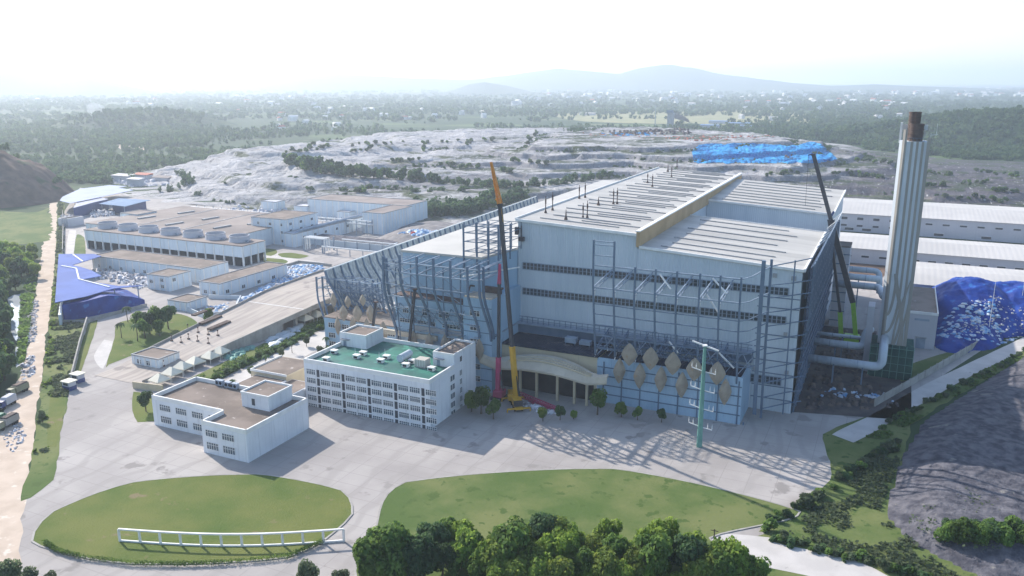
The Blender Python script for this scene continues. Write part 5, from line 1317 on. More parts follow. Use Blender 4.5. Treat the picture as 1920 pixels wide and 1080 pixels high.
sp, spz = heap("spoil_heap", "", [(-300, 500, 34, 46, 9), (-283, 545, 26, 50, 8), (-322, 540, 22, 30, 5)], mat("grey_spoil", (0.27, 0.25, 0.24), (0.19, 0.175, 0.17), 0.2, 0.95), "heap", 17, wr=.9)
props(sp, "grey spoil heap left of the perforated screen, below the dark trees", "spoil heap")
litter("sheet_litter", [(-312, 480), (-286, 478), (-276, 492), (-300, 494)], 60, 2, 6, M['bluelitter'], zfun=spz, flat=.3)
litter("cloth_litter", [(-310, 482), (-285, 480), (-280, 490), (-300, 492)], 24, 1.5, 4, M['redlitter'], zfun=spz, flat=.3)
litter("debris_litter", PX((535, 503), (560, 497), (600, 499), (612, 501), (540, 540), (475, 565), (440, 567), (500, 535)), 480, .6, 4.0, M['bluelitter'], .1, flat=.35)
litter("debris_litter", PX((540, 503), (600, 499), (560, 530), (480, 560)), 160, .6, 4.0, M['litter'], .1, flat=.35)

# low workshop blocks in front of the fans
clad_building("workshop", "long low pale workshop with stained roof in front of the cooling fans", -433, -346.5, 336, 357, 8.0, pil=5.4, wins=[(x, 1.6) for x in (-427, -418, -409, -399, -390, -381)])
clad_building("workshop", "small square pale workshop block with a garage door beside the blue shed", -364, -348, 314.6, 330, 8.0, pil=4, wins=[(-361, 3.6), (-353, 1.5), (-353, 5.0)], side_w=[(318, 5)])
clad_building("workshop", "long narrow pale workshop with dark roof edge nearest the ramp", -329, -314.6, 317, 370, 7.0, pil=6.0, side_w=[(322, 1.2), (334, 1.2), (346, 1.2), (358, 1.2)], wins=[(-325, 1.2), (-319, 1.2)])
clad_building("garage", "small white cabin beside the walled tank yard", -322, -309, 289, 302, 4.4, pil=3.5, wins=[])
clad_building("gatehouse", "small pale blue gatehouse with dark roof at the ramp foot", -269, -254.5, 221, 231.5, 4.2, pil=3.0, wins=[(-265, 1.2), (-260, 1.2)])
wallrun("yard_wall", "pale low wall around the blue drums beside the white cabin", [(-309, 289), (-293, 283.5), (-286, 296), (-302, 318), (-318, 312)], 2.2, .4, M['clad'])
litter("drum_litter", [(-306, 291), (-294, 287), (-289, 297), (-303, 310)], 70, .8, 2.2, M['bluelitter'], .1)
litter("yard_clutter", [(-395, 318), (-368, 312), (-366, 332), (-430, 334), (-424, 322)], 260, .8, 4.5, M['litter'], .1, flat=.6)

# blue roofed sheds
def shed(name, label, poly, h, m, seed=0, slope=.0, posts=()):
    t = thing(name, label, "shed", tuple(poly[0]) + (0,), )
    q = MB(); n = len(poly); q.add([(x, y, h - .3 + slope * i) for i, (x, y) in enumerate(poly)] + [(x, y, h + slope * i) for i, (x, y) in enumerate(poly)],
              [tuple(range(n - 1, -1, -1)), tuple(range(n, 2 * n))] + [(i, (i + 1) % n, n + (i + 1) % n, n + i) for i in range(n)])
    part("roof", q, M[m], t)
    for x, y in posts:
        q = MB(); q.box(x - .2, x + .2, y - .2, y + .2, 0, h - .4); part("post", q, M['steell'], t)
    return t
B10 = lambda *p: [tuple(at(x, y, 9.5))[:2] for x, y in p]
s1 = shed("waste_shed", "zigzag bright blue steel roof shed with white ridge lines by the grassy bank", B10((103, 567), (160, 556), (212, 541), (268, 535), (222, 536), (148, 525), (190, 517), (172, 507), (150, 500), (135, 497), (190, 480), (176, 476), (110, 476)), 9.5, 'shed', posts=B10((166, 552), (214, 540), (258, 536)))
q = MB()
for a, c in (((115, 498), (143, 503)), ((143, 503), (148, 523)), ((148, 523), (205, 538)), ((137, 477), (155, 490))):
    p, e = at(*a, 9.75), at(*c, 9.75); q.bar(tuple(p), tuple(e), .7, .3)
part("ridge_cap", q, M['trim'], s1)
q = MB(); pp = [tuple(at(*p))[:2] for p in ((120, 602), (160, 596), (205, 586), (250, 576), (272, 570), (240, 556), (200, 562), (130, 578))]
q.prism(pp, 0, [7.5, 8, 8.6, 5.5, 2.2, 3.5, 8, 8.4]); part("tarp_wall", q, M['tarp'], s1)
q = MB(); q.path([tuple(at(*p, .8)) for p in ((112, 603), (162, 603), (205, 590), (275, 572))], .4, 1.7); part("kerb_wall", q, M['concwall'], s1)
q = MB(); q.path([tuple(at(*p, 3)) for p in ((113, 600), (117, 575))], 1.2, 5); part("shed_side", q, M['clad'], s1)
s2 = shed("waste_shed", "large pale lilac steel roof shed in the far left corner", B10((112, 376), (117, 369), (150, 354), (205, 347), (238, 349), (222, 352), (250, 356), (205, 366), (132, 381)), 9.5, 'shedpale', posts=B10((140, 378), (180, 370)))
q = MB(); pp = [tuple(at(*p))[:2] for p in ((140, 410), (180, 398), (205, 392), (180, 385), (150, 392))]; q.prism(pp, 0, 8.8); part("tarp_wall", q, M['navy'], s2)
s3 = shed("waste_shed", "small teal steel roof shed beside the lilac one", B10((185, 379), (222, 369), (282, 372), (234, 384)), 8.2, 'shedteal', posts=B10((190, 378), (232, 383)))
q = MB(); pp = [tuple(at(*p))[:2] for p in ((212, 398), (235, 402), (275, 392), (255, 388))]; q.prism(pp, 0, 7.6); part("tarp_wall", q, M['navy'], s3)
litter("bale_litter", PX((170, 400), (215, 396), (215, 404), (175, 408)), 70, 2, 5, M['litter'], .2, flat=.8)
litter("bale_litter", PX((114, 408), (136, 405), (134, 420), (112, 420)), 60, 2, 5, M['litter'], .2, flat=.8)
bales = thing("bale_stack", "block of white wrapped bales beside the fence wall, left of the tank slab", "bales", tuple(at(128, 424)))
for k in range(4):
    p = at(122 + k * 4, 424); q = MB(); q.box(p.x - 2, p.x + 1.9, p.y - 4, p.y + 10, 0, 6.5); part("bale", q, M['wwall'], bales)
litter("shanty_litter", PX((205, 342), (340, 330), (345, 345), (250, 352)), 150, 2, 8, M['wwall'], .2, flat=.5)
for i, (px, py, w_, d_, h) in enumerate(((225, 342, 26, 10, 7), (262, 338, 22, 9, 6), (300, 342, 24, 8, 5), (330, 336, 26, 9, 5), (250, 349, 18, 7, 7))):
    p = at(px, py); t = thing("scrap_shed", ("dark leaning scrap shed at the left of the old yard", "pale conveyor-like shed with pinkish roof in the old yard", "low long shed before the dark shrubs of the old yard", "pale flat-roofed shed at the right end of the old yard", "grey box shed at the front of the old yard")[i], "shed", tuple(p), group="sheds of the old yard")
    q = MB(); q.box(p.x - w_ / 2, p.x + w_ / 2, p.y, p.y + d_, 0, h); part("wall", q, M['wwall'], t)
    q = MB(); q.hexa(p.x - w_ / 2 - .6, p.x + w_ / 2 + .6, p.y - .6, p.y + d_ + .6, h, h + .4, h + .4, h + 1.6, h + 1.6); part("roof", q, M[('strip', 'redtile', 'tankroof', 'roofsmooth', 'wwall')[i]], t)

# ================================================================== OFFICE BLOCK
off = thing("office_block", "white five-storey office block with a green flat roof and rows of windows", "office building", (-154, 232, 0))
OX0, OX1, OY0, OY1, OH = -179.4, -129.4, 216.2, 248.2, 17.0
q = MB(); q.box(OX0, OX1, OY0, OY1, 0, 15.6); part("wall", q, M['office'], off)
q = MB(); q.box(OX0 + .6, OX1 - .6, OY0 + .6, OY1 - .6, 15.6, 15.75); part("roof", q, M['groof'], off)
for a in ((OX0, OX1, OY0, OY0 + .55), (OX0, OX1, OY1 - .55, OY1), (OX0, OX0 + .55, OY0 + .55, OY1 - .55), (OX1 - .55, OX1, OY0 + .55, OY1 - .55)):
    q = MB(); q.box(*a, 15.6, 17.1); part("parapet", q, M['trim'], off)
for x0, x1, y0, y1, h in ((OX0 + .02, OX0 + 11.5, 237.0, OY1 + .02, 20.2), (OX1 - 8.2, OX1 + .02, 232.5, OY1 + .02, 20.0)):
    q = MB(); q.box(x0, x1, y0, y1, 15.75, h); sh = part("stair_house", q, M['office'], off)
    q = MB(); q.box(x0 + .5, x1 - .5, y0 + .5, y1 - .5, h, h + .06); part("stair_roof", q, M['broof'], sh)
    for a in ((x0, x1, y0, y0 + .4), (x0, x1, y1 - .4, y1), (x0, x0 + .4, y0 + .4, y1 - .4), (x1 - .4, x1, y0 + .4, y1 - .4)):
        q = MB(); q.box(*a, h, h + .7); part("stair_parapet", q, M['trim'], sh)
    q = MB(); q.box(x0 + 1.6, x0 + 2.8, y0 - .08, y0, 15.8, 17.9); part("door", q, M['steell'], sh)
    q = MB(); q.box(x0 + .9, x0 + 4.6, y0 - 1.2, y0, 18.4, 18.6); part("door_canopy", q, M['strip'], sh)
wx = []; x = OX0 + .6
bays = [("w", 4.0), ("p", 1.3), ("w", 4.1), ("w", 4.1), ("p", 1.3), ("w", 4.1), ("w", 4.1), ("p", 1.3), ("w", 4.1), ("w", 4.1), ("p", 1.3), ("w", 4.1), ("w", 4.1), ("p", 1.3), ("w", 4.1)]
for kind_, w_ in bays:
    x += .42
    for fl in range(4, -1, -1):
        z = 11.85 - (4 - fl) * 3.15 + .3
        if kind_ == "w": window(x, x + w_ - .3, OY0, z - .3, z + 1.5, off, 5, 'glassl', d=.14)
        else:
            q = MB(); q.box(x, x + w_ - .2, OY0 - .1, OY0 + .05, z - .9, z + 1.7); part("louvre_panel", q, M['louvre'], off)
    x += w_ - .42 + .3
    wx.append(x)
for fl in range(5):
    z = 11.85 - fl * 3.15
    for y0, y1 in ((229.6, 232.6), (236.2, 237.8)):
        q = MB(); q.box(OX1 - .1, OX1 + .06, y0, y1, z, z + 1.8); w_ = part("window", q, M['glassl'], off)
        q = MB()
        for y in np.linspace(y0, y1, 3): q.box(OX1 + .06, OX1 + .16, y - .07, y + .07, z, z + 1.8)
        q.box(OX1 + .05, OX1 + .17, y0 - .1, y1 + .1, z - .14, z); part("window_frame", q, M['trim'], w_)
q = MB(); q.box(OX1 - .1, OX1 + .06, 236.6, 238, 16.8, 18.6); part("window", q, M['glass'], off)
# roof things of the office
def roofvent(px, py, label, tall=False):
    p = at(px, py, 15.8); t = thing("roof_vent", label, "roof vent", tuple(p), group="white vents on the green roof")
    q = MB(); q.box(p.x - 1.1, p.x + 1.1, p.y - .8, p.y + .8, 15.76, 16.9); part("hood", q, M['trim'], t)
    q = MB(); q.box(p.x - .75, p.x + .75, p.y - .86, p.y - .8, 15.95, 16.6); part("grille", q, M['dark'], t)
    q = MB(); q.box(p.x - 1.25, p.x + 1.25, p.y - 1.0, p.y + 1.0, 16.9, 17.05); part("cap", q, M['trim'], t)
    if tall: q = MB(); q.tube([(p.x - 1.0, p.y + .6, 17), (p.x - 1.0, p.y + .6, 19)], .06, 6); part("pipe", q, M['trim'], t)
for px, py, l, tl in ((627, 662, "white roof vent against the left stair house of the office", 0), (669, 671, "white roof vent with thin pipe, front of the left pair on the green roof", 1), (681, 665, "white roof vent with thin pipe, rear of the left pair on the green roof", 1),
                      (714, 679, "white roof vent, front of the middle pair on the green roof", 1), (725, 672, "white roof vent, rear of the middle pair on the green roof", 1), (761, 687, "white roof vent just before the water cylinder on the green roof", 0),
                      (773, 680, "small white roof vent between the cylinder and the boxy tank", 0), (809, 694, "white roof vent by the right stair house of the office", 0), (612, 676, "small low white vent at the front left of the green roof", 0)): roofvent(px, py, l, tl)
p = at(753, 680, 15.8); t = thing("water_cylinder", "horizontal silver water cylinder lying on the green office roof", "water tank", tuple(p))
q = MB(); q.tube([(p.x, p.y - 1, 17.6), (p.x, p.y + 5.4, 17.6)], 1.35, 16); part("drum", q, M['pipe'], t)
q = MB(); q.box(p.x - 1.2, p.x + 1.2, p.y, p.y + .4, 15.76, 16.8); q.box(p.x - 1.2, p.x + 1.2, p.y + 4, p.y + 4.4, 15.76, 16.8); q.box(p.x - 1.2, p.x - 1.0, p.y + .4, p.y + 4, 15.9, 16.1); part("cradle", q, M['steel'], t)
p = at(789, 688, 15.8); t = thing("water_tank", "boxy beige water tank on the green office roof near the right stair house", "water tank", tuple(p))
q = MB(); q.box(p.x - 2.0, p.x + 2.0, p.y - .6, p.y + 3.0, 16.1, 18.5); part("tank", q, M['roofsmooth'], t)
for k in range(5): q = MB(); q.box(p.x - 2.0 + k * .98, p.x - 1.92 + k * .98, p.y - .7, p.y - .6, 16.1, 18.5); part("rib", q, M['trim'], t)
q = MB(); q.box(p.x - 2.1, p.x + 2.1, p.y - .7, p.y + 3.1, 15.76, 16.08); part("plinth", q, M['concwall'], t)

# annex with brown roofs beside the office
ax = thing("annex_building", "low white annex with brown weathered flat roofs in front of the office block", "building", (-195, 190, 0))
AX0, AX1, AY0, AY1, AH = -213.8, -171.0, 172.0, 201.0, 10.0
poly = [(-213.8, 181.4), (-183.5, 181.4), (-183.5, 172.5), (-166.0, 172.5), (-166.0, 200.8), (-213.8, 200.8)]
q = MB(); q.prism(poly, 0, 9.0); part("wall", q, M['office'], ax)
q = MB(); q.prism([(-213.3, 181.9), (-183.0, 181.9), (-183.0, 173.0), (-166.5, 173.0), (-166.5, 200.3), (-213.3, 200.3)], 9.0, 9.12); part("roof", q, M['broof'], ax)
for k in range(6):
    a, e = poly[k], poly[(k + 1) % 6]; d = (Vector((*e, 0)) - Vector((*a, 0))).normalized(); n_ = Vector((-d.y, d.x, 0)) * .3
    q = MB(); q.bar((a[0] + n_.x, a[1] + n_.y, 9.7), (e[0] + n_.x, e[1] + n_.y, 9.7), .5, 1.5); part("parapet", q, M['trim'], ax)
q = MB(); q.box(-182.6, -171.6, 189.0, 200.2, 9.12, 13.6); pt = part("penthouse", q, M['office'], ax)
q = MB(); q.box(-182.2, -172.0, 189.4, 199.8, 13.6, 13.7); part("penthouse_roof", q, M['broof'], pt)
for a in ((-182.8, -171.4, 188.8, 189.2), (-182.8, -171.4, 200.0, 200.4), (-182.8, -182.4, 189.2, 200.0), (-171.8, -171.4, 189.2, 200.0)):
    q = MB(); q.box(*a, 13.6, 14.2); part("penthouse_parapet", q, M['trim'], pt)
q = MB(); q.box(-178.4, -177.2, 188.9, 189.02, 10.2, 12.4); part("window", q, M['glass'], pt)
for x in (-210.5, -203.5, -196.5, -189.5): window(x, x + 4.6, 181.4, 5.8, 7.8, ax, 5, 'glassl'); window(x, x + 4.6, 181.4, 1.6, 3.8, ax, 5, 'glassl')
for x in (-182, -175.5): window(x, x + 4.6, 172.5, 5.8, 7.8, ax, 5, 'glassl'); window(x, x + 4.6, 172.5, 1.6, 3.8, ax, 5, 'glassl')
for i, (px, py) in enumerate(((413, 722), (430, 726), (440, 728))):
    p = at(px, py, 9.3); t = thing("air_conditioner", ("left", "middle", "right")[i] + " one of three grey air conditioners along the annex parapet", "air conditioner", (p.x, p.y, 9.12), group="air conditioners on the annex")
    q = MB(); q.box(p.x - 1.5, p.x + 1.5, p.y - .7, p.y + .7, 9.3, 11.2); part("casing", q, M['steell'], t)
    for dx in (-.75, .75): q = MB(); q.tube([(p.x + dx, p.y - .78, 10.3), (p.x + dx, p.y - .7, 10.3)], .55, 12); part("fan_grille", q, M['dark'], t)
lk = thing("link_building", "cream and white stepped link building between annex and office", "building", (-196, 226, 0))
q = MB(); q.box(-206, -190, 219, 236, 0, 8.0); part("wall", q, M['cream'], lk)
q = MB(); q.box(-205.6, -190.4, 219.4, 235.6, 8.0, 8.1); part("roof", q, M['broof'], lk)
q = MB(); q.box(-190, -180, 205, 222, 0, 6.0); part("wall", q, M['office'], lk)
q = MB(); q.box(-189.6, -180.4, 205.4, 221.6, 6.0, 6.1); part("roof", q, M['broof'], lk)
q = MB(); q.box(-204, -190, 205, 219, 0, 6.5); part("wall", q, M['office'], lk)
q = MB(); q.box(-203.6, -190.4, 205.4, 218.6, 6.5, 6.6); part("roof", q, M['broof'], lk)
q = MB(); q.path([(-204, 204.8, 6.7), (-180.2, 204.8, 6.7)], .4, 1.2); part("parapet", q, M['trim'], lk)
q = MB(); q.box(-206.2, -189.8, 218.8, 219.1, 7.8, 8.6); q.box(-206.2, -205.9, 219.1, 236, 7.8, 8.6); part("parapet", q, M['trim'], lk)

# tents
tent = thing("canvas_tent", "", "tent", (0, 0, 0), group="cream canvas tents beside the ramp")
q = MB(); hw = 2.9
q.add([(-hw, -hw, 2.3), (hw, -hw, 2.3), (hw, hw, 2.3), (-hw, hw, 2.3), (-.7, 0, 4.5), (.5, 0, 4.5), (-hw, -hw, 1.9), (hw, -hw, 1.9), (hw, hw, 1.9), (-hw, hw, 1.9)],
      [(0, 1, 5, 4), (1, 2, 5), (2, 3, 4, 5), (3, 0, 4), (0, 6, 7, 1), (1, 7, 8, 2), (2, 8, 9, 3), (3, 9, 6, 0)]); part("canopy", q, M['tent'], tent)
for sx in (-1, 1):
    for sy in (-1, 1): q = MB(); q.tube([(sx * 2.75, sy * 2.75, 0), (sx * 2.75, sy * 2.75, 2.2)], .09, 6); part("pole", q, M['trim'], tent)
labs = ["cream tent nearest the beige garden wall", "cream tent second from the beige garden wall", "cream tent third from the beige garden wall", "cream tent fourth from the beige garden wall", "cream tent fifth from the beige garden wall", "cream tent sixth from the beige garden wall", "cream tent under the ramp edge, left of the far pair", "cream tent under the ramp edge, right of the far pair"]
for k, (px, py) in enumerate(((300, 722), (323, 709), (343, 698), (367, 688), (395, 678), (414, 669), (572, 606), (593, 599))):
    p = at(px, py); place(tent, k > 0, tuple(p), .12 * (k % 3 - 1), 1.0 if k < 6 else 1.05, labs[k])
# glasshouse like sheets and low frames on the strip by the road
litter("sheet_litter", PX((500, 640), (545, 618), (565, 610), (560, 622), (510, 650)), 40, 2, 6, M['clad'], .1, flat=.2)
litter("frame_litter", PX((420, 668), (470, 648), (475, 655), (430, 680)), 50, 1, 4, M['pylon'], .1, flat=.3)

# ================================================================== CRANES
def outrig(t, x, y, m, rz=0.0, L=13.0):
    """crane carrier: chassis, cab, wheels, outriggers, slewing body"""
    c, s = math.cos(rz), math.sin(rz)
    def T(u, v, z): return (x + u * c - v * s, y + u * s + v * c, z)
    def bx(u0, u1, v0, v1, z0, z1):
        q = MB(); q.add([T(u0, v0, z0), T(u1, v0, z0), T(u1, v1, z0), T(u0, v1, z0), T(u0, v0, z1), T(u1, v0, z1), T(u1, v1, z1), T(u0, v1, z1)], [(0, 3, 2, 1), (4, 5, 6, 7), (0, 1, 5, 4), (1, 2, 6, 5), (2, 3, 7, 6), (3, 0, 4, 7)]); return q
    part("chassis", bx(-L / 2, L / 2, -1.3, 1.3, .9, 1.7), M[m], t)
    cb = part("cab", bx(L / 2 - 2.2, L / 2 + .2, -1.3, 1.3, 1.7, 3.1), M[m], t); part("windscreen", bx(L / 2 + .2, L / 2 + .27, -1.1, 1.1, 2.1, 2.9), M['glass'], cb)
    for u in np.linspace(-L / 2 + 1.2, L / 2 - 1.2, 5):
        for v in (-1.25, 1.25):
            q = MB(); q.tube([T(u, v - .25, .7), T(u, v + .25, .7)], .7, 12); part("wheel", q, M['tyre'], t)
    for u in (-L / 2 + .6, L / 2 - 3.2):
        q = MB(); q.bar(T(u, -4, 1.2), T(u, 4, 1.2), .5); q.bar(T(u, -4, 0), T(u, -4, 1.2), .35); q.bar(T(u, 4, 0), T(u, 4, 1.2), .35); part("outrigger", q, M[m], t)
    sl = part("slewing_body", bx(-4.6, 1.6, -1.5, 1.5, 1.75, 3.6), M[m], t); part("counterweight", bx(-6.0, -4.6, -1.5, 1.5, 1.75, 3.4), M['black'], sl)
    q = bx(-.5, 1.4, 1.5, 2.5, 1.9, 3.7); oc = part("operator_cab", q, M[m], t); part("window", bx(1.4, 1.46, 1.6, 2.4, 2.4, 3.5), M['glass'], oc)
def boom(t, pts, ws, ms, names="boom_section"):
    for (p, e), w_, m in zip(zip(pts[:-1], pts[1:]), ws, ms):
        q = MB(); q.bar(p, e, w_, w_ * 1.2); s_ = part(names, q, M[m], t)
        q = MB(); a = Vector(p).lerp(Vector(e), .985); q.bar(tuple(a), e, w_ * 1.2, w_ * 1.4); part("collar", q, M[m], s_)
def lattice(t, p, e, w0, w1, m, n=14):
    p = Vector(p); e = Vector(e); d = (e - p).normalized(); a = d.cross(Vector((0, 1, 0))).normalized(); c = a.cross(d); q = MB(); cr = [(1, 1), (1, -1), (-1, -1), (-1, 1)]
    def pt(f, k): w_ = (w0 * (1 - f) + w1 * f) / 2; return p.lerp(e, f) + a * cr[k][0] * w_ + c * cr[k][1] * w_
    for k in range(4): q.bar(pt(0, k), pt(1, k), .3)
    for i in range(n):
        for k in range(4): q.bar(pt(i / n, k), pt((i + 1) / n, (k + 1) % 4), .18)
    part("lattice_jib", q, M[m], t)
cr = thing("mobile_crane", "large yellow mobile crane with a very long black boom and orange lattice tip", "crane", (-113, 247, 0))
outrig(cr, -113.4, 247, 'yellow', 2.2, 14)
boom(cr, [(-112.9, 247, 2.4), (-114.9, 247.6, 21.0), (-119.8, 248.5, 70.0)], (1.35, 1.0), ('yellow', 'black'))
lattice(cr, (-119.8, 248.5, 70), (-123.2, 249, 83.6), 1.15, .4, 'orangepaint')
q = MB(); q.bar((-111.6, 246.8, 3.2), (-113.9, 247.3, 13.5), .55); part("lift_cylinder", q, M['black'], cr)
q = MB(); q.bar((-119.4, 248.2, 70), (-118.4, 248, 64), .12); q.bar((-119.8, 248.5, 70), (-121.5, 248.4, 71.5), .3); part("stay", q, M['yellow'], cr)
ck = thing("mobile_crane", "pink-red crawler crane with slim dark boom left of the yellow crane", "crane", (-121, 250.6, 0))
q = MB(); q.box(-122.8, -119.4, 248.4, 252.2, .9, 3.2); part("body", q, M['pink'], ck)
for dx in (-1.9, 1.9): q = MB(); q.box(-121.1 + dx - .5, -121.1 + dx + .5, 247.6, 253, 0, .9); part("track", q, M['tyre'], ck)
boom(ck, [(-121.6, 250, 2.0), (-121.3, 250, 15.4), (-120.9, 250, 42.0)], (1.25, .8), ('pink', 'black'))
lattice(ck, (-120.9, 250, 42), (-120.6, 250, 49), .9, .4, 'pink', 6)
q = MB(); q.bar((-119.6, 250.4, 3), (-120.6, 250, 10), .45); part("lift_cylinder", q, M['black'], ck)
lb = thing("crane_jib", "pink-red lattice jib lying on the ground before the entrance", "crane jib", (-108, 254, 0))
lattice(lb, (-117.5, 255, 1.0), (-97.5, 246.8, 1.0), 1.6, 1.2, 'pink', 12)
litter("wrapped_litter", [(-113, 251), (-98, 246.5), (-99, 244), (-112, 247)], 40, .8, 3.0, M['litter'], .1, flat=.5)
for lab, p0, p1, w_ in (("small dark telescopic lift with orange tip behind the office roof's middle", (625, 655), (636, 543), .8), ("small rusty telescopic lift behind the office roof's left end", (560, 690), (575, 566), .8)):
    pass
def lift(label, pA, pB, Y, base):
    a = at_y(*pA, Y); e = at_y(*pB, Y); t = thing("boom_lift", label, "boom lift", (a.x - 1, Y, 0), group="boom lifts behind the office")
    b0 = (a.x - (e.x - a.x) * a.z / (e.z - a.z), Y, 1.8)
    q = MB(); q.box(b0[0] - 1.6, b0[0] + 1.6, Y - 1.3, Y + 1.3, .7, 2.2); part("chassis", q, M['orangepaint'], t)
    for sx in (-1, 1):
        for sy in (-1, 1): q = MB(); q.tube([(b0[0] + sx * 1.2, Y + sy * 1.35, .55), (b0[0] + sx * 1.2, Y + sy * 1.65, .55)], .55, 10); part("wheel", q, M['tyre'], t)
    boom(t, [b0, tuple(a), tuple(e)], (.9, .75), ('orangepaint', 'black'))
    q = MB(); q.box(e.x - .9, e.x + .9, Y - .5, Y + .5, e.z, e.z + .3); q.bar((e.x - .9, Y - .5, e.z + 1.2), (e.x + .9, Y - .5, e.z + 1.2), .1); q.bar((e.x - .9, Y - .5, e.z), (e.x - .9, Y - .5, e.z + 1.2), .1); q.bar((e.x + .9, Y - .5, e.z), (e.x + .9, Y - .5, e.z + 1.2), .1); part("basket", q, M['rust'], t)
lift("dark telescopic boom lift before the tan ledge of the tower wing", (767, 645), (778, 543), 253.0, 0)
lift("rusty telescopic boom lift in front of the beige diamond cluster", (697, 630), (705, 567), 256.0, 0)
rc_ = thing("mobile_crane", "dark tall crane with lime-green mast in the narrow yard by the chimney", "crane", (-12, 372, 0))
q = MB(); q.box(-14.5, -8.5, 369.8, 374.2, 1.0, 3.6); part("body", q, M['lime'], rc_)
for dy in (-1.8, 1.8): q = MB(); q.box(-15.0, -8, 372 + dy - .5, 372 + dy + .5, 0, 1.0); part("track", q, M['tyre'], rc_)
boom(rc_, [(-9.9, 372, 3.0), (-12.4, 372, 18.0), (-24.2, 372, 52.5), (-33.6, 372, 80.0)], (1.5, 1.9, 1.3), ('lime', 'black', 'black'))
boom(rc_, [(-15.6, 370, 2.5), (-17.0, 370, 13.6), (-25.0, 371, 53.0)], (1.5, .9), ('lime', 'black'), "mast")
q = MB(); q.bar((-33.6, 372, 80.0), (-35.6, 372, 79.4), .5); q.bar((-24.6, 372, 53.6), (-23.4, 372, 56.4), .9); part("jib_head", q, M['navy'], rc_)
q = MB(); q.bar((-35.4, 372, 79.4), (-35.0, 372, 58), .12); part("hoist_rope", q, M['black'], rc_)

# transmission mast
py_ = thing("transmission_mast", "pale green steel transmission mast with white tipped cross arms before the diamond wall", "transmission mast", (-47.6, 240, 0))
q = MB(); q.tube([(-47.6, 240, 0), (-47.6, 240, 32.6)], [.9, .48], 12); part("mast", q, M['pylon'], py_)
q = MB(); q.tube([(-47.6, 240, 32.6), (-47.6, 240, 33.0)], .75, 12); part("cap", q, M['trim'], py_)
def arm(z, dx, dy, L, sg, up=.8):
    q = MB(); d = Vector((dx, dy, 0)).normalized() * L * sg; q.bar((-47.6, 240, z), (-47.6 + d.x, 240 + d.y, z + up), .24); a = part("cross_arm", q, M['trim'], py_)
    for f in (.62, .98):
        x, y, zz_ = -47.6 + d.x * f, 240 + d.y * f, z + up * f; q = MB(); q.tube([(x, y, zz_ + .2), (x, y, zz_ + 1.8)], .06, 6); q.lathe([(.06, zz_ + .3), (.17, zz_ + .45), (.06, zz_ + .6), (.17, zz_ + .75), (.06, zz_ + .9), (.17, zz_ + 1.05), (.06, zz_ + 1.2)], x, y, 8); part("insulator", q, M['trim'], a)
for z in (24.6, 18.6, 12.6, 6.6):
    arm(z, 1, .1, 3.6, 1, -.6); arm(z, 1, .1, 3.6, -1, 1.0)
q = MB(); q.bar((-51.6, 240.4, 33.6), (-43.4, 239.6, 31.8), .4); part("cross_arm", q, M['trim'], py_)

# ================================================================== VEHICLES, BOOTHS
def truck(label, px, py, rz, cabm, bodym, L=8.5, kind="tank"):
    p = at(px, py); t = thing("parked_truck", label, "truck", tuple(p), rz=0)
    c, s = math.cos(rz), math.sin(rz)
    def T(u, v, z): return (p.x + u * c - v * s, p.y + u * s + v * c, z)
    def bx(u0, u1, v0, v1, z0, z1, tp=0.0):
        q = MB(); q.add([T(u0, v0, z0), T(u1, v0, z0), T(u1, v1, z0), T(u0, v1, z0), T(u0 + tp, v0 + tp * .4, z1), T(u1 - tp, v0 + tp * .4, z1), T(u1 - tp, v1 - tp * .4, z1), T(u0 + tp, v1 - tp * .4, z1)], [(0, 3, 2, 1), (4, 5, 6, 7), (0, 1, 5, 4), (1, 2, 6, 5), (2, 3, 7, 6), (3, 0, 4, 7)]); return q
    part("chassis", bx(-L / 2, L / 2, -.9, .9, .6, 1.0), M['black'], t)
    cb = part("cab", bx(L / 2 - 2.2, L / 2, -1.2, 1.2, 1.0, 3.0, .25), M[cabm], t)
    part("windscreen", bx(L / 2 - .12, L / 2 + .03, -1.0, 1.0, 1.9, 2.7), M['glass'], cb)
    bd = part("body", bx(-L / 2, L / 2 - 2.5, -1.25, 1.25, 1.05, 3.2, .1), M[bodym], t)
    part("load", bx(-L / 2 + .3, L / 2 - 2.8, -1.1, 1.1, 3.2, 3.6, .3), M['scrap' if kind == "dump" else bodym], bd)
    for u in (-L / 2 + 1.2, -L / 2 + 2.6, L / 2 - 1.2):
        for v in (-1.05, 1.05):
            q = MB(); q.tube([T(u, v - .2, .55), T(u, v + .2, .55)], .55, 12); part("wheel", q, M['tyre'], t)
    for v in (-.8, .8):
        part("headlight", bx(L / 2, L / 2 + .06, v - .2, v + .2, 1.2, 1.5), M['trim'], t)
truck("khaki dump truck facing the camera on the dirt road, farthest of the parked trucks", 34, 738, -1.35, 'khaki', 'khaki', 8.5, "dump")
truck("navy truck with white top parked beside the soil bank", 13, 762, -1.2, 'navy', 'wwall', 8)
truck("grey box truck with an open load nearest the camera on the dirt road", 14, 800, -1.3, 'khaki', 'concwall', 8.5, "dump")
truck("green truck at the left edge of the dirt road", -8, 800, -1.3, 'greentruck', 'greentruck', 8)
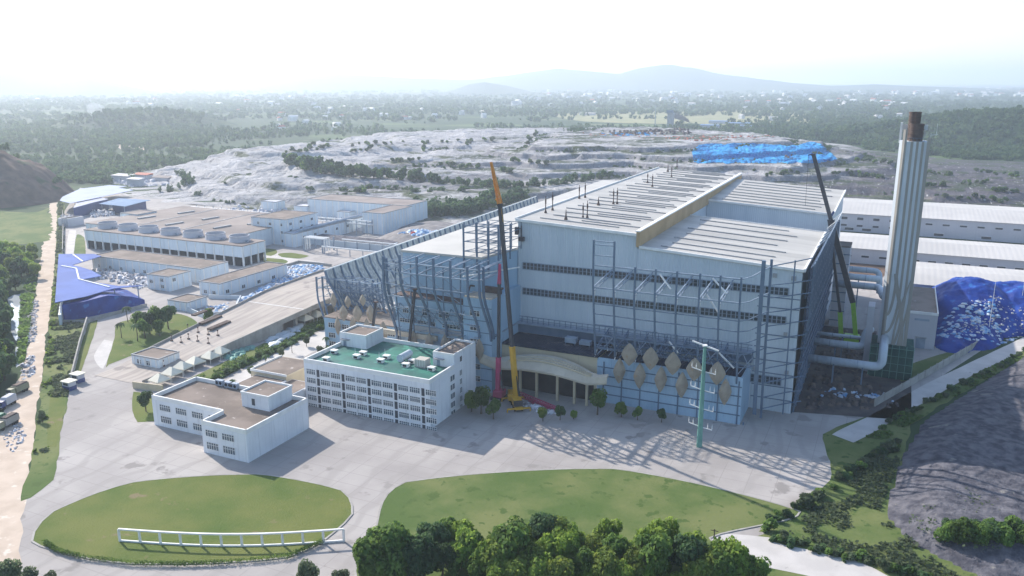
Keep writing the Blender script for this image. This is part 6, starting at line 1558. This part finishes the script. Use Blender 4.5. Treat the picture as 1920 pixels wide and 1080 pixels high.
for px, py, lab in ((147, 716, "white guard booth with blue base at the yard entrance, farther one"), (131, 730, "grey guard booth with blue base at the yard entrance, nearer one")):
    p = at(px, py); t = thing("guard_booth", lab, "guard booth", tuple(p), group="guard booths at the yard entrance")
    q = MB(); q.box(p.x - 1.9, p.x + 1.9, p.y - 1.5, p.y + 1.5, 0, 1.6); part("base", q, M['navy'], t)
    q = MB(); q.box(p.x - 1.85, p.x + 1.85, p.y - 1.45, p.y + 1.45, 1.6, 3.2); part("wall", q, M['wwall'], t)
    q = MB(); q.box(p.x - 2.3, p.x + 2.3, p.y - 1.9, p.y + 1.9, 3.2, 3.5); part("roof", q, M['tent'], t)
    q = MB(); q.box(p.x - 1.2, p.x + 1.2, p.y - 1.52, p.y - 1.45, 1.9, 2.9); part("window", q, M['glass'], t)
litter("bag_litter", PX((60, 565), (72, 565), (66, 640), (46, 645)), 240, .4, 1.7, M['litter'], .1)
litter("bag_litter", PX((40, 690), (62, 660), (66, 700), (44, 715)), 60, .5, 2.4, M['litter'], .1)
litter("stone_litter", PX((0, 815), (40, 790), (50, 830), (20, 850)), 80, .3, 1.4, M['litter'], .1)

# pergola with white posts on the front lawn
pg = thing("pergola", "white posts and rail of the low pergola on the front lawn", "pergola", tuple(at(300, 1028)))
for k in range(12):
    f = k / 11; px = 225 + 420 * f; p = at(px, 1016 + 10 * math.sin(f * math.pi))
    q = MB(); q.box(p.x - .22, p.x + .22, p.y - .22, p.y + .22, 0, 3.4); part("post", q, M['trim'], pg)
pts = [tuple(at(225 + 420 * k / 11, 1016 + 10 * math.sin(k / 11 * math.pi))) for k in range(12)]
q = MB(); q.path([(x, y, .35) for x, y, z in pts], .35, .5); part("low_rail", q, M['trim'], pg)
q = MB(); q.path([(x, y, 3.5) for x, y, z in pts], .5, .35); part("top_beam", q, M['trim'], pg)
ps = thing("utility_pole", "bare wooden utility pole at the corner of the bottom road", "utility pole", tuple(at(1337, 1038)))
p = at(1337, 1038); q = MB(); q.tube([(p.x, p.y, 0), (p.x, p.y, 6.5)], .14, 8); part("pole", q, M['bark'], ps)
q = MB(); q.bar((p.x - .9, p.y, 6.1), (p.x + .9, p.y, 6.1), .14); part("crossbar", q, M['bark'], ps)
sk = thing("tarp_stack", "small heap under a blue sheet beside the bottom road", "covered heap", tuple(at(1393, 1058)))
p = at(1393, 1056); q = MB(); q.prism([(p.x - 1.6, p.y - 1), (p.x + 1.5, p.y - 1.2), (p.x + 1.7, p.y + 1), (p.x - 1.4, p.y + 1.2)], 0, [.8, 1.5, 1.2, 1.7]); part("sheet", q, M['tarp'], sk)
q = MB(); q.prism([(p.x - 3, p.y - 1.6), (p.x - 1.7, p.y - 1.8), (p.x - 1.6, p.y - .6), (p.x - 2.8, p.y - .5)], 0, [.7, .9, .8, .6]); part("sack", q, M['housewhite'], sk)

# ================================================================== VEGETATION
def crown(seed, n, leaf, lobes=7, rx=1.0, rz=.8, low=.25):
    """leaf-clump quads spread through several lobes; about one unit in radius, standing on z = 0"""
    g = np.random.default_rng(seed); L = []
    for k in range(lobes):
        a = g.uniform(0, 6.28); r = g.uniform(.15, .62) * rx; z = g.uniform(low, 1.0) * rz * 1.15
        L.append((r * math.cos(a), r * math.sin(a), z + .25, g.uniform(.30, .52)))
    L.append((0, 0, rz * .9, .55))
    c = np.array(L); i = g.integers(0, len(L), n)
    d = g.normal(size=(n, 3)); d /= np.linalg.norm(d, axis=1)[:, None]
    rad = c[i, 3] * (1 - .45 * g.random(n) ** 2.2)
    P = c[i, :3] + d * rad[:, None] * np.array([1, 1, .85]); P[:, 2] = np.maximum(P[:, 2], .03)
    nn = d + g.normal(size=(n, 3)) * .55 + np.array([0, 0, .25]); nn /= np.linalg.norm(nn, axis=1)[:, None]
    t = np.cross(nn, g.normal(size=(n, 3))); t /= np.linalg.norm(t, axis=1)[:, None]; b = np.cross(nn, t)
    s = leaf * g.uniform(.6, 1.35, n)[:, None]
    V = np.stack([P - t * s, P - b * s * .7 + nn * s * .15, P + t * s, P + b * s * .7 + nn * s * .15], 1).reshape(-1, 3)
    return V, np.arange(4 * n).reshape(n, 4)
def hit(px, py):
    """point where the view through a pixel of the photo meets the terrain"""
    p = at(px, py, 0); lo = None
    for z in np.arange(60, -.5, -.5):
        q = at(px, py, z)
        if ground_z(q.x, q.y) >= z: return Vector((q.x, q.y, ground_z(q.x, q.y)))
    return p
def tree_proto(name, seed, n, leaf, m, h, r, trunk=.35, cat="tree", lobes=7, low=.25):
    t = thing(name, None, cat)
    V, Q = crown(seed, n, leaf, lobes, low=low); V = V * np.array([r, r, (h - h * trunk * .6) / 1.35]) + np.array([0, 0, h * trunk * .6])
    np_mesh("crown", V, Q, M[m], t)
    q = MB(); q.tube([(0, 0, -.3), (.05 * r, 0, h * .35), (0, .05 * r, h * .75)], [.035 * h, .024 * h, .008 * h], 7)
    for a in range(4):
        an = a * 1.6 + seed; q.tube([(0, 0, h * (.3 + .05 * a)), (.5 * r * math.cos(an), .5 * r * math.sin(an), h * (.5 + .07 * a))], [.016 * h, .005 * h], 5)
    part("trunk", q, M['bark'], t)
    return t
COUNT = {}; OVER = []
class Kind:
    def __init__(s, protos): s.p = protos; s.u = [False] * len(protos); s.k = 0
    def put(s, loc, sc=1.0, label=None, group=None):
        nm = s.p[0].name.split('.')[0]; COUNT[nm] = COUNT.get(nm, 0) + 1
        if COUNT[nm] > 285:                       # the farthest ones join one mass
            OVER.append((tuple(loc), sc * (2.4 if nm == "shrub" else 4.3), sc * (2.6 if nm == "shrub" else 6.6))); return None
        i = s.k % len(s.p); s.k += 1
        o = place(s.p[i], s.u[i], tuple(loc), random.uniform(0, 6.28), sc * random.uniform(.92, 1.08), label); s.u[i] = True
        if group: o['group'] = group
        return o
broad = Kind([tree_proto("broadleaf_tree", 100 + k, 2000, .105, m, 8.0 + k, 3.4 + .4 * k, lobes=10) for k, m in enumerate(('leafA', 'leafB', 'leafA'))])
bright = Kind([tree_proto("broadleaf_tree", 120 + k, 2200, .10, m, 7.0 + k, 3.5 + .3 * k, .2, lobes=11) for k, m in enumerate(('leafC', 'leafE', 'leafC'))])
dusty = Kind([tree_proto("broadleaf_tree", 130 + k, 1700, .10, 'leafD', 7.0, 3.0, .3, lobes=9) for k in range(2)])
shrub = Kind([tree_proto("shrub", 140 + k, 260, .24, m, 3.2, 2.6, .05, "shrub", 6, .05) for k, m in enumerate(('leafA', 'leafD', 'leafB'))])
dark = Kind([tree_proto("broadleaf_tree", 150 + k, 420, .22, m, 9.0, 5.0, .15) for k, m in enumerate(('leafB', 'leafA', 'leafB'))])
def palm_proto():
    t = thing("palm_tree", None, "palm tree"); q = MB(); q.tube([(0, 0, -.2), (.2, 0, 3.5), (.1, .1, 7.0)], [.22, .17, .14], 8); part("trunk", q, M['bark'], t)
    q = MB()
    for k in range(15):
        a = k * 2.4; ln = 2.9; prev = None
        for j in range(6):
            f = j / 5; r = ln * f; z = 7.0 + 1.3 * math.sin(f * 2.2 + (.3 if k % 3 else .9)) - 2.2 * f * f * (1 if k % 2 else .6); w_ = .42 * math.sin(math.pi * min(1, f * .85 + .12))
            c = Vector((r * math.cos(a), r * math.sin(a), z)); s = Vector((-math.sin(a), math.cos(a), -.25)) * w_; s2 = Vector((math.sin(a), -math.cos(a), -.25)) * w_; cur = (c + s, c, c + s2)
            if prev: q.add([*prev, *cur], [(0, 1, 4, 3), (1, 2, 5, 4)])
            prev = cur
    part("fronds", q, M['leafB'], t); return t
palm = Kind([palm_proto()])
# ---- park lawn by the ramp
for k, (px, py, kd, sc) in enumerate(((228, 634, palm, .9), (258, 640, palm, 1.0), (240, 604, palm, .9), (272, 634, broad, 1.0), (281, 626, broad, 1.05), (292, 620, broad, 1.0), (300, 630, broad, .9), (316, 617, broad, 1.15), (262, 622, broad, .9))):
    kd.put(at(px, py), sc, ["palm on the park lawn nearest the gatehouse", "palm on the park lawn, second from the left", "palm beside the corner of the blue tarp shed", "dark round tree on the park lawn between palms and white cabin, front left",
        "dark round tree in the middle of the park lawn clump", "dark round tree at the back of the park lawn clump", "small dark tree at the front of the park lawn clump", "single round tree on the park lawn nearest the white cabin", "small dark tree just behind the second palm"][k], "trees on the park lawn")
broad.put(at(392, 606), .8, "round bush-like tree by the blue drums at the ramp edge", "trees on the park lawn")
broad.put(at(274, 772), .75, "round tree on the little lawn against the annex wall")
dusty.put(at(80, 792), .6, "grey-green bush at the bottom of the overgrown bank")
# ---- roadside strip
rd = [(405, 712), (425, 702), (440, 694), (455, 687), (470, 680), (486, 672), (500, 666), (516, 659), (532, 652), (550, 643), (566, 635), (582, 627), (600, 618)]
for k, (px, py) in enumerate(rd):
    shrub.put(at(px, py), .8, "low shrub in the planted strip between tents and pale road", "shrubs along the pale road")
    if k % 2 == 0: shrub.put(at(px + 46, py + 38 - k), .6, "low shrub in the planted strip between pale road and office", "shrubs in front of the office road")
for k, (px, py) in enumerate(((428, 738), (437, 735), (472, 708), (500, 690), (528, 672), (548, 662), (575, 650), (582, 690), (600, 668), (612, 655))):
    (palm if k % 2 else dusty).put(at(px, py), .62, "thin young street tree along the pale road" if k % 2 == 0 else "thin young palm along the pale road", "young street trees" if k % 2 == 0 else "young street palms")
# ---- by the entrance
for k, (px, py, sc) in enumerate(((884, 772, 1.1), (902, 776, .9), (925, 786, .8), (1018, 790, .55), (1050, 788, .5), (1120, 778, .9), (1165, 782, .6), (1195, 788, .55), (1240, 792, .5), (1075, 786, .5))):
    (broad if k % 3 else bright).put(at(px, py), sc, ["bright round tree against the office side wall", "round tree between the office and the pink crane", "dark tree at the yellow crane's left", "small bush before the entrance, left of the middle", "small bush before the entrance, right of the middle",
        "dark tree at the right foot of the arched canopy", "bush under the leftmost diamond panels", "bush under the second diamond panel", "bush under the middle diamond panels", "small bush just left of the canopy's right foot"][k])
# ---- bottom edge of the picture
bt = [(755, 1110, 1.0, dusty, "tall grey-green tree standing alone at the bottom road edge"), (640, 1105, .65, dusty, "low bush left of the lone tree at the bottom edge"), (580, 1115, 1.15, dusty, "feathery grey tree at the bottom edge below the pergola lawn"),
      (20, 1105, 1.0, dusty, "grey-green tree top in the bottom left corner"), (60, 1112, .8, dusty, "grey-green tree top second from the bottom left corner"), (100, 1116, .7, dusty, "small grey tree top third from the bottom left corner"), (155, 1118, .6, dusty, "small grey bush at the bottom edge below the lawn's left end")]
for px, py, sc, kd, lab in bt: kd.put(at(px, py), sc, lab)
g_ = np.random.default_rng(5)
for k in range(84):
    px = 700 + 720 * ((k * .618) % 1.0) ; py = 1026 + 85 * g_.random() ** .8
    if px > 1290: py = max(py, 1075 + (px - 1290) * .25)
    if px < 800: py = max(py, 1085)
    kd = bright if (px > 860 and k % 5) else broad
    kd.put(at(px, py + 8), .78 + .5 * g_.random(), "bright green tree in the thicket along the bottom edge" if kd is bright else "dark green tree in the thicket along the bottom edge", "bright trees of the bottom thicket" if kd is bright else "dark trees of the bottom thicket")
for k in range(34):
    f = k / 33; px = 1450 + 340 * f; py = 1012 + 88 * f ** 1.05 + g_.uniform(-5, 7)
    shrub.put(at(px, py), .42 + .3 * g_.random(), "low shrub along the lower right road edge", "shrubs along the lower right road")
for k in range(16):
    broad.put(at(1770 + 12 * k, 1028 + g_.uniform(-6, 8) + k * .9), .75 + .2 * g_.random(), "dark tree on the top of the black liner bank in the lower right corner", "trees on the liner bank")
for k in range(30):   # planting hidden-side of the road in front of the plant
    px, py = 1440 + 260 * g_.random(), 0
    py = 985 - (px - 1440) * .62 + g_.uniform(-8, 12)
    shrub.put(at(px, py), .5 + .4 * g_.random(), "shrub on the green bank between the front road and the liner", "shrubs on the front bank")
for k in range(26):
    f = k / 25; shrub.put(at(1655 + 290 * f, 800 - 150 * f + g_.uniform(-3, 6)), .45 + .3 * g_.random(), "low shrub on the grass strip beside the pale concrete road", "shrubs along the right road")
# ---- wood by the stream on the left
for k in range(64):
    u = g_.random(); py = 470 + 270 * u; px = -45 + (60 + 32 * math.sin(u * 3.0 + .6)) * g_.random()
    if 14 < px < 42 and 548 < py < 690: px -= 40
    if px > 22 and py > 690: px -= 60
    kd = dark if g_.random() < .75 else bright
    kd.put(at(px, py), (.8 if kd is dark else 1.0) + .5 * g_.random(), "dark tree in the wood beside the pale stream" if kd is dark else "bright green tree in the wood beside the pale stream", "dark trees of the stream wood" if kd is dark else "bright trees of the stream wood")
for k in range(22):
    bright.put(at(2 + 66 * g_.random(), 476 + 66 * g_.random()), .8 + .4 * g_.random(), "bright green tree in the wood beside the pale stream", "bright trees of the stream wood")
# ---- shrubs and trees on the landfill
def row(pts, n, kd, s0, s1, jit, label, group):
    for k in range(n):
        f = (k + g_.random() * .6) / n * (len(pts) - 1); i = min(len(pts) - 2, int(f)); t_ = f - i
        px = pts[i][0] * (1 - t_) + pts[i + 1][0] * t_ + g_.uniform(-jit, jit); py = pts[i][1] * (1 - t_) + pts[i + 1][1] * t_ + g_.uniform(-jit, jit) * .35
        kd.put(hit(px, py), s0 + (s1 - s0) * g_.random(), label, group)
row([(536, 306), (580, 322), (640, 330), (700, 336)], 44, dark, .8, 1.5, 8, "tree of the dark hedge curving across the left of the landfill", "hedge trees on the landfill's left")
row([(700, 335), (790, 340), (880, 348), (960, 352), (1040, 346), (1150, 332)], 84, dark, .6, 1.1, 6, "tree of the long dark hedge across the middle of the landfill", "hedge trees across the landfill")
row([(775, 398), (820, 402), (880, 396), (940, 384), (985, 376)], 40, dark, 1.1, 1.7, 10, "tree of the dense clump between the landfill and the screen", "trees between landfill and screen")
row([(800, 404), (860, 402), (920, 392)], 22, dark, 1.0, 1.5, 8, "tree of the dense clump between the landfill and the screen", "trees between landfill and screen")
for pts, n in (([(730, 302), (790, 304)], 6), ([(830, 312), (880, 316), (905, 314)], 9), ([(960, 305), (1000, 308), (1030, 312)], 6), ([(935, 322), (965, 326)], 4), ([(660, 360), (690, 362)], 4), ([(720, 388), (745, 390)], 3), ([(635, 374), (650, 376)], 2),
               ([(560, 286), (600, 268), (640, 262)], 12), ([(540, 292), (590, 280), (620, 276)], 10), ([(655, 288), (700, 284)], 5), ([(790, 283), (800, 272), (880, 266), (960, 264)], 12), ([(880, 276), (890, 262)], 4), ([(985, 270), (1010, 245)], 6), ([(655, 274), (760, 268)], 7)):
    row(pts, n, shrub, .9, 1.7, 5, "green shrub on the terraces of the grey landfill", "shrubs on the landfill terraces")
for pts, n in (([(1440, 330), (1500, 326)], 7), ([(1560, 326), (1660, 336)], 14), ([(1735, 326), (1790, 330)], 8), ([(1800, 346), (1860, 342)], 6), ([(1830, 322), (1915, 332)], 12), ([(1720, 352), (1780, 350)], 8), ([(1860, 358), (1910, 364)], 8), ([(1745, 370), (1900, 382)], 10), ([(1600, 302), (1680, 306)], 6)):
    row(pts, n, shrub, .9, 1.6, 6, "green shrub on the dark liner terraces right of the hall", "shrubs on the right landfill terraces")
_fr = np.maximum(zz, 0) / 7.0; _fr = _fr - np.floor(_fr)
_m = (_fr > .72) & (_fr < .84) & (GZ0 > 5) & (fbm(GX / 70, GY / 70, 3, 51) > .49) & (GX > -620)
_ii = np.argwhere(_m); _sel = _ii[g_.choice(len(_ii), 190, replace=False)]
for i_, j_ in _sel:
    shrub.put((GX[i_, j_], GY[i_, j_], GZ[i_, j_] - .3), .8 + .9 * g_.random(), "green shrub on the terraces of the grey landfill", "shrubs on the landfill terraces")
row([(300, 362), (340, 355), (362, 340), (330, 330)], 16, dark, .7, 1.1, 9, "tree of the clump below the pale landfill slope by the old yard", "trees by the old yard")
row([(105, 345), (130, 338), (170, 330), (230, 326)], 16, dark, .7, 1.2, 6, "tree at the far end of the dirt road", "trees at the dirt road's end")

# ---- ground weeds on the bank (uncountable)
def weeds(name, region_px, n, s0, s1, m, z=.1):
    reg = [tuple(at(*p))[:2] for p in region_px]; xs = [p[0] for p in reg]; ys_ = [p[1] for p in reg]; P = []
    while len(P) < n:
        x = g_.uniform(min(xs), max(xs), 400); y = g_.uniform(min(ys_), max(ys_), 400); c = np.zeros(400, bool); j = len(reg) - 1
        for i in range(len(reg)):
            (xi, yi), (xj, yj) = reg[i], reg[j]; c ^= ((yi > y) != (yj > y)) & (x < (xj - xi) * (y - yi) / (yj - yi + 1e-9) + xi); j = i
        c &= fbm(x / 7, y / 7, 3, 4) > .40
        P += list(zip(x[c], y[c]))
    P = np.array(P[:n]); P = np.column_stack([P, np.full(n, z)]); d = g_.normal(size=(n, 3)) * np.array([.6, .6, .3]) + np.array([0, 0, .8]); d /= np.linalg.norm(d, axis=1)[:, None]
    t = np.cross(d, g_.normal(size=(n, 3))); t /= np.linalg.norm(t, axis=1)[:, None]; b = np.cross(d, t); s = g_.uniform(s0, s1, n)[:, None]; P[:, 2] += s[:, 0] * g_.uniform(.2, 1.2, n)
    V = np.stack([P - t * s, P - b * s * .7, P + t * s, P + b * s * .7], 1).reshape(-1, 3)
    props(np_mesh(name, V, np.arange(4 * n).reshape(n, 4), M[m]), kind='stuff')
weeds("bank_weeds", [(64, 850), (76, 745), (90, 640), (101, 540), (107, 450), (111, 350), (118, 350), (120, 480), (113, 560), (119, 607), (160, 606), (138, 700), (126, 748), (95, 760), (88, 850)], 9000, .3, .9, 'leafD')
weeds("bank_weeds", [(64, 850), (76, 745), (90, 640), (101, 540), (108, 540), (100, 680), (92, 840)], 2600, .3, .9, 'leafC')
weeds("stream_weeds", [(38, 560), (60, 500), (72, 500), (58, 600), (44, 690), (32, 690)], 2600, .3, 1.0, 'leafA')
weeds("verge_weeds", [(1480, 1000), (1560, 910), (1640, 842), (1690, 862), (1650, 960), (1760, 1058), (1830, 1100), (1740, 1100), (1600, 1048)], 3500, .25, .7, 'leafD')
weeds("verge_weeds", [(1605, 832), (1700, 777), (1800, 718), (1960, 638), (1960, 652), (1830, 722), (1740, 776), (1640, 838)], 2200, .25, .7, 'leafA')
weeds("strip_weeds", [(300, 740), (470, 660), (612, 596), (624, 606), (430, 697), (392, 718)], 2600, .2, .6, 'leafA')
weeds("hedge_leaves", [(385, 716), (430, 695), (620, 604), (626, 610), (432, 702), (390, 724)], 2600, .3, .8, 'leafB')
weeds("hedge_leaves", [(448, 748), (560, 690), (640, 634), (646, 640), (565, 698), (455, 754)], 2400, .3, .8, 'leafB')

weeds("liner_weeds", [(1680, 1000), (1760, 960), (1850, 900), (1900, 1000), (1880, 1060), (1780, 1050)], 500, .2, .5, 'leafD', 3.6)
# ---- clipped hedge round the lower edge of the front lawn
hp_ = [(84, 1020), (105, 1035), (150, 1048), (250, 1061), (340, 1062), (420, 1059), (540, 1048), (606, 1019)]
HP = [tuple(at(*p))[:2] for p in hp_]; HV = []
for k in range(5200):
    f = g_.random() * (len(HP) - 1); i = int(f); t_ = f - i; x = HP[i][0] * (1 - t_) + HP[i + 1][0] * t_; y = HP[i][1] * (1 - t_) + HP[i + 1][1] * t_
    HV.append((x + g_.uniform(-.55, .55), y + g_.uniform(-.55, .55), .25 + 1.0 * g_.random() ** .6))
HV = np.array(HV); d_ = g_.normal(size=HV.shape); d_ /= np.linalg.norm(d_, axis=1)[:, None]; t_ = np.cross(d_, g_.normal(size=HV.shape)); t_ /= np.linalg.norm(t_, axis=1)[:, None]; b_ = np.cross(d_, t_); s_ = g_.uniform(.1, .24, len(HV))[:, None]
props(np_mesh("clipped_hedge", np.stack([HV - t_ * s_, HV - b_ * s_ * .7, HV + t_ * s_, HV + b_ * s_ * .7], 1).reshape(-1, 3), np.arange(4 * len(HV)).reshape(-1, 4), M['leafA']), "low clipped green hedge curving round the lower edge of the front lawn", "hedge")

# ---- far woods on the plain: many small crowns in one mass
tmpl = [crown(300 + k, 34, .36, 5, low=.05) for k in range(6)]
def far_ok(x, y):
    j = ((x - LX0) / LS).astype(int); i = ((y - LY0) / LS).astype(int); ok = np.ones(len(x), bool)
    ins = (i >= 0) & (i < len(gy)) & (j >= 0) & (j < len(gx)); ok[ins] &= GZ0[i[ins], j[ins]] < .15
    ok &= ~((x > -640) & (x < 185) & (y < 790)); ok &= ~((x > -760) & (x < -600) & (y < 640)); ok &= np.hypot(x, y) > 480
    return ok
def far_mass(name, boxes, thr, seed, rmin=4.2, k_d=.0032):
    PV = []; PQ = []; nb = 0; g2 = np.random.default_rng(seed)
    for (x0, y0, x1, y1, n, th) in boxes:
        px = g2.uniform(x0, x1, n); py = g2.uniform(y0, y1, n)
        P = np.array([tuple(at(a, b)) for a, b in zip(px, py)]); x, y = P[:, 0], P[:, 1]
        ok = far_ok(x, y) & (fbm(x / 260, y / 260, 4, 2) + .12 * (vnoise(x / 45, y / 45, 6) - .5) > th)
        for X, Y in zip(x[ok], y[ok]):
            D = math.hypot(X, Y); z = hill_z(X, Y); v, q = tmpl[g2.integers(0, 6)]; r = max(rmin, D * k_d) * g2.uniform(.6, 1.25)
            a = g2.uniform(0, 6.28); ca, sa = math.cos(a), math.sin(a); h = min(r, 6.5 + r * .12) * 1.25 * g2.uniform(.8, 1.25)
            PV.append(np.stack([X + (v[:, 0] * ca - v[:, 1] * sa) * r, Y + (v[:, 0] * sa + v[:, 1] * ca) * r, z - .6 + v[:, 2] * h], 1)); PQ.append(q + nb); nb += len(v)
    props(np_mesh(name, np.concatenate(PV), np.concatenate(PQ), M['leafFar']), kind='stuff')
far_mass("far_woods", [(-80, 166, 2000, 185, 2600, .38), (-80, 185, 2000, 215, 5600, .36), (-80, 215, 2000, 260, 5200, .37), (-80, 258, 700, 345, 3000, .35), (1500, 258, 2000, 305, 900, .2)], .4, 1)
far_mass("hill_woods", [(1520, 222, 2000, 300, 2600, .0), (1380, 240, 1600, 285, 500, .1), (180, 222, 380, 275, 900, .0), (-70, 345, 60, 400, 60, .0)], 0, 2)

# ---- far houses
def house_proto(roofm):
    t = thing("village_house", None, "house", group="village houses out on the plain")
    q = MB(); q.box(-6, 6, -4.5, 4.5, 0, 6.5); part("wall", q, M['housewhite'], t)
    q = MB(); q.add([(-6.5, -5, 6.4), (6.5, -5, 6.4), (6.5, 5, 6.4), (-6.5, 5, 6.4), (-6.5, 0, 9), (6.5, 0, 9)], [(0, 1, 5, 4), (2, 3, 4, 5), (3, 0, 4), (1, 2, 5), (3, 2, 1, 0)]); part("roof", q, M[roofm], t)
    return t
houses = [house_proto('housewhite'), house_proto('redtile'), house_proto('wroof')]; hused = [False] * 3
HL = ["tiny white house with white roof among the distant trees", "tiny white house with red roof among the distant trees", "tiny white house with pale grey roof among the distant trees"]
HG = ["white-roofed village houses", "red-roofed village houses", "grey-roofed village houses"]
def put_house(px, py, sc):
    p = at(px, py)
    if not far_ok(np.array([p.x]), np.array([p.y]))[0]: return
    i = int(g_.choice([0, 0, 2, 2, 1])); o = place(houses[i], hused[i], (p.x, p.y, hill_z(p.x, p.y)), g_.uniform(0, 3.1), (sc * g_.uniform(.8, 1.6), sc, sc * g_.uniform(.8, 1.3)), HL[i]); o['group'] = HG[i]; hused[i] = True
for x0, y0, x1, y1, n in ((1640, 158, 1940, 182, 85), (1300, 166, 1700, 200, 55), (960, 168, 1300, 200, 62), (1380, 196, 1700, 226, 16), (520, 215, 640, 246, 12), (250, 172, 620, 215, 20), (640, 205, 960, 228, 12), (40, 165, 300, 215, 10)):
    for k in range(n):
        px, py = g_.uniform(x0, x1), g_.uniform(y0, y1); D = 110 / math.tan(PITCH + math.atan((py - 540) / FPX)); put_house(px, py, min(2.2, .8 + D / 4500))
for k, (px, py, w_, d_) in enumerate(((1345, 232, 46, 16), (1385, 236, 52, 18), (1330, 240, 44, 16), (1400, 242, 40, 14), (1100, 216, 50, 16), (1430, 176, 60, 22), (820, 206, 40, 14))):
    p = at(px, py); t = thing("far_shed", ["low grey shed at the left back of the sheds beyond the blue tarpaulin", "longest low grey shed beyond the blue tarpaulin", "low grey shed at the left front of the sheds beyond the blue tarpaulin", "low grey shed at the right front of the sheds beyond the blue tarpaulin", "long pale shed at the edge of the tan field left of the tall chimney-like tower", "long white factory roof among far trees near the top of the plain", "small pale shed in the woods left of the crane tip"][k], "shed", tuple(p))
    q = MB(); q.box(p.x - w_ / 2, p.x + w_ / 2, p.y, p.y + d_, 0, 6); part("wall", q, M['wwall'], t); q = MB(); q.hexa(p.x - w_ / 2 - 1, p.x + w_ / 2 + 1, p.y - 1, p.y + d_ + 1, 6, 6.4, 6.4, 8, 8); part("roof", q, M['shedteal' if k < 4 else 'wroof'], t)
p = at(1257, 238); t = thing("kiln_tower", "dark blocky tower standing beyond the landfill's right crest", "tower", tuple(p))
q = MB(); q.box(p.x - 7, p.x + 7, p.y - 6, p.y + 6, 0, 34); q2 = part("tower_body", q, M['strip'], t); q = MB(); q.box(p.x - 9, p.x + 5, p.y - 8, p.y + 4, 34, 40); part("tower_head", q, M['steel'], t)
p = at(1228, 236); t = thing("radio_mast", "thin grey mast beside the dark tower beyond the landfill", "mast", tuple(p)); q = MB(); q.tube([(p.x, p.y, 0), (p.x, p.y, 48)], [1.2, .5], 6); part("mast_pole", q, M['steell'], t); q = MB(); q.box(p.x - 2, p.x + 2, p.y - 2, p.y + 2, 0, 2); part("mast_base", q, M['concwall'], t)
# waste and vehicles at the working face on top of the landfill
lz = lambda x, y: ground_z(x, y)
litter("waste_litter", [tuple(hit(*p))[:2] for p in ((1140, 247), (1290, 244), (1300, 252), (1150, 254))], 170, 2, 6, M['scrap'], zfun=lz, flat=.8)
litter("waste_litter", [tuple(hit(*p))[:2] for p in ((1090, 250), (1290, 256), (1480, 262), (1300, 266), (1100, 256))], 220, 1, 4, M['redtile'], zfun=lz, flat=.4)
litter("sheet_litter", [tuple(hit(*p))[:2] for p in ((1130, 250), (1230, 250), (1230, 255), (1130, 255))], 40, 3, 8, M['tarplight'], zfun=lz, flat=.25)
litter("waste_litter", [tuple(hit(*p))[:2] for p in ((1470, 290), (1492, 290), (1492, 302), (1470, 302))], 30, 1, 3, M['scrap'], zfun=lambda x, y: ground_z(x, y) + 2.0, flat=.3)

# ---- smoke drifting up from a field fire on the left
p = at(196, 238); q = MB(); q.lathe([(.5, 1), (9, 9), (17, 22), (23, 36), (20, 50), (4, 58)], 0, 0, 14)
q.v = [(p.x + x - z * .5, p.y + y, z) for x, y, z in q.v]
q.f += [tuple(range(13, -1, -1)), tuple(range(70, 84))]
sm = q.build("smoke", None); sm.data.materials.clear(); s_m = bpy.data.materials.new("thin_smoke"); s_m.use_nodes = True; sn_ = s_m.node_tree; sn_.nodes.remove(sn_.nodes["Principled BSDF"])
sv = sn_.nodes.new("ShaderNodeVolumePrincipled"); sv.inputs["Color"].default_value = (.96, .97, 1, 1); sv.inputs["Density"].default_value = .016; sn_.links.new(sv.outputs[0], sn_.nodes["Material Output"].inputs["Volume"]); sm.data.materials.append(s_m); props(sm, kind='stuff')

_m2 = (_fr > .66) & (_fr < .90) & (GZ0 > 4) & (GX > -560) & (GX < 40) & (fbm(GX / 120, GY / 60, 3, 71) > .50)
_ii = np.argwhere(_m2)
for i_, j_ in _ii[g_.choice(len(_ii), 900, replace=False)]: OVER.append(((GX[i_, j_], GY[i_, j_], GZ[i_, j_] - .4), g_.uniform(1.6, 3.4), g_.uniform(1.2, 3.0)))
for k in range(170):
    q_ = at(g_.uniform(-430, -48), g_.uniform(462, 830)); OVER.append(((q_.x, q_.y, -.3), g_.uniform(2.6, 5.0), g_.uniform(4.0, 7.5)))
tm2 = [crown(400 + k, 150, .22, 6, low=.05) for k in range(4)]
PV = []; PQ = []; nb = 0
for (x, y, z), r, h in OVER:
    v, q = tm2[int(g_.integers(0, 4))]; a = g_.uniform(0, 6.28); ca, sa = math.cos(a), math.sin(a); r *= g_.uniform(.85, 1.2)
    PV.append(np.stack([x + (v[:, 0] * ca - v[:, 1] * sa) * r, y + (v[:, 0] * sa + v[:, 1] * ca) * r, z + v[:, 2] * h * .8], 1)); PQ.append(q + nb); nb += len(v)
if PV: props(np_mesh("scrub_vegetation", np.concatenate(PV), np.concatenate(PQ), M['leafB']), kind='stuff')
print("objects", len(bpy.data.objects))
